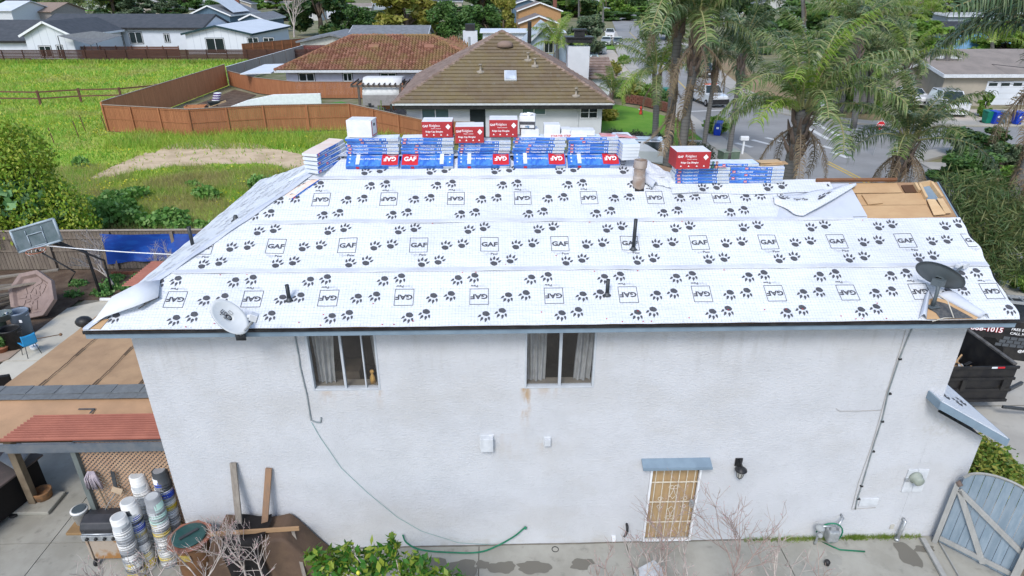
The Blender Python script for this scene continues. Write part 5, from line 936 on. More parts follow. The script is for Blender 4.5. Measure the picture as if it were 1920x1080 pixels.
# shrub + wall behind gate
SHR = leafmat('bright_shrub', (.09, .18, .03), (.17, .26, .04), (.35, .34, .07)); p = G(1880, 905); t = thing('round_shrub', 'round yellow green shrub behind the arched gate', 'shrub', (17.6, 1.6, 0)); cloud('foliage', SHR, t, [(0, 0, .5, .75, .9, .65), (.3, -.5, .4, .5, .5, .5)], 6500, .06, 9, .6); MB().tube([(0, 0, 0), (0, 0, .6)], .05, 6).build('stem', TWIG, t)
DRIVE = mat('driveway', (.45, .43, .38), (.37, .35, .31), .6, .9, bump=.003, bsc=60, dirt=.3); wpoly('driveway', [(15.9, -3), (30, -3), (30, 14), (15.9, 14)], -.006, DRIVE); MB().bb(18.0, 18.25, -3, 4, -.01, .35).build('low_wall', WHITE)
tag(bpy.data.objects['low_wall'], 'low white kerb wall behind the arched gate and shrub', 'low wall')
MB().bb(16.6, 16.63, -3, 12, -.01, -.0015).bb(15.9, 30, 4.5, 4.53, -.01, -.0018).build('driveway_joint', mat('joint_dirt'), None, kind='structure')
# ---- dump trailer ----
t = thing('dump_trailer', 'black dump trailer full of torn roofing debris beside the house', 'trailer', (18.95, 4.1, 0)); TB = mat('trailer_black', (.014, .014, .016), (.03, .028, .026), 3, .45, dirt=.2); W_ = 1.0; LL = 4.2
MB().bb(-W_, W_, 0, LL, .55, .62).build('bed_floor', TB, t); 
for s in (-1, 1): MB().bb(s*W_-.03, s*W_+.03, 0, LL, .62, 1.62).build('side_wall', TB, t, bevel=.008); MB().bar((s*W_, 0, 1.645), (s*W_, LL, 1.645), .1, .05).build('top_rail', mat('worn_rail', (.16, .15, .14), (.08, .075, .07), 5, .5), t)
MB().bb(-W_+.03, W_-.03, LL-.05, LL, .62, 1.62).build('front_wall', TB, t); MB().bb(-W_-.05, W_+.05, -.06, 0, .5, 1.6).build('tailgate', TB, t, bevel=.01)
for z in (.56, .9, 1.25, 1.6): MB().bb(-W_-.06, W_+.06, -.11, -.062, z-.04, z+.04).build('gate_rib', TB, t, bevel=.006)
for x in (-.3, .8): MB().bb(x-.06, x+.06, -.13, -.062, .9, 1.25).build('gate_latch', TB, t, bevel=.006)
MB().bb(.3, .45, -.116, -.111, 1.585, 1.635).build('reflector_white', WHITE, t); MB().bb(.46, .65, -.116, -.111, 1.585, 1.635).build('reflector_red', RED, t)
for s in (-1, 1): MB().lathe([(.25, -.1), (.36, -.08), (.36, .08), (.25, .1)], 20, (s*1.15, 2.1, .36), M=Matrix.Rotation(R(90), 3, 'Y')).build('wheel', BLACK, t, True)
MB().bar((W_+.02, .2, .5), (W_+1.3, .9, .42), .08, .1).bar((W_+.02, -.1, .35), (W_+1.5, -.2, .2), .06, .08).build('ramp_frame', DKMETAL, t, bevel=.006)
for nm, cs_, n_, lb in (('shingle_scraps', ('scrap_black', (.03, .032, .035)), 90, 0), ('torn_felt', ('scrap_pale', (.4, .44, .47)), 50, 1), ('wood_scraps', ('scrap_wood', (.42, .27, .14)), 26, 2)):
    m = MB()
    for i in range(n_):
        y = rnd.uniform(.2, 3.8); x = rnd.uniform(-.9, .85); z = .75+.45*math.exp(-((x+.4)**2)*1.5)*rnd.random()+.1
        m.box((x, y, z), (rnd.uniform(.1, .4) if lb < 2 else .8, rnd.uniform(.1, .25) if lb < 2 else .04, .01 if lb < 2 else .02), Euler((rnd.uniform(-.6, .6), rnd.uniform(-.6, .6), rnd.uniform(0, 3))).to_matrix())
    o = m.build('debris_'+nm, mat(*cs_), None, kind='stuff'); o.location = (18.95, 4.1, 0)
# wrapped truck with lettering and a ladder on its rack
a, b = Yp(1825, 628, 9.3), Yp(1935, 650, 8.4)
wpoly('garden_soil', [(-60, -60), (60, -60), (60, -4.5), (-60, -4.5)], -.06, mat('garden_soil', (.22, .19, .15), (.16, .14, .11), 1))  # unseen ground added to keep green bounce light off the wall
for o in list(COL.objects):
    if o.name.startswith('debris_'): tag(o, {'shingle_scraps': 'heap of torn black shingles in the dump trailer', 'torn_felt': 'pale torn felt and paper scraps in the dump trailer', 'wood_scraps': 'splintered wood strips in the dump trailer'}[o.name[7:]], 'debris')
# ================= VEHICLES =================
TYRE = mat('tyre', (.015, .015, .016), rough=.8); RIM = mat('rim', (.4, .4, .41), rough=.35, metal=.6)
def carpaint(nm, c): k = Mt('paint_'+nm).color(c).set(.25, .1, .5); k.p.inputs['Coat Weight'].default_value = .6; return k.m
ST = dict(   # stations: x fraction, belt height, roof height (0 = no cabin)
 sedan=[(-.5, .5, 0), (-.47, .62, 0), (-.3, .68, 0), (-.27, .7, 0), (-.12, .72, 1), (.22, .72, 1), (.36, .7, 0), (.47, .66, 0), (.5, .5, 0)],
 suv=[(-.5, .55, 0), (-.47, .6, 0), (-.28, .64, 0), (-.24, .64, 0), (-.12, .64, 1), (.4, .64, .97), (.48, .62, 0), (.5, .5, 0)],
 pickup=[(-.5, .5, 0), (-.48, .58, 0), (-.28, .62, 0), (-.25, .62, 0), (-.14, .62, 1), (.06, .62, 1), (.1, .62, 0), (.105, .62, 0), (.5, .62, 0)],
 van=[(-.5, .42, 0), (-.49, .5, 0), (-.42, .52, 0), (-.4, .52, 0), (-.3, .52, 1), (.49, .52, 1), (.5, .5, 0)])
def car(label, loc, rot, style, c, Lc=4.6, Wc=1.85, Hc=1.5, grp=None, name='parked_car', cat='car', extra=True):
    """front of the car points to local -X"""
    t = thing(name, label, cat, loc, rot, grp); P = carpaint(style+str(len(MC))+label[:6], c) if label not in MC else MC[label]; MC[label] = P
    st = ST[style]; zb = .28; hw_ = Wc/2; m = MB(); vs = []
    for i, (fx, bl, rf) in enumerate(st):
        x = fx*Lc; zbelt = bl*Hc*(1 if style != 'van' else 1); tip = .88 if abs(fx) > .47 else 1; zr = rf*Hc if rf else zbelt+.005; wr = hw_*.78 if rf else hw_*.9*tip; s = hw_*tip
        vs += [(x, -s*.94, zb), (x, -s, zb+.12), (x, -s*.98, zbelt), (x, -wr, zr), (x, wr, zr), (x, s*.98, zbelt), (x, s, zb+.12), (x, s*.94, zb)]
    n = len(st); fs = [(i*8+j, i*8+(j+1) % 8, (i+1)*8+(j+1) % 8, (i+1)*8+j) for i in range(n-1) for j in range(8)]+[tuple(range(8)), tuple((n-1)*8+j for j in range(8))[::-1]]
    m.add(vs, fs); m.build('body', P, t, bevel=.03)
    cab = [i for i, s in enumerate(st) if s[2]]; a, b = cab[0], cab[-1]; g = MB()
    def V(i, j): return Vector(vs[i*8+j])
    def quad(p, q, r, s, off, nm):
        p, q, r, s = [Vector(v) for v in (p, q, r, s)]; c0 = (p+q+r+s)/4; nn = (q-p).cross(s-p).normalized(); nn = nn if nn.dot(c0-Vector((0, 0, Hc*.4))) > 0 else -nn
        MB().poly([c0+(v-c0)*.9+nn*off for v in (p, q, r, s)]).build(nm, GLASS, t)
    quad(V(a-1, 2), V(a-1, 5), V(a, 4), V(a, 3), .012, 'windscreen'); quad(V(b+1, 2), V(b+1, 5), V(b, 4), V(b, 3), .012, 'rear_window') if style != 'van' else None
    for j, k_ in ((2, 3), (5, 4)):
        xs = [(0, .5), (.5, 1)] if style != 'van' else [(0, .28)]
        for u0_, u1_ in xs:
            L0 = [V(a-1, j).lerp(V(a, j), .75).lerp(V(b+1 if style != 'van' else b, j), u) for u in (u0_+.02, u1_-.03)]; L1 = [V(a, k_).lerp(V(b, k_), u) for u in (u1_-.02, u0_+.03)]; quad(L0[0], L0[1], L1[0], L1[1], .015, 'side_window')
    for fx in (-.32, .31):
        for s in (-1, 1):
            w_ = MB().lathe([(.2, -.11), (.32, -.1), (.34, -.06), (.34, .06), (.32, .1), (.2, .11)], 16, (fx*Lc, s*(hw_-.1), .33), M=Matrix.Rotation(R(90), 3, 'X')).build('wheel', TYRE, t, True)
            if extra: MB().lathe([(.19, -.115), (.19, .115)], 12, (fx*Lc, s*(hw_-.1), .33), M=Matrix.Rotation(R(90), 3, 'X')).build('rim', RIM, w_)
    for s in (-1, 1):
        y = s*hw_*.62; MB().box((-.497*Lc, y, .5*Hc*.9), (.06, .35, .14)).build('headlight', PALE, t, bevel=.02); MB().box((.497*Lc, y*1.1, .52*Hc), (.06, .22, .16)).build('tail_light', RED, t)
        MB().box((st[a-1][0]*Lc+.25, s*(hw_+.06), .68*Hc), (.1, .18, .12)).build('mirror', P if style != 'pickup' else BLACK, t, bevel=.02)
    MB().box((-.5*Lc, 0, .3*Hc), (.06, Wc*.5, .2)).build('grille', BLACK, t); MB().box((-.5*Lc-.035, 0, .28*Hc), (.01, .4, .12)).build('licence_plate', WHITE, t)
    if style == 'pickup': MB().bb(.12*Lc, .485*Lc, -hw_*.78, hw_*.78, .62*Hc+.002, .62*Hc+.012).build('truck_bed', mat('bed_grey', (.08, .08, .08)), t)
    return t
WT = (.62, .64, .65)
car('white city pickup with red striped roof and black bumper driving toward the camera', G(1337, 200)+Vector((0, 2, 0)), R(97), 'pickup', WT, 5.4, 1.9, 1.85, name='pickup_truck', cat='pickup truck'); tk = [o for o in COL.objects if o.name == 'pickup_truck'][0]
MB().box((-.25, 0, 1.87), (.35, 1.3, .08)).build('light_bar', mat('orange_lens', (.6, .12, .05)), tk, bevel=.01); MB().bb(-2.78, -2.6, -.95, .95, .3, .78).build('front_bumper', BLACK, tk, bevel=.03)
car('silver SUV with roof rails parked right behind the roof ridge', (16.6, 31.0, 0), R(170), 'suv', (.62, .63, .65), 4.7, 1.9, 1.7, name='parked_suv', cat='suv'); sv = [o for o in COL.objects if o.name == 'parked_suv'][0]
for s in (-1, 1): MB().tube([(-.4, s*.68, 1.68), (-.3, s*.68, 1.76), (1.5, s*.68, 1.74), (1.6, s*.68, 1.66)], .02, 5).build('roof_rail', DKMETAL, sv)
car('white minivan parked at far left kerb of the street', G(1146, 72)+Vector((0, 2, 0)), R(80), 'suv', (.7, .7, .7), 4.8, 2.1, 1.9, name='parked_minivan', cat='minivan'); car('grey sedan half hidden behind the round dark tree', G(1136, 84), R(80), 'sedan', (.3, .32, .33), 4.6, 1.9, 1.5); car('dark sedan parked at the kerb below the white minivan', G(1158, 85), R(80), 'sedan', (.1, .11, .12), 4.5, 1.9, 1.5)
car('blue grey hatchback parked on the drive behind the chimney', G(1113, 126)+Vector((0, 1, 0)), R(172), 'sedan', (.18, .25, .28), 4.8, 1.9, 1.6); car('silver pickup parked under the round dark tree', G(1107, 100), R(170), 'pickup', (.33, .38, .4), 5.4, 2, 1.8, name='parked_pickup', cat='pickup truck')
car('dark pickup coming down the street behind the palms', G(1322, 145)+Vector((0, 2, 0)), R(97), 'pickup', (.05, .06, .06), 5.4, 2, 1.8, name='dark_pickup', cat='pickup truck'); car('dark blue car parked far up the street on the right kerb', G(1222, 68), R(85), 'sedan', (.05, .08, .1), 4.6, 1.9, 1.6)
car('white work van parked in the right hand driveway near the bins', G(1812, 222)+Vector((0, 3, 0)), R(75), 'suv', (.7, .71, .72), 5.2, 2.1, 2.0, name='white_work_van', cat='van'); car('white car mostly hidden by palm fronds in front of the small garage', G(1725, 200)+Vector((0, 2, 0)), R(85), 'sedan', (.72, .72, .72), 4.6, 1.9, 1.5)
# lettered black truck beside the trailer
ang = math.atan2(-.9, 3.0); tp0 = Yp(1818, 611, 7.3); TKP = (tp0.x, 7.3, tp0.z-1.62); t = thing('lettered_truck', 'black wrapped work truck with 888-1015 lettering behind dump trailer', 'truck', TKP, ang)
MB().extr([(x, 0, z) for x, z in ((0, .55), (0, 1.75), (.4, 1.95), (4.6, 2.0), (4.9, 1.7), (4.9, .5))], (0, 2.0, 0)).build('body', TB, t, bevel=.04); MB().extr([(x, -.013, z) for x, z in ((3.5, 1.3), (4.55, 1.3), (4.4, 1.85), (3.5, 1.85))], (0, .012, 0)).build('side_window', GLASS, t); MB().bb(4.55, 4.9, .1, 1.9, .5, .75).build('bumper', DKMETAL, t, bevel=.02)
for x in (.9, 3.9): MB().lathe([(.2, -.12), (.4, -.1), (.4, .1), (.2, .12)], 18, (x, .08, .4), M=Matrix.Rotation(R(90), 3, 'X')).build('wheel', TYRE, t, True)
m = MB(); m.extr([(.2, -.012, .6), (.3, -.012, 1.1), (.5, -.012, 1.3), (.8, -.012, 1.3), (1.1, -.012, 1.0), (1.2, -.012, .6)], (0, .012, 0)); m.build('printed_arch', mat('arch_dark', (.005, .005, .005)), t)
m = MB()
for i in range(6):
    for j in range(3): m.bb(1.0+.2*i-.08*j, 1.17+.2*i-.08*j, -.016, -.001, 1.3-.12*j, 1.4-.12*j)
m.build('printed_shingles', mat('print_grey', (.09, .1, .11)), t)
def ltx(s, sz, x, z, b, mm, y=-.02, nm='lettering'): vs, fs = text(s, sz, b, 'LEFT'); MB().add([(x+a, y, z+c) for a, c, _ in vs], fs).build(nm, mm, t)
ltx('888-1015', .23, .04, 1.6, .07, RED, -.018); ltx('888-1015', .23, .04, 1.6, .02, WPRINT, -.026); ltx('FREE ESTIMATES', .12, 1.12, 1.68, .012, WPRINT); ltx('CALL NOW!', .12, 1.12, 1.54, .012, WPRINT); ltx('@ROOFIXSD', .12, 1.5, .95, .02, WPRINT); MB().bb(1.9, 4.8, -.014, -.001, .87, .95).build('red_stripe', RED, t)
for x in (.3, 2.4, 4.4): MB().tube([(x, .1, 1.95), (x, .1, 2.35), (x, 1.9, 2.35), (x, 1.9, 1.95)], .03, 6).build('ladder_rack', DKMETAL, t)
lt = thing('aluminium_ladder', 'aluminium extension ladder lying on the rack of the black truck', 'ladder', TKP, ang)
for y in (.35, .8): MB().bb(-.2, 5.2, y-.02, y+.02, 2.38, 2.47).build('rail', GALV, lt)
for i in range(17): MB().bb(-.1+.3*i, -.07+.3*i, .37, .78, 2.41, 2.44).build('rung', GALV, lt)
# ================= STREET =================
ASPH = mat('asphalt', (.29, .285, .275), (.235, .23, .22), .25, .9, bump=.004, bsc=80, dirt=.15); SIDE = mat('sidewalk', (.42, .39, .34), (.34, .32, .28), .4, .9); LINEW = mat('road_white', (.62, .62, .6), (.5, .5, .48), 3); LINEY = mat('road_yellow', (.6, .42, .1), (.5, .36, .1), 3); LAWN = mat('lawn', (.1, .24, .02), (.14, .28, .03), .5, .95, bump=.02, bsc=12); DIRTG = mat('dry_verge', (.3, .2, .12), (.2, .17, .08), .3, .95)
gpoly('street', [(1140, 20), (1155, 58), (1182, 112), (1232, 160), (1290, 210), (1362, 262), (1450, 322), (1560, 392), (1800, 520), (2150, 560), (1900, 400), (1720, 300), (1790, 282), (2300, 300), (2300, 238), (1650, 238), (1500, 222), (1440, 208), (1360, 162), (1290, 100), (1225, 40), (1195, 10)], -.03, ASPH)
def strip(name, pix, wpx, z, m, hgt): # kerbed walk along a pixel polyline, offset outwards in metres
    pts = [G(*p, z) for p in pix]; L0, L1 = [], []
    for i, p in enumerate(pts):
        d = (pts[min(i+1, len(pts)-1)]-pts[max(i-1, 0)]); d.z = 0; d.normalize(); L0.append(p); L1.append(p+Vector((-d.y, d.x, 0))*wpx)
    mb = MB()
    for i in range(len(pts)-1): mb.extr([L0[i], L0[i+1], L1[i+1], L1[i]], (0, 0, -hgt))
    return mb.build(name, m, None, kind='structure')
strip('sidewalk', [(1155, 58), (1182, 112), (1232, 160), (1290, 210), (1362, 262), (1450, 322), (1560, 392), (1800, 520)], -1.7, .06, SIDE, .15)
strip('sidewalk', [(1225, 40), (1290, 100), (1360, 162), (1440, 206), (1500, 219), (1650, 234), (2300, 234)], 1.9, .06, SIDE, .15); strip('sidewalk', [(1722, 303), (1900, 402), (2150, 562)], 1.7, .06, SIDE, .15); strip('sidewalk', [(2300, 302), (1790, 286), (1722, 303)], -1.5, .06, SIDE, .15)
def mark(pix, wd, m, z=-.022, nm='road_marking'):
    pts = [G(*p, z) for p in pix]; mb = MB()
    for a, b in zip(pts, pts[1:]): d = (b-a).normalized(); n = Vector((-d.y, d.x, 0))*wd/2; mb.poly([a-n, b-n, b+n, a+n])
    mb.build(nm, m, None, kind='structure')
mark([(1288, 209), (1369, 206)], .35, LINEW); mark([(1550, 306), (1640, 352)], .14, LINEY); mark([(1553, 303), (1643, 349)], .14, LINEY); mark([(1300, 180), (1180, 60)], .14, LINEY)
for a, b in (((1518, 226), (1580, 258)), ((1515, 240), (1555, 262)), ((1588, 238), (1625, 246)), ((1380, 268), (1410, 276)), ((1410, 262), (1445, 271)), ((1436, 258), (1470, 266)), ((1560, 285), (1590, 296)), ((1530, 270), (1562, 279)), ((1463, 205), (1500, 216))): mark([a, b], .42, LINEW)
gpoly('driveway', [(1085, 92), (1150, 94), (1180, 128), (1190, 150), (1120, 132), (1060, 122)], -.02, mat('pale_drive', (.5, .43, .36), (.43, .38, .32), .4)); gpoly('driveway', [(1205, 150), (1240, 166), (1262, 186), (1200, 168)], -.018, mat('pale_drive'))
gpoly('lawn', [(1128, 192), (1180, 200), (1250, 218), (1296, 222), (1330, 246), (1362, 282), (1200, 300), (1128, 250)], -.02, LAWN); gpoly('lawn', [(1120, 84), (1152, 84), (1156, 92), (1112, 93)], -.01, LAWN); gpoly('front_walk', [(1290, 262), (1362, 264), (1440, 322), (1300, 330)], -.012, SIDE)
gpoly('dry_verge', [(1300, 90), (1375, 160), (1450, 203), (1530, 214), (1660, 232), (1660, 205), (1500, 180), (1440, 150), (1340, 90)], -.02, DIRTG); gpoly('right_driveway', [(1790, 205), (2300, 205), (2300, 236), (1760, 232)], -.015, mat('pale_drive')); gpoly('dry_yard', [(1800, 292), (2200, 292), (2400, 480), (1960, 430)], -.02, DIRTG)
BRIK = woodmat('garden_block', (.24, .1, .07), (.17, .08, .06), 3); t = thing('garden_wall', 'curved low red block garden wall edging the lawn', 'low wall'); pts = [G(*p) for p in ((1170, 192), (1200, 196), (1235, 205), (1262, 213))]; m = MB()
for a, b in zip(pts, pts[1:]):
    d = b-a; k_ = max(1, int(d.length/.42))
    for j in range(k_):
        for r_ in range(4): m.box(a+d*((j+.5*(r_ % 2))/k_)+Vector((0, 0, .11+.2*r_)), (.4, .3+rnd.uniform(-.02, .02), .185), math.atan2(d.y, d.x))
m.build('block', BRIK, t, kind='stuff')
def wheelie(px, py, c, label, rot=0):
    t = thing('wheelie_bin', label, 'bin', G(px, py), rot, 'wheeled bins at the kerbs'); nm = 'bin_%s' % label.split()[0]; mm = mat(nm, c, rough=.4)
    MB().add([(x*s, y*s2, z) for z, s, s2 in ((.08, .24, .26), (1.0, .31, .36)) for x, y in ((-1, -1), (1, -1), (1, 1), (-1, 1))], [(3, 2, 1, 0), (4, 5, 6, 7), (0, 1, 5, 4), (1, 2, 6, 5), (2, 3, 7, 6), (3, 0, 4, 7)]).build('bin_body', mm, t, bevel=.02); MB().extr([(-.33, -.38, 1.0), (-.33, .3, 1.03), (-.33, .42, 1.1), (-.33, .38, 1.14), (-.33, -.38, 1.06)], (.66, 0, 0)).build('lid', mm, t, bevel=.01)
    for s in (-1, 1): MB().lathe([(.12, -.03), (.12, .03)], 10, (s*.27, .28, .12), M=Matrix.Rotation(R(90), 3, 'Y')).build('wheel', BLACK, t)
    if c[2] > .2: MB().bb(-.1, .1, -.34, -.325, .6, .75).build('white_emblem', WHITE, t)
wheelie(1344, 255, (.01, .05, .42), 'blue wheeled bin on the sidewalk between slim palm trunks', -.4); wheelie(1247, 186, (.01, .17, .11), 'green wheeled bin on the far kerb behind the palms'); wheelie(1848, 232, (.01, .15, .09), 'green wheeled bin, left of three near the right driveway'); wheelie(1861, 233, (.01, .04, .38), 'blue wheeled bin, middle of three near the right driveway', .2); wheelie(1874, 233, (.12, .15, .16), 'grey wheeled bin, right of three near the right driveway', .3); wheelie(1904, 234, (.01, .04, .36), 'blue wheeled bin standing alone at the right picture edge')
# signs, hydrant, mailbox, utility box
b = G(1637, 290); ht = Yp(1641, 222, b.y).z; t = thing('stop_sign', 'red octagonal STOP sign at the corner among the palms', 'street sign', b); MB().tube([(0, 0, 0), (0, 0, ht)], .035, 6).build('post', GALV, t); cz = Yp(1641, 235, b.y).z; rr_ = (Yp(1649, 235, b.y)-Yp(1633, 235, b.y)).length/2
oc_ = [(rr_*1.08*math.cos(PI/8+i*PI/4), -.04, cz+rr_*1.08*math.sin(PI/8+i*PI/4)) for i in range(8)]; MB().extr([(x*1.0, y, z) for x, y, z in oc_], (0, .01, 0)).build('white_rim', WHITE, t); MB().extr([(x*.92, -.046, cz+(z-cz)*.92) for x, y, z in oc_], (0, .004, 0)).build('sign_plate', RED, t); vs, fs = text('STOP', rr_*.62, .02); MB().add([(x, -.05, cz+y) for x, y, _ in vs], fs).build('lettering', WHITE, t)
b = G(1537, 222); t = thing('street_name_sign', 'green street name blades above a small sign on a thin post', 'street sign', b); z1 = Yp(1543, 175, b.y).z; MB().tube([(0, 0, 0), (0, 0, z1)], .04, 6).build('post', GALV, t); MB().bb(-.55, .55, -.02, .02, z1-.05, z1+.22).bb(-.02, .02, -.5, .5, z1+.24, z1+.46).build('name_blade', mat('sign_green', (.02, .25, .14)), t); MB().extr([(-.3, -.06, z1-.9), (0, -.06, z1-1.25), (.3, -.06, z1-.9), (0, -.06, z1-.5)], (0, .02, 0)).build('sign_plate', PALE, t)
t = thing('fire_hydrant', 'small red and white hydrant on the lawn by the block wall', 'hydrant', G(1201, 214)); MB().lathe([(.16, 0), (.13, .05), (.12, .5), (.16, .52), (.12, .62), (.04, .72)], 12).build('hydrant_body', mat('hydrant_red', (.55, .06, .04)), t, True); MB().tube([(-.2, 0, .42), (.2, 0, .42)], .06, 8).build('outlet', WHITE, t)
b = G(1391, 290); t = thing('mailbox', 'white mailbox on a white post at the kerb below the crosswalk', 'mailbox', b); MB().bb(-.06, .06, -.06, .06, 0, 1.0).build('post', WHITE, t); MB().extr([(-.28, -.14, 1.0), (-.28, .14, 1.0), (-.28, .14, 1.22), (-.28, 0, 1.3), (-.28, -.14, 1.22)], (.56, 0, 0)).build('box', WHITE, t, bevel=.02)
t = thing('utility_cabinet', 'low green utility cabinet in the grass behind the lower right ridge', 'utility box', G(1365, 298), .2); MB().bb(-.6, .6, -.4, .4, 0, .55).build('cabinet', mat('cab_green', (.16, .22, .15), (.12, .17, .12)), t, bevel=.02); MB().bb(-.64, .64, -.44, .44, .55, .6).build('cabinet_lid', mat('cab_lid', (.32, .36, .3)), t, bevel=.01)
# ================= NEIGHBOURING HOUSES =================
def wins(t, rects, y, frm=WHITE, gl=GLASS, axis='x', fw=.08):
    for a, b, c, d in rects:
        if axis == 'x': f = MB().bb(a-fw, b+fw, y-.05, y-.01, c-fw, c).bb(a-fw, b+fw, y-.05, y-.01, d, d+fw).bb(a-fw, a, y-.05, y-.01, c, d).bb(b, b+fw, y-.05, y-.01, c, d).bb((a+b)/2-.03, (a+b)/2+.03, y-.045, y-.012, c, d).build('window', frm, t); MB().bb(a, b, y-.03, y-.02, c, d).build('glass_pane', gl, f); MB().bb(a, b, y-.045, y-.031, c, c+.07).bb(a, b, y-.045, y-.031, d-.07, d).bb(a, a+.07, y-.045, y-.031, c+.07, d-.07).bb(b-.07, b, y-.045, y-.031, c+.07, d-.07).bb((a+b)/2-.04, (a+b)/2+.04, y-.056, y-.051, c, d).build('sash', WHITE, f)
        else: f = MB().bb(y+.01, y+.05, a-fw, b+fw, c-fw, c).bb(y+.01, y+.05, a-fw, b+fw, d, d+fw).bb(y+.01, y+.05, a-fw, a, c, d).bb(y+.01, y+.05, b, b+fw, c, d).build('window', frm, t); MB().bb(y+.02, y+.03, a, b, c, d).build('glass_pane', gl, f)
def hiproof(x0, x1, y0, y1, z0, sl):
    """vertices of a hip roof: corners then ridge ends"""
    w_, d_ = x1-x0, y1-y0; r_ = min(w_, d_)/2; z1 = z0+r_*sl
    a, b = ((x0+r_, (y0+y1)/2, z1), (x1-r_, (y0+y1)/2, z1)) if w_ >= d_ else (((x0+x1)/2, y0+r_, z1), ((x0+x1)/2, y1-r_, z1))
    return [(x0, y0, z0), (x1, y0, z0), (x1, y1, z0), (x0, y1, z0), a, b]
def tiled(t, A_, B_, C_, D_, rows, cols, m, kind='flat', nm='roof_tile', ov=.35):
    """a roof face A B (eave) C D (ridge) clad in real tiles in one mesh"""
    A_, B_, C_, D_ = [Vector(v) for v in (A_, B_, C_, D_)]; n = (B_-A_).cross(D_-A_).normalized(); n = n if n.z > 0 else -n; mb = MB(); wid = (B_-A_).length; ex = (B_-A_).normalized(); hgt = ((D_-A_)-ex*(D_-A_).dot(ex)).length; tw = wid/cols
    for r_ in range(rows):
        v0, v1 = r_/rows, min(1, (r_+1+ov*.3)/rows); l0, r0_ = A_.lerp(D_, v0), B_.lerp(C_, v0); l1, r1 = A_.lerp(D_, v1), B_.lerp(C_, v1); x0_, x1_ = (l0-A_).dot(ex), (r0_-A_).dot(ex); xm0, xm1 = (l1-A_).dot(ex), (r1-A_).dot(ex); up = (l1-l0)-ex*(l1-l0).dot(ex); base = l0-ex*x0_
        c0 = int(x0_/tw)-1; off = (.5 if (r_ % 2 and kind == 'flat') else 0)
        for c_ in range(c0, int(x1_/tw)+2):
            a, b = (c_+off)*tw+.004, (c_+1+off)*tw-.004; a0, b0_, a1, b1_ = max(a, x0_), min(b, x1_), max(a, xm0), min(b, xm1)
            if b0_-a0 < .03: continue
            a1, b1_ = min(max(a1, a0), b0_), max(min(b1_, b0_), a0)
            if b1_ < a1: a1 = b1_ = (a0+b0_)/2
            j = rnd.uniform(-.006, .006)
            if kind == 'flat':
                th = .1; p = [base+ex*a0+n*(th+j), base+ex*b0_+n*(th+j), base+ex*b1_+up+n*.02, base+ex*a1+up+n*.02, base+ex*a0, base+ex*b0_]; mb.add(p, [(0, 1, 2, 3), (4, 5, 1, 0)])
            else:
                k_ = 4; vs = []
                for e_, (aa, bb_, u_, lift) in enumerate(((a0, b0_, 0, .08), (a1, b1_, 1, .0))):
                    for q in range(k_+1): s = q/k_; vs.append(base+ex*(aa+(bb_-aa)*s)+up*u_+n*(lift+j+.13*math.sin(s*PI)))
                mb.add(vs, [(q, q+1, k_+2+q, k_+1+q) for q in range(k_)]+[tuple(range(k_+1))[::-1]])
    return mb.build(nm, m, t, kind='stuff')
def ridgecaps(t, a, b, m, w_=.3, st=.42):
    a, b = Vector(a), Vector(b); n = max(2, int((b-a).length/st)); mb = MB()
    for i in range(n): p, q = a.lerp(b, i/n)+Vector((0, 0, .1)), a.lerp(b, (i+1.1)/n)+Vector((0, 0, .06)); d = (q-p).normalized(); s = d.cross(Vector((0, 0, 1))).normalized()*w_/2; mb.add([p-s-Vector((0, 0, .1)), p+Vector((0, 0, .07)), p+s-Vector((0, 0, .1)), q-s-Vector((0, 0, .1)), q+Vector((0, 0, .05)), q+s-Vector((0, 0, .1))], [(0, 1, 4, 3), (1, 2, 5, 4), (0, 2, 1)])
    mb.build('ridge_tiles', m, t, kind='stuff')
# mossy hip-tiled house straight behind
k = Mt('mossy_tile').set(.9, 0, .15); g = k.t.nodes.new('ShaderNodeNewGeometry'); n = k.noise(.35, 7).ramp(.38, .62); c_ = k.mix(n, (.17, .125, .075), (.2, .155, .08)); c_ = k.mix(X(k.t, g.outputs['Random Per Island'])*.4, c_, (.2, .165, .13)); c_ = k.mix(k.noise(3, 8).ramp(.6, .75)*.5, c_, (.3, .29, .24)); k.color(c_); k.bump(k.noise(14, 4), .02); MOSS = k.m
k = Mt('brown_tile').set(.9, 0, .15); g = k.t.nodes.new('ShaderNodeNewGeometry'); k.color(k.mix(X(k.t, g.outputs['Random Per Island']), (.3, .22, .18), (.2, .14, .11))); BTILE = k.m
NW = mat('neighbour_white_wall', (.6, .62, .64), (.54, .56, .58), .6, .9, bump=.006, bsc=20)
t = thing('hip_tiled_house', 'white single storey house with a mossy brown hip tile roof', 'house'); x0, x1, y0, y1, ze = -1.15, 15.4, 38.9, 55.5, 2.62; V_ = hiproof(x0, x1, y0, y1, ze, .545); ap = Vector(((x0+x1)/2, y0+8.28, ze+8.28*.545))
MB().bb(x0+.9, x1-.75, y0+.8, y1-.8, 0, 2.5).build('wall', NW, t); wl = y0+.8
tiled(t, (x0, y0, ze), (x1, y0, ze), ap, ap, 21, 50, MOSS); tiled(t, (x0, y1, ze), (x0, y0, ze), ap, ap, 21, 50, BTILE, nm='side_roof_tile'); tiled(t, (x1, y0, ze), (x1, y1, ze), ap, ap, 21, 50, BTILE, nm='side_roof_tile')
MB().add([(x0+.1, y0+.1, ze-.03), (x1-.1, y0+.1, ze-.03), (x1-.1, y1-.1, ze-.03), (x0+.1, y1-.1, ze-.03), tuple(ap-Vector((0, 0, .1)))], [(0, 1, 4), (1, 2, 4), (2, 3, 4), (3, 0, 4), (3, 2, 1, 0)]).build('roof_deck', BTILE, t)
for c in ((x0, y0), (x1, y0), (x0, y1), (x1, y1)): ridgecaps(t, (*c, ze), ap, BTILE)
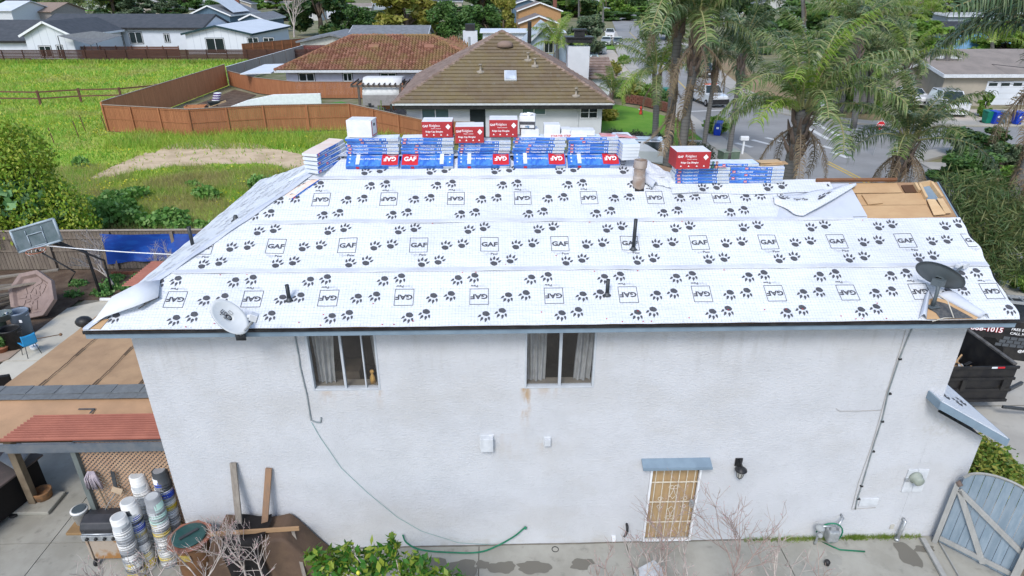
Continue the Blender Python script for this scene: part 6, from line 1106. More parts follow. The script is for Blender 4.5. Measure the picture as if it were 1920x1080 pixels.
MB().bb(x0, x1, y0-.02, y0+.01, ze-.12, ze+.02).bb(x0-.02, x0+.01, y0, y1, ze-.12, ze+.02).build('gutter', PALE, t); MB().bb(x0+.1, x1-.1, y0+.05, y0+.1, ze-.42, ze-.13).bb(x0+.1, x0+.15, y0+.1, y1, ze-.42, ze-.13).build('fascia', BLACK, t)
def nx(px): return Yp(px, 215, wl).x
def nz(py, px=900): return Yp(px, py, wl).z
def win2(x0p, x1p, y0p, y1p, glm, grid=False):
    a, b, c, d = nx(x0p), nx(x1p), nz(y1p), nz(y0p); f = MB().bb(a-.06, b+.06, wl-.06, wl-.005, c-.06, c).bb(a-.06, b+.06, wl-.06, wl-.005, d, d+.06).bb(a-.06, a, wl-.06, wl-.005, c, d).bb(b, b+.06, wl-.06, wl-.005, c, d).bb((a+b)/2-.035, (a+b)/2+.035, wl-.055, wl-.008, c, d).build('window', WHITE, t); MB().bb(a, b, wl-.03, wl-.012, c, d).build('glass_pane', glm, f)
    if grid: MB().bb(a, b, wl-.045, wl-.031, (c+d)/2-.02, (c+d)/2+.02).build('muntin', WHITE, f)
BLIND = Mt('blinds_behind_glass').set(.15, 0, .5); BLIND.color(BLIND.mix(BLIND.co()[2].mod(.08).gt(.06), (.12, .2, .2), (.06, .11, .11))); BLIND = BLIND.m
win2(792, 841, 203, 260, BLIND); win2(980, 1022, 199, 214, BLIND); win2(1089, 1119, 201, 221, GLASS, True); a, b = nx(881), nx(910); MB().bb(a, b, wl-.04, wl-.005, 0, nz(200)).build('door', mat('dark_door', (.02, .028, .03)), t); MB().tube([(nx(1084), wl-.05, 0), (nx(1084), wl-.05, 2.45)], .05, 6).build('downpipe', PALE, t)
def onroof(px, py):  # front roof face
    n = Vector((0, -.545, 1)); return plane(px, py, n, ze-y0*.545)
p = onroof(957, 145); fr = Euler((math.atan(.545), 0, 0)).to_matrix(); MB().box(p+Vector((0, 0, .12)), (.95, 1.2, .16), fr).build('skylight', PALE, t, bevel=.02); MB().box(p+Vector((0, -.05, .21)), (.8, 1.05, .06), fr).build('skylight_dome', mat('skylight_white', (.6, .64, .7), (.4, .44, .5), 1, .2), t, bevel=.03)
for px, py in ((901, 135), (990, 113), (1003, 124), (1080, 180)): p = onroof(px, py); MB().lathe([(.35, -.1), (.3, .08), (.08, .12), (.08, .5), (.13, .52), (.13, .6)], 10, p).build('roof_vent', mat('vent_tan', (.36, .31, .25), (.25, .22, .18), 5), t, True)
p = onroof(947, 88); MB().lathe([(.7, 0), (.6, .3), (.3, .45), (.02, .48)], 12, p, sy=.8).build('arched_vent', BTILE, t, True)
tiled(t, (13.6, 50.5, 2.9), (17.6, 50.5, 2.9), (17.6, 55.5, 4.3), (13.6, 55.5, 4.3), 8, 12, BTILE, nm='wing_roof_tile'); MB().bb(13.8, 17.3, 50.9, 56, 0, 2.85).build('wing', NW, t); c = Yp(1085, 126, 49.3); hc = Yp(1085, 80, 49.3).z; MB().bb(c.x-1.0, c.x+.9, 49.1, 50.3, 2.5, hc-.3).build('chimney', NW, t, bevel=.02); MB().bb(c.x-1.15, c.x+1.05, 48.95, 50.45, hc, hc+.35).bb(c.x-1.25, c.x+1.15, 48.85, 50.55, hc+.35, hc+.5).bb(c.x-.45, c.x+.45, 49.4, 50.0, hc+.5, hc+.95).bb(c.x-.6, c.x+.6, 49.3, 50.1, hc+.95, hc+1.1).build('chimney_cap', BLACK, t, bevel=.03)
p = Yp(880, 82, 54); MB().tube([(p.x, 54, 4), (p.x, 54, p.z+.6)], .12, 8).build('vent_pipe', GALV, t)
# terracotta barrel tile house
k = Mt('terracotta_tile').set(.85, 0, .15); g = k.t.nodes.new('ShaderNodeNewGeometry'); c_ = k.mix(X(k.t, g.outputs['Random Per Island']).ramp(0, 1), (.2, .09, .055), (.33, .165, .11)); c_ = k.mix(k.noise(.6, 7).ramp(.42, .62)*.75, c_, (.24, .17, .07)); k.color(c_); TTILE = k.m
t = thing('terracotta_roof_house', 'long low pale house under a terracotta barrel tile hip roof', 'house'); x0, x1, y0, y1, ze = -16.3, 6.5, 60.0, 74.0, 2.55; V_ = hiproof(x0, x1, y0, y1, ze, .42); a, b = V_[4], V_[5]
MB().bb(x0+.9, x1-.6, y0+.8, y1-.8, 0, 2.5).build('wall', mat('lilac_wall', (.5, .5, .58), (.45, .45, .52)), t); tiled(t, V_[0], V_[1], b, a, 17, 66, TTILE, 'barrel'); tiled(t, V_[3], V_[0], a, a, 17, 40, TTILE, 'barrel', nm='side_roof_tile'); tiled(t, V_[1], V_[2], b, b, 17, 40, TTILE, 'barrel', nm='side_roof_tile'); MB().add([(x, y, z-.06) for x, y, z in V_], [(0, 1, 5, 4), (1, 2, 5), (2, 3, 4, 5), (3, 0, 4), (3, 2, 1, 0)]).build('roof_deck', mat('deck_red', (.2, .08, .05)), t)
ridgecaps(t, V_[0], a, TTILE, .4); ridgecaps(t, a, b, TTILE, .4); ridgecaps(t, V_[1], b, TTILE, .4); MB().bb(x0, x1, y0-.04, y0, ze-.22, ze+.02).build('fascia', PALE, t); wins(t, [(Yp(a_, 140, 60.8).x, Yp(b_, 140, 60.8).x, 1.35, 2.2) for a_, b_ in ((560, 589), (643, 660), (713, 743))], y0+.8, mat('dk_frame', (.06, .06, .06)))
for px in (701, 805): p = plane(px, 90, Vector((0, -.42, 1)), ze-y0*.42); MB().box(p+Vector((0, 0, .15)), (1.1, .7, .16), Euler((.4, 0, 0)).to_matrix()).build('roof_vent', TTILE, t)
V2 = hiproof(-12, -4.5, 73, 80, 3.4, .45); t2 = None; tiled(t, V2[0], V2[1], V2[5], V2[4], 7, 22, TTILE, 'barrel', nm='rear_roof_tile'); tiled(t, V2[3], V2[0], V2[4], V2[4], 7, 22, TTILE, 'barrel', nm='rear_roof_tile'); MB().bb(-11.5, -5, 73.5, 79.5, 0, 3.35).build('rear_wing', NW, t); V3 = hiproof(-1.5, 4.5, 73, 79, 3.5, .45); tiled(t, V3[0], V3[1], V3[5], V3[4], 6, 18, TTILE, 'barrel', nm='rear_roof_tile'); MB().bb(-1, 4, 73.5, 78.5, 0, 3.45).build('rear_wing', NW, t); p = Yp(882, 70, 77); MB().bb(p.x-.9, p.x+.9, 76, 77.5, 2, p.z+.8).build('chimney', NW, t); MB().bb(p.x-.6, p.x+.6, 76.2, 77.2, p.z+.85, p.z+1.6).build('chimney_cap', BLACK, t)
# gable houses in the distance
SHG = mat('grey_shingle_far', (.2, .21, .225), (.15, .16, .17), 1.5, .9, bump=.02, bsc=6); SHD = mat('charcoal_shingle', (.055, .062, .07), (.075, .08, .09), 1.3, .85); TRIMD = mat('teal_black_trim', (.02, .05, .055))
def gable(name, label, x, y, w_, d_, h, pitch, wall, roof, rot=0, ov=.5, trim=None, win=(), winm=None, axis='x', chim=None, z=0, extra=None):
    """ridge along local X (axis 'x', eave faces the camera) or along Y (gable faces the camera)"""
    t = thing(name, label, 'house', (x, y, z), rot); run = (d_ if axis == 'x' else w_)/2; zr = h+run*pitch
    if axis == 'x': m = MB().extr([(0, 0, -2), (0, d_, -2), (0, d_, h), (0, run, zr-.02), (0, 0, h)], (w_, 0, 0)); rp = [((-ov, -ov, h-ov*pitch), (w_+ov, -ov, h-ov*pitch), (w_+ov, run, zr), (-ov, run, zr)), ((-ov, d_+ov, h-ov*pitch), (w_+ov, d_+ov, h-ov*pitch), (w_+ov, run, zr), (-ov, run, zr))]
    else: m = MB().extr([(0, 0, -2), (w_, 0, -2), (w_, 0, h), (run, 0, zr-.02), (0, 0, h)], (0, d_, 0)); rp = [((-ov, -ov, h-ov*pitch), (-ov, d_+ov, h-ov*pitch), (run, d_+ov, zr), (run, -ov, zr)), ((w_+ov, -ov, h-ov*pitch), (w_+ov, d_+ov, h-ov*pitch), (run, d_+ov, zr), (run, -ov, zr))]
    m.build('wall', wall, t); r_ = MB()
    for q in rp: r_.extr([Vector(v)+Vector((0, 0, .03)) for v in q], (0, 0, .14))
    r_.build('roof', roof, t)
    if trim:
        m = MB()
        if axis == 'x': m.bb(-ov-.03, w_+ov+.03, -ov-.06, -ov, h-ov*pitch-.16, h-ov*pitch+.16); [m.bar((s, -ov, h-ov*pitch+.02), (s, run, zr+.02), .08, .3) for s in (-ov-.04, w_+ov+.04)]
        else: m.bar((-ov, -ov-.04, h-ov*pitch+.04), (run, -ov-.04, zr+.04), .08, .3); m.bar((w_+ov, -ov-.04, h-ov*pitch+.04), (run, -ov-.04, zr+.04), .08, .3); m.bb(w_+ov, w_+ov+.06, -ov, d_+ov, h-ov*pitch-.14, h-ov*pitch+.16)
        m.build('trim', trim, t)
    wins(t, win, 0, winm or WHITE)
    if chim: MB().bb(chim[0]-.5, chim[0]+.5, chim[1]-.4, chim[1]+.4, h, zr+1.2).build('chimney', BRIK, t)
    return t
WB = Mt('white_board_batten').set(.8, 0, .2); x, y, z = WB.co(); WB.color(WB.mix(((x/1.2).mod(1)).gt(.94), (.62, .65, .68), (.45, .48, .52))); WB = WB.m; WSID = mat('white_siding', (.6, .63, .67), (.56, .59, .63), 1)
h1 = gable('white_bungalow', 'long white manufactured home with charcoal roof behind the slatted fence', Yp(75, 60, 112).x, 112, Yp(378, 60, 112).x-Yp(75, 60, 112).x, 13, 3.7, .28, WSID, SHD, trim=BLACK, winm=BLACK, win=[(9, 11.2, .3, 3), (12, 14, .3, 2.9), (15.2, 17.4, 1.1, 3.0), (21.2, 22.1, 1.3, 2.7)])
h2 = gable('white_cottage', 'white board and batten gabled home with charcoal roof at far left', Yp(46, 70, 97).x, 97, 7.2, 14, 3.5, .5, WB, SHD, axis='y', trim=WHITE, winm=BLACK, win=[(1.7, 3.5, .3, 1.9), (4.4, 5.3, .4, 2)])
h2b = gable('white_cottage', 'white wing with charcoal roof cut by left picture edge', Yp(46, 70, 97).x-24, 99, 24.3, 12, 2.6, .42, WSID, SHD, trim=BLACK)
WROOF = mat('white_metal_roof', (.62, .65, .68), (.56, .59, .62), .5, .5)
a = Yp(345, 71, 106); b = Yp(470, 67, 106); h3 = gable('white_roofed_home', 'white home with bright white roof and dark green trim', a.x+.3, 106, b.x-a.x-.4, 22, 3.1, .22, WB, WROOF, axis='y', trim=TRIMD, winm=TRIMD, win=[(3.2, 6.2, .2, 2.4), (10.2, 12.0, .6, 2.5), (12.8, 14.6, .4, 2.5)])
def gh(px0, px1, py_eave, Y, hgt=2.7):
    a, b = Yp(px0, py_eave, Y), Yp(px1, py_eave, Y); return a.x, b.x-a.x, a.z
x, w_, z = gh(355, 430, 28, 165); gable('blue_gable_house', 'blue grey gabled house with dark roof and a pale solar sheet', x, 165, w_, 22, z, .42, mat('slate_blue', (.1, .16, .22)), SHG, axis='y', trim=WHITE, chim=(w_*.6, 18))
t = [o for o in COL.objects if o.name == 'blue_gable_house'][0]; MB().add([(w_*.56, 2, z+3.9), (w_+.3, 2, z+.5), (w_+.3, 14, z+.5), (w_*.56, 14, z+3.9)], [(0, 1, 2, 3)]).build('white_roof_sheet', WROOF, t)
x, w_, z = gh(452, 492, 36, 150); gable('dark_gable_house', 'small slate gabled house with grey roof left of the big dark tree', x, 150, w_, 16, z, .42, mat('slate_blue'), SHG, axis='y', trim=WHITE)
x, w_, z = gh(25, 95, 22, 170); gable('tan_ranch_house', 'low tan ranch house with brown roof near the upper left corner', x, 170, w_, 15, z, .25, mat('grey_tan_wall', (.3, .27, .25)), mat('tan_roof', (.3, .22, .17), (.24, .18, .14)), win=[(w_*.25, w_*.45, .6, 1.8)])
x, w_, z = gh(-20, 20, 20, 160); gable('pale_ranch_house', 'pale house corner at the upper left picture edge', x, 160, w_, 15, z, .25, PALE, WROOF)
x, w_, z = gh(568, 800, 72, 100); gable('grey_roof_house', 'cream house with pale grey low hip roof behind the terracotta roof', x, 98, w_*.5, 12, 2.5, .2, mat('cream_wall', (.5, .5, .44)), SHG, axis='y', trim=SHG, win=[(1.2, 3, .6, 1.6)])
gable('grey_roof_house', 'long grey shingled wing behind the terracotta roof ridge', x+w_*.35, 102, w_*.62, 14, 2.6, .22, mat('cream_wall'), SHG, trim=PALE)
x, w_, z = gh(560, 700, 12, 230); gable('far_white_house', 'white house peeking over the trees near the top centre', x, 230, w_*.5, 15, z, .3, WSID, SHG)
x, w_, z = gh(972, 1052, 20, 178); gable('orange_stucco_house', 'tan orange stucco house with stacked white trimmed gables', x, 178, w_, 16, z, .34, mat('orange_stucco', (.42, .24, .11), (.37, .21, .1)), mat('brown_roof', (.2, .16, .14)), axis='y', trim=WHITE, chim=(w_*.88, 4)); o = kids([q for q in COL.objects if q.name == 'orange_stucco_house'][0])
x, w_, z = gh(975, 1045, 43, 150); gable('orange_front_house', 'lower orange gabled front wing behind the pale blue roof', x, 150, w_, 14, z, .34, mat('orange_stucco'), mat('brown_roof'), axis='y', trim=WHITE, win=[(w_*.5, w_*.65, .8, 2.2)])
x, w_, z = gh(962, 1020, 8, 205); gable('far_grey_house', 'grey blue gabled house behind the orange stucco house', x, 205, w_, 14, z, .3, mat('slate_blue'), SHG, axis='y', trim=WHITE)
x, w_, z = gh(985, 1062, 86, 92); gable('pale_blue_house', 'steep gabled pale blue house behind the mossy roof', x, 92, w_, 12, z, .95, mat('pale_blue_wall', (.42, .5, .58), (.38, .46, .54)), mat('pale_slate', (.42, .46, .5), (.36, .4, .44), 1), axis='y', trim=PALE, winm=mat('yellow_frame', (.45, .42, .12)), win=[(w_*.46, w_*.68, z-1.0, z+.8)])
a = Yp(905, 62, 108); gable('flat_white_building', 'low flat white building behind the mossy roof apex', a.x, 108, 14, 10, a.z, .02, WSID, WROOF); a = Yp(992, 60, 95); 
p = Yp(993, 40, 88); tag(MB().tube([(p.x, 88, 3), (p.x, 88, p.z)], .28, 8).build('stove_pipe', BLACK), 'tall black stove pipe beside the pale blue roof', 'pipe')
# right-hand houses
TAN = mat('tan_wall_right', (.36, .32, .26), (.31, .28, .23), .8); TROOF = mat('tan_shingle_roof', (.27, .23, .2), (.22, .19, .165), .7, .9, bump=.02, bsc=7)
def garage(t, x, y, wd, hg):
    g_ = MB().bb(x, x+wd, y-.05, y-.01, 0, hg).build('garage_door', WSID, t)
    m = MB()
    for i in range(1, 4): m.bb(x, x+wd, y-.056, y-.051, hg*i/4-.02, hg*i/4+.02)
    m.build('panel_line', GREYINK, g_)
    for i in range(4): MB().bb(x+wd*(i+.15)/4, x+wd*(i+.85)/4, y-.062, y-.052, hg*.8, hg*.93).build('garage_window', GLASS, g_)
a = Yp(1795, 196, 53.5); t = gable('tan_garage_house', 'tan house with white double garage door at right picture edge', a.x-2, 53.5, 22, 14, 2.9, .22, TAN, TROOF, trim=PALE); b = Yp(1838, 197, 53.5); garage(t, b.x-a.x+2, 0, 4.9, 2.25)
a = Yp(1660, 190, 58); t = gable('tan_side_house', 'tan house with brown roof and narrow garage behind utility pole', a.x, 58, 10, 14, 2.7, .3, TAN, TROOF, axis='y', trim=PALE); b = Yp(1702, 190, 58); garage(t, b.x-a.x, 0, 2.6, 2.2)
MUR = Mt('blue_mural').set(.8); x, y, z = MUR.co(); nn_ = MUR.noise(.3, 4); c_ = MUR.mix(nn_.ramp(.4, .65), (.1, .3, .55), (.3, .5, .68)); c_ = MUR.mix((z+nn_*2.2).lt(2.1), c_, (.34, .2, .13)); MUR.color(c_)
a, b = Yp(1745, 92, 95), Yp(1935, 78, 95); t = thing('painted_wall', 'long blue painted yard wall with brown hill shapes', 'wall'); MB().bb(a.x, b.x, 95, 95.3, 0, 3.9).build('wall_panel', MUR.m, t); m = MB(); [m.bb(a.x+i*4, a.x+i*4+.3, 94.9, 95, 0, 3.0) for i in range(int((b.x-a.x)/4))]; tag(MB().bb(a.x-1, b.x, 97, 97.2, 3.0, 5.6).build('dark_screen_fence', mat('dark_screen', (.05, .055, .07), (.07, .075, .09), 1)), 'dark screened fence standing behind the blue painted wall', 'fence')
gpoly('painted_wall_yard', [(1765, 120), (1840, 112), (1930, 118), (1930, 135), (1770, 135)], -.012, mat('pale_drive'))
a = Yp(1780, 30, 150); gable('long_grey_house', 'long low pale grey house on the upper right', a.x, 150, 34, 14, a.z, .06, mat('grey_blue_wall', (.3, .34, .37)), mat('light_roof', (.42, .42, .4)), trim=PALE, win=[(3, 6, .8, 2.4), (12, 14, .8, 2.4), (20, 23, .8, 2.4)]); tag(MB().bb(a.x, a.x+22, 140, 140.3, -.1, 5).build('grey_yard_wall', mat('grey_blue_wall')), 'grey blue yard wall in front of the long low house', 'wall')
HW_ = [mat('far_wall_%d' % i, c) for i, c in enumerate(((.5, .5, .47), (.4, .36, .3), (.3, .34, .38), (.45, .4, .33), (.55, .55, .56)))]; HR_ = [SHG, SHD, TROOF, mat('far_brown_roof', (.2, .13, .1)), mat('far_pale_roof', (.4, .4, .38))]
FH = [(120, 4, 60), (250, 12, 50), (350, 4, 50), (420, 8, 44), (500, 2, 60), (535, 24, 60), (640, 16, 50), (700, 4, 46), (800, 2, 60), (880, 14, 40), (925, 2, 44), (1060, 6, 40), (1090, 2, 50), (1250, 12, 40), (1330, 30, 50), (1420, 8, 60), (1560, 14, 60), (1640, 2, 60), (1660, 24, 60), (1720, 10, 50), (1850, 12, 60), (1900, 34, 60), (20, 2, 50)]
for i, (px, py, wp) in enumerate(FH):
    b = G(px, py+14); wd = wp*(b-CP).length/FPX; gable('far_house', 'small distant house among the trees along the top of the picture', b.x, b.y, wd, wd*.6, 3.2, (.3, .4, .25)[i % 3], HW_[i % 5], HR_[(i*2) % 5], axis=('x', 'y')[i % 2], trim=PALE, win=[(wd*.2, wd*.35, .9, 2.2), (wd*.6, wd*.75, .9, 2.2)])['group'] = 'distant houses'
# utility poles
def pole(px, py, ptop, Y, r_, lab, arms=0):
    b = G(px, py); t = thing('utility_pole', lab, 'utility pole', b); z1 = 11 if ptop is None else Yp(px, ptop, b.y).z; MB().tube([(0, 0, 0), (0, 0, z1)], [r_, r_*.7], 8).build('pole', woodmat('pole_grey', (.16, .15, .14), (.11, .1, .1), 2, (3, 3, .4)), t, True)
    for i in range(arms): MB().bb(-1.1, 1.1, -.08, .08, z1*.45+i*.9, z1*.45+.14+i*.9).build('crossarm', mat('arm_grey', (.14, .13, .12)), t)
    return t
pole(1755, 186, 60, 0, .3, 'weathered utility pole with crossarms near the right garages', 2); pole(134, 26, -40, 0, .45, 'pale utility pole behind the long white home'); pole(298, 22, -40, 0, .4, 'brown pole among trees near the top left'); pole(1800, 26, -40, 0, .5, 'far dark pole in front of the long grey house')
for i, (p, q) in enumerate((((1760, 130), (1920, 160)), ((1762, 142), (1900, 152)), ((1765, 96), (1930, 128)))): a, b = Yp(*p, 66), Yp(*q, 50); tag(MB().tube([a, a.lerp(b, .5)-Vector((0, 0, .4)), b], .03, 4).build('overhead_wire', BLACK), 'overhead wire running right from the weathered utility pole', 'wire', 'overhead wires')
# ================= FENCES AND YARDS BEHIND =================
c0, c1, c2, c3, c4 = [G(*p) for p in ((205, 246), (362, 256), (500, 247), (660, 243), (800, 267))]
fence([(c0.x, c0.y), (c1.x, c1.y), (c2.x, c2.y), (c3.x, c3.y), (c4.x, c4.y), (c4.x+3.6, c4.y-.7)], [2.05, 2.05, 2.05, 2.05, 1.6, 1.6], ORW, 'orange brown board fence across the back of the grassy lot', step=2.9, side=-1, rails=(.5, .95))
ce = G(428, 160, 0); fence([(c0.x, c0.y), (ce.x, ce.y)], 2.3, ORW2, 'bright orange board fence running away from the near fence corner', rails=(), cap=True, step=3, side=1)  # light on this inner face put into its raised wood colour
ca_ = G(780, 173); cb_ = G(520, 181); cc_ = G(435, 172)
fence([(ce.x+.2, ce.y), (cc_.x+3, 62), (-14, 58.6), (1, 58.2)], 1.62, ORW, 'brown board fence below the terracotta roofed house', rails=(.5,), step=3.2, side=1)
a = G(556, 96); PINKF = woodmat('pale_pinkish_wall', (.45, .38, .34), (.38, .33, .3), 1, (3, 3, .4)); a = Yp(428, 136, 72); fence([(ce.x, ce.y+.3), (-23.0, 104)], 2.0, PINKF, 'pale pinkish fence running back beside the white metal roof', rails=(), cap=True, capm=WHITE, step=5)
MB().extr([(-20.6, 62, 1.9), (-17.3, 62, 2.0), (-17.3, 69, 2.2), (-20.2, 69, 2.1)], (0, 0, .1)).build('shed_roof', WROOF); tag(bpy.data.objects['shed_roof'], 'low white metal roof between the pale fence and the terracotta roof', 'roof')
s0, s1 = G(-60, 117), G(560, 108); t = fence([(s0.x, 91.5), (s1.x+6, 92.8)], 1.85, DKW, 'long dark brown horizontal slat fence at the far edge of the field', vert=False, bw=.2, rails=(), cap=False, step=3)
a, b = Yp(330, 92, 97), Yp(555, 85, 97); fence([(a.x-22, 98.5), (a.x, 98)], 1.9, woodmat('mid_brown_slats', (.16, .07, .045), (.12, .055, .04)), 'reddish slat fence in front of the long white home', vert=False, bw=.25, rails=(), cap=False, step=2.5); fence([(b.x-8, 96), (b.x+1, 112)], 2.3, ORW, 'tan brown fence in front of the white roofed home', rails=(.3, .7), step=2); fence([(b.x+1.5, 96), (b.x+14, 97)], 2.1, woodmat('red_brown_fence', (.22, .07, .06), (.17, .06, .05)), 'red brown fence below the cream house', step=2.4)
# sail shade
q = [Yp(108, 67, 96), Yp(175, 58, 96.5), Yp(230, 66, 96.3), Yp(170, 84, 94)]; cS = sum(q, Vector())/4-Vector((0, 0, .3)); t = thing('shade_sail', 'grey triangular shade sails stretched in front of the long white home', 'shade sail'); MB().add(q+[cS], [(0, 1, 4), (1, 2, 4), (2, 3, 4), (3, 0, 4)]).build('sail_cloth', mat('sail_grey', (.14, .15, .16)), t, solid=.02); [MB().tube([v, (v.x, v.y, 0)], .06, 5).build('pole', DKMETAL, t) for v in q]
# post and rail fence in the field
RAILW = woodmat('rail_brown', (.18, .09, .06), (.13, .07, .05), 2); t = thing('rail_fence', 'two rail brown ranch fence crossing the green field', 'fence'); ps = [G(*p) for p in ((-70, 200), (0, 196), (77, 197), (153, 192), (229, 190), (297, 183))]; nn = []
for p in ps: MB().box((p.x, p.y, .68), (.18, .18, 1.36), .2).build('post', RAILW, t)
for a, b in zip(ps, ps[1:]):
    for z in (.62, 1.22): MB().bar((a.x, a.y-.1, z), (b.x, b.y-.1, z), .05, .13).build('rail', RAILW, t)
for px, py in ((103, 272), (148, 258), (200, 246), (160, 246)): p = G(px, py); tag(MB().tube([(p.x, p.y, 0), (p.x-.12, p.y, 1.25)], .035, 5).build('wire_fence_stake', RAILW), 'thin rusty stake in the grass left of the near fence corner', 'stake', 'rusty stakes in the grass')
# back yard of the neighbour
gpoly('yard_soil', [(345, 205), (440, 168), (480, 178), (430, 205), (420, 250), (300, 250)], -.04, SOIL); gpoly('artificial_lawn', [(430, 203), (600, 196), (640, 190), (700, 205), (740, 222), (660, 240), (420, 246)], -.035, mat('turf_green', (.05, .2, .03), (.07, .24, .04), .5)); gpoly('patio_ground', [(700, 195), (780, 190), (830, 240), (720, 240)], -.03, mat('pale_drive'))
a, b = G(428, 201), G(603, 196); tag(MB().extr([(a.x, a.y, 0), (b.x, b.y, 0), (b.x, b.y, 1.05), (a.x+4.2, a.y+.7, 1.05), (a.x+1.8, a.y+.3, .6)], (0, .2, 0)).build('curved_white_wall', WHITE, bevel=.03), 'low white garden wall tapering to the left behind the orange fence', 'wall')
p = G(405, 190); t = thing('stacked_bags', 'leaning stack of white and purple soil bags in the neighbour yard', 'bags', p)
for i in range(7): MB().ball((.04*i, .03*i, .1+.11*i), (.42, .28, .075), 10, 6).build('bag', (WHITE, mat('purple_bag', (.14, .08, .25)))[i % 2], t, True)
p = G(403, 206); t = thing('wheelbarrow', 'dark wheelbarrow with wooden handles next to the stacked bags', 'wheelbarrow', (p.x, p.y, 0), .4); MB().add([(-.5, -.35, .75), (.5, -.35, .75), (.5, .35, .75), (-.5, .35, .75), (-.3, -.2, .4), (.3, -.2, .4), (.3, .2, .4), (-.3, .2, .4)], [(0, 1, 5, 4), (1, 2, 6, 5), (2, 3, 7, 6), (3, 0, 4, 7), (4, 5, 6, 7)]).build('tray', mat('barrow_dark', (.04, .05, .05)), t, solid=.02); MB().lathe([(.18, -.05), (.18, .05)], 12, (-.6, 0, .2), M=Matrix.Rotation(R(90), 3, 'X')).build('wheel', TYRE, t)
for s in (-1, 1): MB().bar((-.5, s*.2, .3), (1.1, s*.33, .75), .05, .05).build('handle', PLY2, t); MB().bar((.35, s*.25, .0), (.3, s*.25, .45), .04, .04).build('leg', DKMETAL, t)
p = G(368, 206); t = thing('planter_frame', 'empty wooden planter frame inside the orange fence corner', 'planter', (p.x, p.y, 0), .15); [MB().bb(*q).build('side_board', ORW2, t) for q in ((-.9, .9, -.5, -.45, 0, .4), (-.9, .9, .45, .5, 0, .4), (-.9, -.85, -.45, .45, 0, .4), (.85, .9, -.45, .45, 0, .4))]
t = thing('pergola', 'weathered pergola with a curved white canopy in the neighbour yard', 'pergola', (-5.9, 49.6, 0)); PGW = woodmat('pergola_grey', (.17, .14, .12), (.12, .1, .09), 2)
for x in (.2, 3.9):
    for y in (0, 3.0): MB().bb(x-.1, x+.1, y-.1, y+.1, 0, 2.3).build('post', PGW, t)
for y in (0, 3.0): MB().bb(-.5, 4.6, y-.05, y+.05, 2.31, 2.5).build('beam', PGW, t)
for i in range(11): MB().bb(-.4+.48*i, -.33+.48*i, -.4, 3.4, 2.52, 2.64).build('rafter', PGW, t)
MB().grid(lambda u, v: (.5+3.5*u, -.1+3.2*v, 1.6+1.4*math.sin(min(1, v*2.6)*PI/2)-.2*max(0, v-.5)), 4, 14).build('canopy_cloth', mat('canopy_white', (.66, .66, .64), (.6, .6, .58), 2), t, True, solid=.02); MB().grid(lambda u, v: (.5+3.5*u, -.12, .75+.9*v), 2, 2).build('side_screen', mat('screen_mesh', (.3, .28, .27)), t)
t = thing('patio_table_set', 'glass patio table with black mesh chairs under the pergola', 'table', (-4.0, 48.3, 0)); MB().lathe([(.6, .7), (.6, .74)], 18).build('table_top', mat('table_dark', (.08, .1, .1), rough=.2), t); MB().tube([(0, 0, 0), (0, 0, .7)], .05, 6).build('table_leg', DKMETAL, t)
for i in range(4): 
    a_ = .5+i*1.6; x, y = -4.0+1.1*math.cos(a_), 48.3+1.1*math.sin(a_); tt = thing('patio_chair', 'black mesh patio chair around the glass table under the pergola', 'chair', (x, y, 0), a_+PI/2, 'black mesh patio chairs'); MB().bb(-.25, .25, -.25, .25, .42, .46).build('seat', BLACK, tt); MB().bb(-.25, .25, -.29, -.25, .46, .95).build('backrest', DKMETAL, tt); [MB().bb(sx*.23-.02, sx*.23+.02, sy*.23-.02, sy*.23+.02, 0, .42).build('leg', BLACK, tt) for sx in (-1, 1) for sy in (-1, 1)]
p = G(745, 228); tag(MB().box((p.x, p.y, .55), (1.6, 1.1, .1), Euler((.5, -.5, .3)).to_matrix()).box((p.x+.2, p.y+.1, .3), (1.2, .9, .5), .3).build('covered_lounger', BLACK, bevel=.05), 'dark cushioned lounger tipped up beside the white house wall', 'lounger'); p = G(728, 205); tag(MB().bb(p.x-1, p.x+1.2, p.y, p.y+.7, 0, .75).build('storage_bench', ORW2, bevel=.02), 'orange wooden storage bench behind the patio table', 'bench'); p = G(749, 217); tag(MB().lathe([(.2, 0), (.3, .5), (.32, .55)], 12, p).build('red_pot', mat('dark_red', (.25, .03, .03))), 'dark red pot beside the white house corner', 'plant pot')
p = G(712, 232); t = thing('cactus', 'cluster of thin columnar cacti by the orange fence', 'cactus', p); [MB().tube([(dx, dy, 0), (dx*1.2, dy, h)], [.07, .05], 6).build('stem', mat('cactus_green', (.12, .16, .05)), t, True) for dx, dy, h in ((0, 0, 1.5), (.2, .1, 1.9), (-.15, .1, 1.2), (.35, 0, 1.3))]
# ================= FIELD =================
k = Mt('field_ground').set(.95, 0, .1); n = k.noise(.09, 8).ramp(.42, .58); n2 = k.noise(.25, 8).ramp(.45, .6); k.color(k.mix(n2*.55, k.mix(n, (.24, .4, .05), (.34, .44, .06)), (.42, .38, .14))); k.bump(k.noise(4, 6), .05); FLD = k.m
MB().poly([(-3.5, 14.9, -.055), (-3.5, 20, -.055), (-1, 21, -.055), (1.5, 30, -.055), (2, 37, -.055), (c3.x, c3.y, -.055), (c1.x, c1.y, -.055), (c0.x, c0.y, -.055), (ce.x, ce.y, -.055), (ce.x, 93.5, -.055), (-110, 93.5, -.055), (-60, 14.9, -.055)]).build('field', FLD, None, kind='structure')
k = Mt('dirt_path').set(.95, 0, .1); k.color(k.mix(k.noise(.8, 8).ramp(.4, .65), (.6, .46, .31), (.46, .35, .22))); k.bump(k.noise(6, 6), .03); PATH = k.m
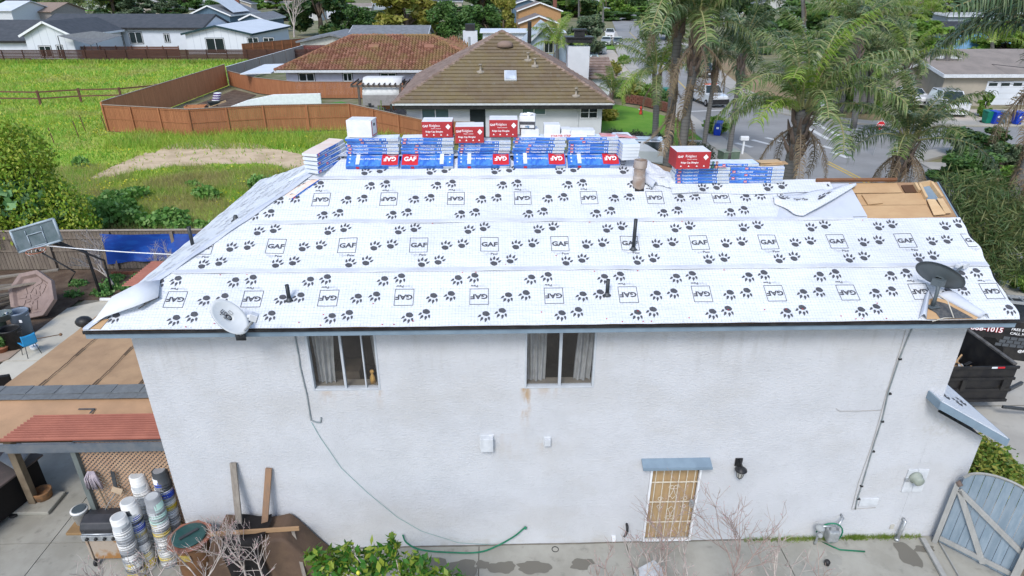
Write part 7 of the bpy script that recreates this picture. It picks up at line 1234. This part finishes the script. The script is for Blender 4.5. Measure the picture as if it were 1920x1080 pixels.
pp = [(165, 338), (195, 318), (240, 300), (285, 285), (330, 268), (400, 262), (480, 268), (560, 290), (620, 310), (640, 330), (560, 320), (500, 306), (420, 306), (330, 312), (260, 320), (200, 332)]
dp = []
for i, a in enumerate(pp):
    b = pp[(i+1) % len(pp)]
    for s in range(5): f = s/5; dp.append((a[0]+(b[0]-a[0])*f+rnd.uniform(-5, 5), a[1]+(b[1]-a[1])*f+rnd.uniform(-2, 2)))
gpoly('dirt_path', dp, -.045, PATH)
MB().poly([(x, y, -.07) for x, y in ((-1, 9), (15.5, 9), (23, 14), (23, 37), (2, 37), (1.5, 30), (-1, 21))]).build('back_lawn', mat('rough_lawn', (.13, .2, .04), (.2, .2, .08), .3, .95, bump=.03, bsc=6), None, kind='structure')
def inpoly(px, py, poly):
    r = False; n = len(poly)
    for i in range(n):
        x1_, y1_ = poly[i]; x2_, y2_ = poly[(i+1) % n]
        if (y1_ > py) != (y2_ > py) and px < (x2_-x1_)*(py-y1_)/(y2_-y1_)+x1_: r = not r
    return r
pw = [(G(*q).x, G(*q).y) for q in dp]; g = np.random.default_rng(3)
fc = [(c0.x, c0.y), (ce.x, ce.y)]
def fieldpts(n, y0, y1, pw_=1.6):
    out = []
    while len(out) < n:
        y = y0+(y1-y0)*g.random()**pw_; xl = -10-y*.95; xr = 1.5 if y < 40 else -18; x = g.uniform(xl, xr)
        if y > 24 and x > -4 and y < 40: xr = 2
        if y < 15.1 or (y > c0.y-.6 and x > c0.x+(ce.x-c0.x)*(y-c0.y)/(ce.y-c0.y)-.4): continue
        if inpoly(x, y, pw) and g.random() < .94: continue
        out.append((x, y, -.05))
    return np.array(out)
FG = leafmat('field_grass', (.17, .4, .04), (.3, .47, .05), (.48, .5, .1), .35, .5, .3, (.42, .4, .12)); FG2 = leafmat('dry_weeds', (.34, .4, .1), (.44, .42, .14), (.45, .36, .16), .4, .5, .5, (.36, .28, .14))
p = fieldpts(90000, 24, 90.5, 1.5); blades('field_grass', FG, p, .14+.002*p[:, 1], .014+.0008*p[:, 1], 5, .6)
p = fieldpts(70000, 15, 31, 1); w_ = np.array([noise.noise((q[0]*.25, q[1]*.35, 4)) for q in p]); blades('tall_weeds', FG2, p[w_ > -.12], .42, .012, 6, .45); blades('lush_grass', FG, p[w_ <= .05], .3, .014, 7, .5)
p = np.stack([g.uniform(-60, -31, 9000), 91.2-np.abs(g.normal(0, .5, 9000)), np.full(9000, -.05)], 1); p[:, 0] = g.uniform(-100, -30, 9000); blades('fence_line_grass', FG, p, .55, .07, 8, .4)
YFL = leafmat('yellow_wildflowers', (.55, .5, .03), (.6, .55, .04), (.45, .5, .05), .2); bl = []
for i in range(220):
    q = fieldpts(1, 22, 88, 1.3)[0]; bl.append((q[0], q[1], .25, .9+q[1]*.03, .5+q[1]*.02, .12))
cloud('yellow_wildflowers', YFL, None, bl, 8000, .05, 12, .1, .7, 'stuff')
WEED = leafmat('broadleaf_weed', (.1, .24, .05), (.15, .32, .06), (.26, .42, .12), .25); bl = []
for px, py, s in ((160, 400, 1), (190, 415, 1.2), (220, 400, 1), (240, 418, .8), (150, 428, 1), (280, 425, .8), (310, 415, .9), (330, 428, .6), (200, 375, .8), (235, 365, .7), (365, 425, .5), (380, 365, .8), (480, 345, .8), (140, 300, .6), (250, 360, .6), (350, 340, .4)): p = G(px, py+18); bl.append((p.x, p.y+.8, .45*s, 1.0*s, .6*s, .6*s))
cloud('broadleaf_weeds', WEED, None, bl, 9000, .11, 13, .3, .8, 'stuff', up=.8)
p = np.stack([g.normal(-3.3, 1.2, 1500), g.uniform(19, 27, 1500), np.full(1500, 0.)], 1); blades('dry_stalks', mat('dry_stalk', (.2, .13, .09), (.3, .2, .12), 5), p[p[:, 0] < -1.2], 1.1, .01, 14, .2)
gy = np.stack([g.uniform(-22, 2, 9000), g.uniform(36, 41.5, 9000), np.full(9000, -.05)], 1); blades('fence_foot_grass', FG, gy, .55, .02, 15, .4)
gpoly('far_green_hill', [(-700, 26), (240, 20), (600, 12), (600, -8), (-700, -8)], -.03, mat('far_green', (.13, .32, .04), (.17, .36, .05), .02)); gpoly('far_road', [(95, 9), (210, 8), (330, 12), (330, 14), (210, 11), (95, 12)], .1, mat('far_road_grey', (.3, .3, .3)))
# ================= TREES =================
BARK = mat('bark', (.16, .12, .09), (.1, .08, .06), 4, .9, bump=.02, bsc=12)
LD = leafmat('dark_leaf', (.025, .07, .02), (.04, .1, .025), (.1, .14, .04), .15, .45); LM = leafmat('mid_leaf', (.05, .12, .03), (.08, .17, .035), (.13, .22, .06), .25); LY = leafmat('yellow_leaf', (.18, .21, .03), (.26, .27, .05), (.34, .3, .07), .3); LS = leafmat('sage_leaf', (.07, .12, .06), (.1, .15, .08), (.16, .2, .11), .2); LB = leafmat('bright_leaf', (.1, .22, .03), (.15, .28, .04), (.24, .34, .07), .3)
def treep(m, seed, n=5500, leaf=.28, nb=26, flat=1.0, low=.25):
    g_ = random.Random(seed); t = thing('tree', 'tree', 'tree'); bl = []
    for i in range(nb): a = g_.uniform(0, 2*PI); el = g_.uniform(low-.2, 1); r = g_.uniform(.25, .85)*math.sqrt(max(.1, 1-(el*.8-.1)**2)); s = g_.uniform(.18, .34); bl.append((r*3*math.cos(a), r*3*math.sin(a), 6*el*.85+.3, 3*s, 3*s, 3*s*.8*flat))
    cloud('crown', m, t, bl, n, leaf, seed, .6, .55, up=.2, flat=.3); m2 = MB().tube([(0, 0, -.3), (.1, 0, 1.5), (0, .1, 3.2)], [.28, .2, .12], 8)
    for b in bl[::3]: m2.tube([(0, 0, 1.8), (b[0]*.4, b[1]*.4, 2.6+b[2]*.2), b[:3]], [.13, .08, .03], 5)
    m2.build('trunk', BARK, t, True); return t
TP = dict(dark=treep(LD, 1, 7000), mid=treep(LM, 2), yellow=treep(LY, 3), sage=treep(LS, 4), bright=treep(LB, 5), willow=treep(LM, 6, 7000, .2, 30, 1.5, .1))
def tree(kind, px, pb, pt, wpx, label, grp=None):
    """foot at pixel (px, pb), top at pixel row pt, crown wpx wide"""
    b = G(px, pb); zt = max(2, Yp(px, pt, b.y).z); wd = (Yp(px+wpx/2, pb, b.y)-Yp(px-wpx/2, pb, b.y)).length
    return place(TP[kind], (b.x, b.y, -.1), rnd.uniform(0, 6), label, grp or 'garden and street trees', (wd/5, wd/5, zt/5.6))
tree('dark', 602, 66, -40, 105, 'big dark glossy evergreen behind the cream grey roofed house'); tree('yellow', 765, 76, -14, 118, 'broad yellow green tree behind the terracotta roof'); tree('willow', 668, 56, 8, 70, 'soft green tree between the dark evergreen and yellow tree'); tree('willow', 850, 78, 4, 90, 'drooping green pepper tree right of the yellow tree'); tree('willow', 900, 74, 10, 80, 'drooping green tree left of the orange stucco house'); tree('yellow', 945, 58, -6, 50, 'yellowish tree beside orange stucco house'); tree('dark', 905, 32, -30, 70, 'tall dark tree near top centre')
tree('dark', 215, 30, -40, 70, 'tall dark tree behind the long white home'); tree('sage', 262, 33, -4, 62, 'soft sage green tree right of the tall dark tree'); tree('sage', 320, 28, -6, 46, 'round grey green tree near brown pole'); tree('dark', 78, 17, -14, 42, 'dark round tree left of the pale pole'); tree('mid', 350, 20, -18, 60, 'green tree behind the blue gabled house'); tree('dark', 452, 14, -12, 40, 'small dark tree above the blue gabled house'); tree('bright', 478, 18, 2, 28, 'bright green bush by far roofs'); tree('bright', 520, 16, -8, 50, 'bright garden trees near the top'); tree('sage', 545, 38, 12, 60, 'grey green shrub left of the bare tree')
for i in range(70): yb = rnd.uniform(2, 46); tree(('mid', 'dark', 'sage', 'bright', 'willow')[i % 5], 20+i*27.5+rnd.uniform(-18, 18) if i % 3 else rnd.uniform(560, 1500), yb, yb-rnd.uniform(12, 30), rnd.uniform(36, 66), ('far mid green tree along the top of the picture', 'far dark tree along the top of the picture', 'far grey green tree along the top of the picture', 'far bright tree along the top of the picture', 'far drooping tree along the top of the picture')[i % 5], 'far trees along the top')
bare_tree(G(552, 70), 13, 'tall bare grey tree left of the big dark evergreen', TWIG, 5, .5, 4, .22, name='bare_tree')
tree('sage', 1100, 104, 32, 76, 'round olive green tree beside the parked silver pickup'); tree('dark', 1080, 32, -20, 80, 'dark brown green tree behind the hanging palm fronds'); tree('sage', 1020, 20, -16, 60, 'grey green tree behind orange stucco house'); tree('bright', 1160, 30, -14, 50, 'bright tree far up the street')
tree('mid', 1250, 74, 10, 70, 'green tree on the right side of the street behind the palms'); tree('mid', 1410, 100, 50, 60, 'bushy tree along the dry verge'); tree('mid', 1530, 165, 110, 60, 'leafy tree beside the street name sign'); tree('dark', 1590, 190, 120, 80, 'shadowy dark tree among the pale palm trunks'); tree('bright', 1700, 130, 60, 120, 'bright green tree before the blue painted wall'); tree('bright', 1885, 118, 60, 120, 'yellow green bushy tree in front of the blue painted wall', ); tree('dark', 1765, 42, -20, 70, 'dark conifer shaped tree near the long grey house'); tree('mid', 1650, 70, 4, 90, 'tropical green tree in the upper right garden'); tree('mid', 1610, 40, -20, 90, 'leafy tree near the top right'); tree('mid', 1560, 96, 30, 90, 'green tree behind the bright palm crown'); tree('dark', 1690, 84, 20, 80, 'dark leafy tree in the upper right garden'); tree('mid', 1850, 30, -14, 80, 'green tree behind the long grey house'); tree('bright', 1910, 50, -20, 80, 'light green tree at the top right corner'); tree('dark', 1400, 60, -20, 90, 'dark tree behind the hanging fronds'); tree('mid', 1740, 20, -30, 80, 'far green tree at the upper right'); tree('bright', 1720, 110, 40, 90, 'light green shrubby tree left of the utility pole')
tree('bright', 1590, 118, 40, 130, 'broad bright tree behind the far verge palms'); tree('mid', 1500, 96, 4, 110, 'leafy tree behind the bright upright palm frond'); tree('dark', 1650, 104, 50, 100, 'dark tree between the verge palms and the utility pole')
tree('dark', 1830, 300, 240, 110, 'dense dark round tree on the corner right of the palms'); tree('mid', 1810, 345, 300, 110, 'leafy shrub below the dense dark round tree'); tree('bright', 1900, 380, 330, 80, 'yellow green shrub near the right picture edge'); tree('bright', 1915, 545, 470, 60, 'bright leafy shrub beside the ladder at the right edge'); tree('sage', 1870, 330, 300, 50, 'grey shrub with pale leaves at right'); tree('bright', 1595, 210, 196, 22, 'small round shrub on the verge'); tree('bright', 1640, 212, 200, 18, 'tiny round shrub on the verge'); tree('bright', 1842, 218, 190, 26, 'flowering shrub between the white van and garage')
DHEDGE = leafmat('dark_hedge_leaf', (.03, .06, .03), (.05, .075, .04), (.1, .1, .07), .1)
for i, (px, py, w_, h) in enumerate(((1150, 276, 46, 32), (1190, 280, 44, 30), (1228, 284, 40, 30), (1290, 300, 46, 26), (1310, 306, 50, 28))): p = G(px, py); s = w_*.037; t = thing('dark_hedge_bush', ('leftmost dark clipped bush behind the ridge stacks', 'second dark clipped bush behind the ridge stacks', 'dark clipped bush left of the slim grey trunk', 'dark bush behind the hanging dead fronds', 'dark bush right of the double palm trunk')[i], 'bush', (p.x, p.y, 0), 0, 'dark clipped bushes on the lawn'); cloud('foliage', DHEDGE, t, [(0, 0, .6, s*.55, .8, .75)], 2600, .07, 30+i, .6); MB().tube([(0, 0, 0), (0, 0, .6)], .06, 5).build('stem', BARK, t)
SHL = ['yellow tinged shrub nearest the right corner of the mossy roof', 'mid green shrub behind the block wall, left end', 'yellow green shrub above the middle of the block wall', 'bright shrub above the right half of the block wall', 'leafy shrub just right of the chimney wing', 'yellow shrub beside the blue grey hatchback', 'small bright shrub on the corner of the pale driveway', 'green shrub at the right end of the block wall', 'low yellow shrub at the lawn edge by the white wall', 'bright tuft of plants beside the front walk']
for i, (px, py, s) in enumerate(((1135, 178, 1.6), (1165, 182, 1.4), (1190, 188, 1.5), (1215, 190, 1.3), (1128, 150, 1.5), (1148, 140, 1.3), (1170, 120, 1.0), (1240, 200, 1.2), (1140, 225, .8), (1340, 250, 1.0))): p = G(px, py); t = thing('garden_shrub', SHL[i], 'shrub', (p.x, p.y, 0), 0, 'shrubs in the planting right of the mossy roofed house'); cloud('foliage', (LB, LM, LY)[i % 3], t, [(0, 0, s*.6, s, s*.8, s*.7)], 1800, .16, 50+i, .4); MB().tube([(0, 0, 0), (0, 0, s*.6)], .06, 5).build('stem', BARK, t)
# big shrub mass at the left edge with large vine leaves
t = thing('hedge_tree', 'huge yellow green hedge tree with a vine over it at the left edge', 'tree', (-13.6, 16.5, 0), 0, None, (1.05, 1.0, 1.32)); HB = [(-2.5, 0, 2.5, 2.4, 1.6, 2.4), (-.9, .2, 3.0, 1.5, 1.4, 1.5), (.4, 0, 2.0, 1.4, 1.3, 1.6), (-1.6, -.6, 1.6, 2.0, 1.4, 1.6), (1.6, 0, 1.3, 1.1, 1.0, 1.1), (-3.4, .3, 3.6, 1.8, 1.4, 1.6), (2.2, -.2, .8, .8, .8, .8), (-2.0, .2, 4.0, 1.2, 1.2, 1.0), (.3, .2, 3.2, 1.4, 1.2, 1.1), (0.9, -1.0, 1.0, 1.1, .8, 1.0), (-1.0, -1.6, 1.6, 1.4, .9, 1.3), (-3.2, -2.2, 1.6, 1.6, 1.2, 1.6)]
cloud('crown', leafmat('hedge_leaf', (.12, .25, .02), (.21, .33, .03), (.4, .44, .06), .25), t, HB, 42000, .065, 21, .75, .6, flat=.5); MB().tube([(0, 0, 0), (-.2, 0, 1.2), (-1, 0, 3)], [.2, .15, .08], 7).tube([(0, 0, .4), (1, 0, 1.6)], [.12, .05], 6).build('trunk', BARK, t, True)
t = thing('broadleaf_vine', 'vine of large round blue green leaves climbing the hedge tree', 'vine', (-14.3, 16.5, 0)); cloud('vine_leaves', leafmat('vine_leaf', (.13, .29, .1), (.18, .36, .13), (.28, .44, .2), .25), t, [(.6, -.1, 2.6, 1.1, 1.5, 1.1), (1.5, -.1, 1.7, 1.0, 1.2, 1.2), (-.6, 0, 3.5, 1.4, 1.5, .9), (-2.4, .2, 4.9, 1.0, 1.3, .6)], 1300, .2, 22, .85, .85, up=.9, flat=.5); MB().tube([(0, -1, 0), (.8, -1, 2), (-.4, -.6, 3.8)], .03, 5).build('stem', BARK, t)
# feathery dark tree beyond the right gable
t = thing('feathery_tree', 'dark feathery casuarina like tree just beyond the right gable', 'tree', (22.6, 10.2, 0)); bl = [(-.7, .2, 4.0, 1.4, 1.2, 1.2), (.4, 0, 3.3, 1.4, 1.2, 1.3), (1.3, -.2, 2.6, 1.4, 1.2, 1.4), (-1.2, 0, 3.2, 1.2, 1.2, 1.2), (1.8, .4, 3.2, 1.0, 1, 1.2), (.2, -.6, 2.2, 1.3, 1, 1.2), (1.2, 1.2, 3.8, 1, 1, 1)]
cloud('crown', leafmat('feathery_leaf', (.04, .085, .025), (.07, .12, .035), (.16, .17, .06), .15), t, bl, 15000, .19, 31, .45, .08, up=.2, flat=1.6); MB().tube([(0, 0, 0), (.1, 0, 2), (0, 0, 4)], [.22, .16, .08], 8).tube([(0, 0, 1.6), (-1.4, .4, 4)], [.1, .04], 6).build('trunk', BARK, t, True)
# ================= PALMS =================
PG1 = leafmat('palm_leaflet', (.07, .135, .035), (.11, .175, .045), (.27, .3, .13), .2, .35); PG2 = leafmat('palm_leaflet_bright', (.16, .28, .03), (.2, .32, .04), (.3, .38, .08), .3, .35); PGD = leafmat('palm_leaflet_dark', (.05, .1, .045), (.07, .12, .05), (.18, .22, .12), .12, .35); PD = leafmat('dead_leaflet', (.27, .19, .11), (.2, .14, .09), (.33, .26, .16), .15, .7); RACH = mat('rachis', (.28, .3, .12), (.25, .2, .1), 4, .6); RACHD = mat('dead_rachis', (.26, .2, .15), (.2, .15, .1), 4)
def frondmesh(seed, Lf=3.0, droop=1.0, rise=.6, nl=64, ll=.62, hang=.8, wd=.02):
    g_ = random.Random(seed); mb = MB(); pts = []; n = 16; p = Vector((0, 0, 0)); ang0 = rise; side = g_.uniform(-.2, .2)
    for i in range(n+1):
        pts.append(p.copy()); s = i/n; a = ang0-droop*s**1.3*1.6; p = p+Vector((math.cos(a), side*s, math.sin(a)))*(Lf/n)
    mb.tube(pts, [.035*(1-.85*i/n)+.004 for i in range(n+1)], 5, 1, cap=False)
    for i in range(nl):
        s = .14+.86*i/nl; f = s*n; k_ = min(int(f), n-1); q = pts[k_].lerp(pts[k_+1], f-k_); d = (pts[k_+1]-pts[k_]).normalized()
        for sd in (-1, 1):
            ln = ll*(math.sin(min(1, s*1.15)*PI*.85)**.5*.9+.15)*g_.uniform(.75, 1.15); out = (Vector((0, sd, 0))+d*g_.uniform(.25, .75)+Vector((0, 0, g_.uniform(-.35, .55)))).normalized(); w2 = d*wd*g_.uniform(.8, 1.2)
            m1_ = q+out*ln*.4; m2_ = m1_+(out*.6+Vector((0, 0, -hang*.55))).normalized()*ln*.35; e = m2_+(out*.2+Vector((0, 0, -hang))).normalized()*ln*.35
            mb.add([q-w2*.5, q+w2*.5, m1_-w2, m1_+w2, m2_-w2*.7, m2_+w2*.7, e], [(0, 1, 3, 2), (2, 3, 5, 4), (4, 5, 6)])
    return mb
def fmesh(mb, m, mr, nm='frond'):
    me = bpy.data.meshes.new(nm); me.from_pydata(mb.v, [], mb.f); me.materials.append(m); me.materials.append(mr); me.polygons.foreach_set('material_index', mb.mi); me.update(); return me
FM = {}
for nm, m, mr in (('g', PG1, RACH), ('b', PG2, RACH), ('k', PGD, RACH)): FM[nm] = [fmesh(frondmesh(10+i, droop=(.8, 1.0, 1.25, .9)[i], rise=(.9, .75, .5, .6)[i]), m, mr) for i in range(4)]
FM['d'] = [fmesh(frondmesh(40+i, 2.4, .7, -.6, 46, .45, 1.6, .016), PD, RACHD) for i in range(3)]
PTR = Mt('palm_trunk_grey').set(.9, 0, .15); z_ = PTR.co()[2]; PTR.color(PTR.mix(((z_/.16).mod(1)).gt(.8)*.5, PTR.mix(PTR.noise(2, 5), (.2, .19, .18), (.13, .125, .12)), (.07, .065, .06))); PTR.bump(PTR.noise(9, 5, (1, 1, 3)), .02); PTR = PTR.m; BOOT = woodmat('palm_boot', (.25, .19, .16), (.14, .1, .08), 3, (3, 3, .6), .01)
def palm(label, base, top, r=.2, n=17, kind='g', size=1.0, dead=3, boots=True, seed=1, grp='queen palms', mixk=None, az=None, skirt=0):
    g_ = random.Random(seed); t = thing('queen_palm', label, 'palm tree', base, 0, grp); tp = Vector(top)-Vector(base); n_ = 10
    MB().tube([Vector((tp.x*(i/n_)**1.3, tp.y*(i/n_)**1.3, tp.z*i/n_)) for i in range(n_+1)], [r*(1.15-.3*i/n_) for i in range(n_+1)], 12).build('trunk', PTR, t, True)
    if boots:
        m = MB()
        for i in range(22):
            a = i*2.4; zz = tp.z-1.5*i/22*size; c_ = Vector((tp.x*(zz/tp.z)**1.3, tp.y*(zz/tp.z)**1.3, zz)); o = Vector((math.cos(a), math.sin(a), 0)); m.tube([c_+o*r*.6-Vector((0, 0, .25)), c_+o*r*1.25, c_+o*r*(1.4+.6*g_.random())+Vector((0, 0, .42))], [.085*size, .07*size, .02], 5)
        m.build('leaf_bases', BOOT, t)
    for i in range(n+dead):
        dd = i >= n; k_ = 'd' if dd else (mixk if mixk and g_.random() < .25 else kind); me = FM[k_][g_.randrange(len(FM[k_]))]; f = link('dead_frond' if dd else 'frond', me, t); a = i*2.39996+seed+g_.uniform(-.3, .3)
        if az: a = az[i % len(az)]+g_.uniform(-.2, .2)
        el = R(g_.uniform(-25, 5)) if dd else R(50-(i/n)*75+g_.uniform(-8, 8)); f.location = tp+Vector((0, 0, (-.5 if dd else .25*(1-i/n))*size))+Vector((math.cos(a), math.sin(a), 0))*r*.8; f.rotation_euler = Euler((g_.uniform(-.25, .25), -el, a)); s_ = size*g_.uniform(.85, 1.15)*(.85 if dd else 1); f.scale = (s_,)*3
    for i in range(skirt):
        a = i*2.39996+seed; zz = tp.z*(1-.55*(i/skirt))-.5; c_ = Vector((tp.x*(zz/tp.z)**1.3, tp.y*(zz/tp.z)**1.3, zz)); f = link('hanging_dead_frond', FM['d'][i % 3], t); f.location = c_+Vector((math.cos(a), math.sin(a), 0))*r*.7; f.rotation_euler = Euler((g_.uniform(-.2, .2), R(38+g_.uniform(-10, 14)), a)); f.scale = (size*g_.uniform(.6, .85),)*3
    return t
palm('tall palm with two close grey trunks, crown over the street, rust brown leaf bases', (Yp(1279, 262, 20.6).x, 20.6, 0), Yp(1310, 50, 20.2), .2, 24, 'g', 1.3, 5, seed=2, mixk='k', skirt=3); palm('second trunk of the tall pair, yellowing fronds hanging from the top picture edge', (Yp(1257, 262, 21.2).x, 21.2, 0), Yp(1278, -25, 20.8), .2, 20, 'g', 1.3, 4, seed=5, mixk='b', skirt=5)
for i, (x, y, z) in enumerate([(Yp(1262+6*j, 170+12*j, 20.7).x-.3, 20.7, Yp(1262, 170+12*j, 20.7).z) for j in range(5)]): f = link('hanging_dead_frond', FM['d'][i % 3], None); f.location = (x+.3, y, z-.4); f.rotation_euler = Euler((.2, R(55), i*1.3)); f.scale = (1.0, 1.0, 1.1); tag(f, ('highest', 'second highest', 'middle', 'second lowest', 'lowest')[(i*2) % 5]+' dry brown frond hanging down the double palm trunk', 'palm frond', 'dead fronds hanging on the double trunk')
b = G(1226, 292); palm('slim grey palm with a soft green crown left of the double trunk', b, Yp(1232, 140, b.y), .2, 20, 'g', 1.15, 2, seed=3, mixk='b'); b = G(1138, 222); palm('short palm with arching fronds beside the mossy roof', b, Yp(1148, 175, b.y), .14, 14, 'g', .8, 1, seed=8, mixk='b')
palm('slim palm with a dark crown above the blue wheeled bin', (G(1318, 285).x, G(1318, 285).y, 0), Yp(1345, 108, G(1318, 285).y), .15, 15, 'k', 1.05, 2, seed=4); b = G(1365, 300); palm('slim palm with a dark drooping crown in front of the street', b, Yp(1392, 100, b.y), .16, 16, 'k', 1.15, 2, seed=6)
palm('palm with rough brown boots and a bright upright frond, beyond the lower ridge', (18.9, 16.6, 0), (18.75, 16.0, 6.05), .3, 24, 'g', 1.25, 6, seed=7, mixk='b'); palm('palm with dark rough trunk and silvery fronds right of the stop sign', (23.4, 16.5, 0), (23.4, 16, 4.85), .25, 20, 'g', 1.0, 9, seed=9, mixk='k', skirt=8)
b = G(1690, 262); palm('palm in front of the tan side house', b, Yp(1700, 120, b.y), .22, 20, 'g', 1.1, 2, seed=15, mixk='b'); b = G(1600, 240); palm('palm right behind the street sign corner', b, Yp(1610, 60, b.y), .22, 20, 'g', 1.3, 2, seed=16, mixk='k')
palm('palm at the right edge whose crown leaves the picture', (25.6, 12.6, 0), (26.2, 12.8, 8.9), .2, 28, 'k', 1.5, 8, seed=11, mixk='g', skirt=26); palm('second palm at the right edge with a long hanging dead skirt', (26.6, 13.8, 0), (27.4, 14.2, 8.4), .22, 12, 'k', 1.1, 6, seed=12, az=[-.5, .3, 1.2, -1.2], skirt=22)
for i, (px, y0_, yt, k_) in enumerate(((1562, 212, 118, 'g'), (1575, 212, 112, 'k'), (1615, 213, 120, 'g'), (1628, 213, 116, 'g'))): b = G(px, y0_); palm(('leftmost pale trunked palm on the far verge', 'second pale trunked palm on the far verge', 'third pale trunked palm on the far verge', 'rightmost pale trunked palm on the far verge')[i], b, Yp(px+8, yt, b.y), .28, 16, k_, 1.25, 1, False, seed=20+i, grp='pale trunked palms on the far verge')
for i, (px, y0_, yt, k_, lab) in enumerate(((1505, 150, -10, 'g', 'tall palm behind the bright upright frond'), (1560, 150, 20, 'b', 'bright palm in the gardens behind the verge'), (1655, 130, 50, 'g', 'palm near the centre of the right hand gardens'), (1700, 90, 30, 'b', 'bright fan of palm fronds in the upper right garden'), (1745, 60, 25, 'b', 'small palm left of the long grey house'), (1860, 130, 78, 'b', 'low palm in front of the blue painted wall'), (1900, 110, 10, 'k', 'dark palm crown high at the upper right'), (1130, 60, -16, 'g', 'palm with yellowed fronds hanging from the top edge'), (1085, 40, -10, 'g', 'dry palm fronds over the orange house'), (1045, 118, 84, 'b', 'bright young palm before the pale blue house'), (110, 32, 14, 'g', 'palm behind the long white home, left one'), (150, 32, 16, 'g', 'palm behind the long white home, middle one'), (190, 30, 15, 'b', 'palm behind the long white home, right one'))): b = G(px, y0_); d_ = (b-CP).length; palm(lab, b, Yp(px, yt, b.y), .26, 16, k_, .9+d_*.006, 1, False, seed=30+i, grp='palms in the gardens behind')
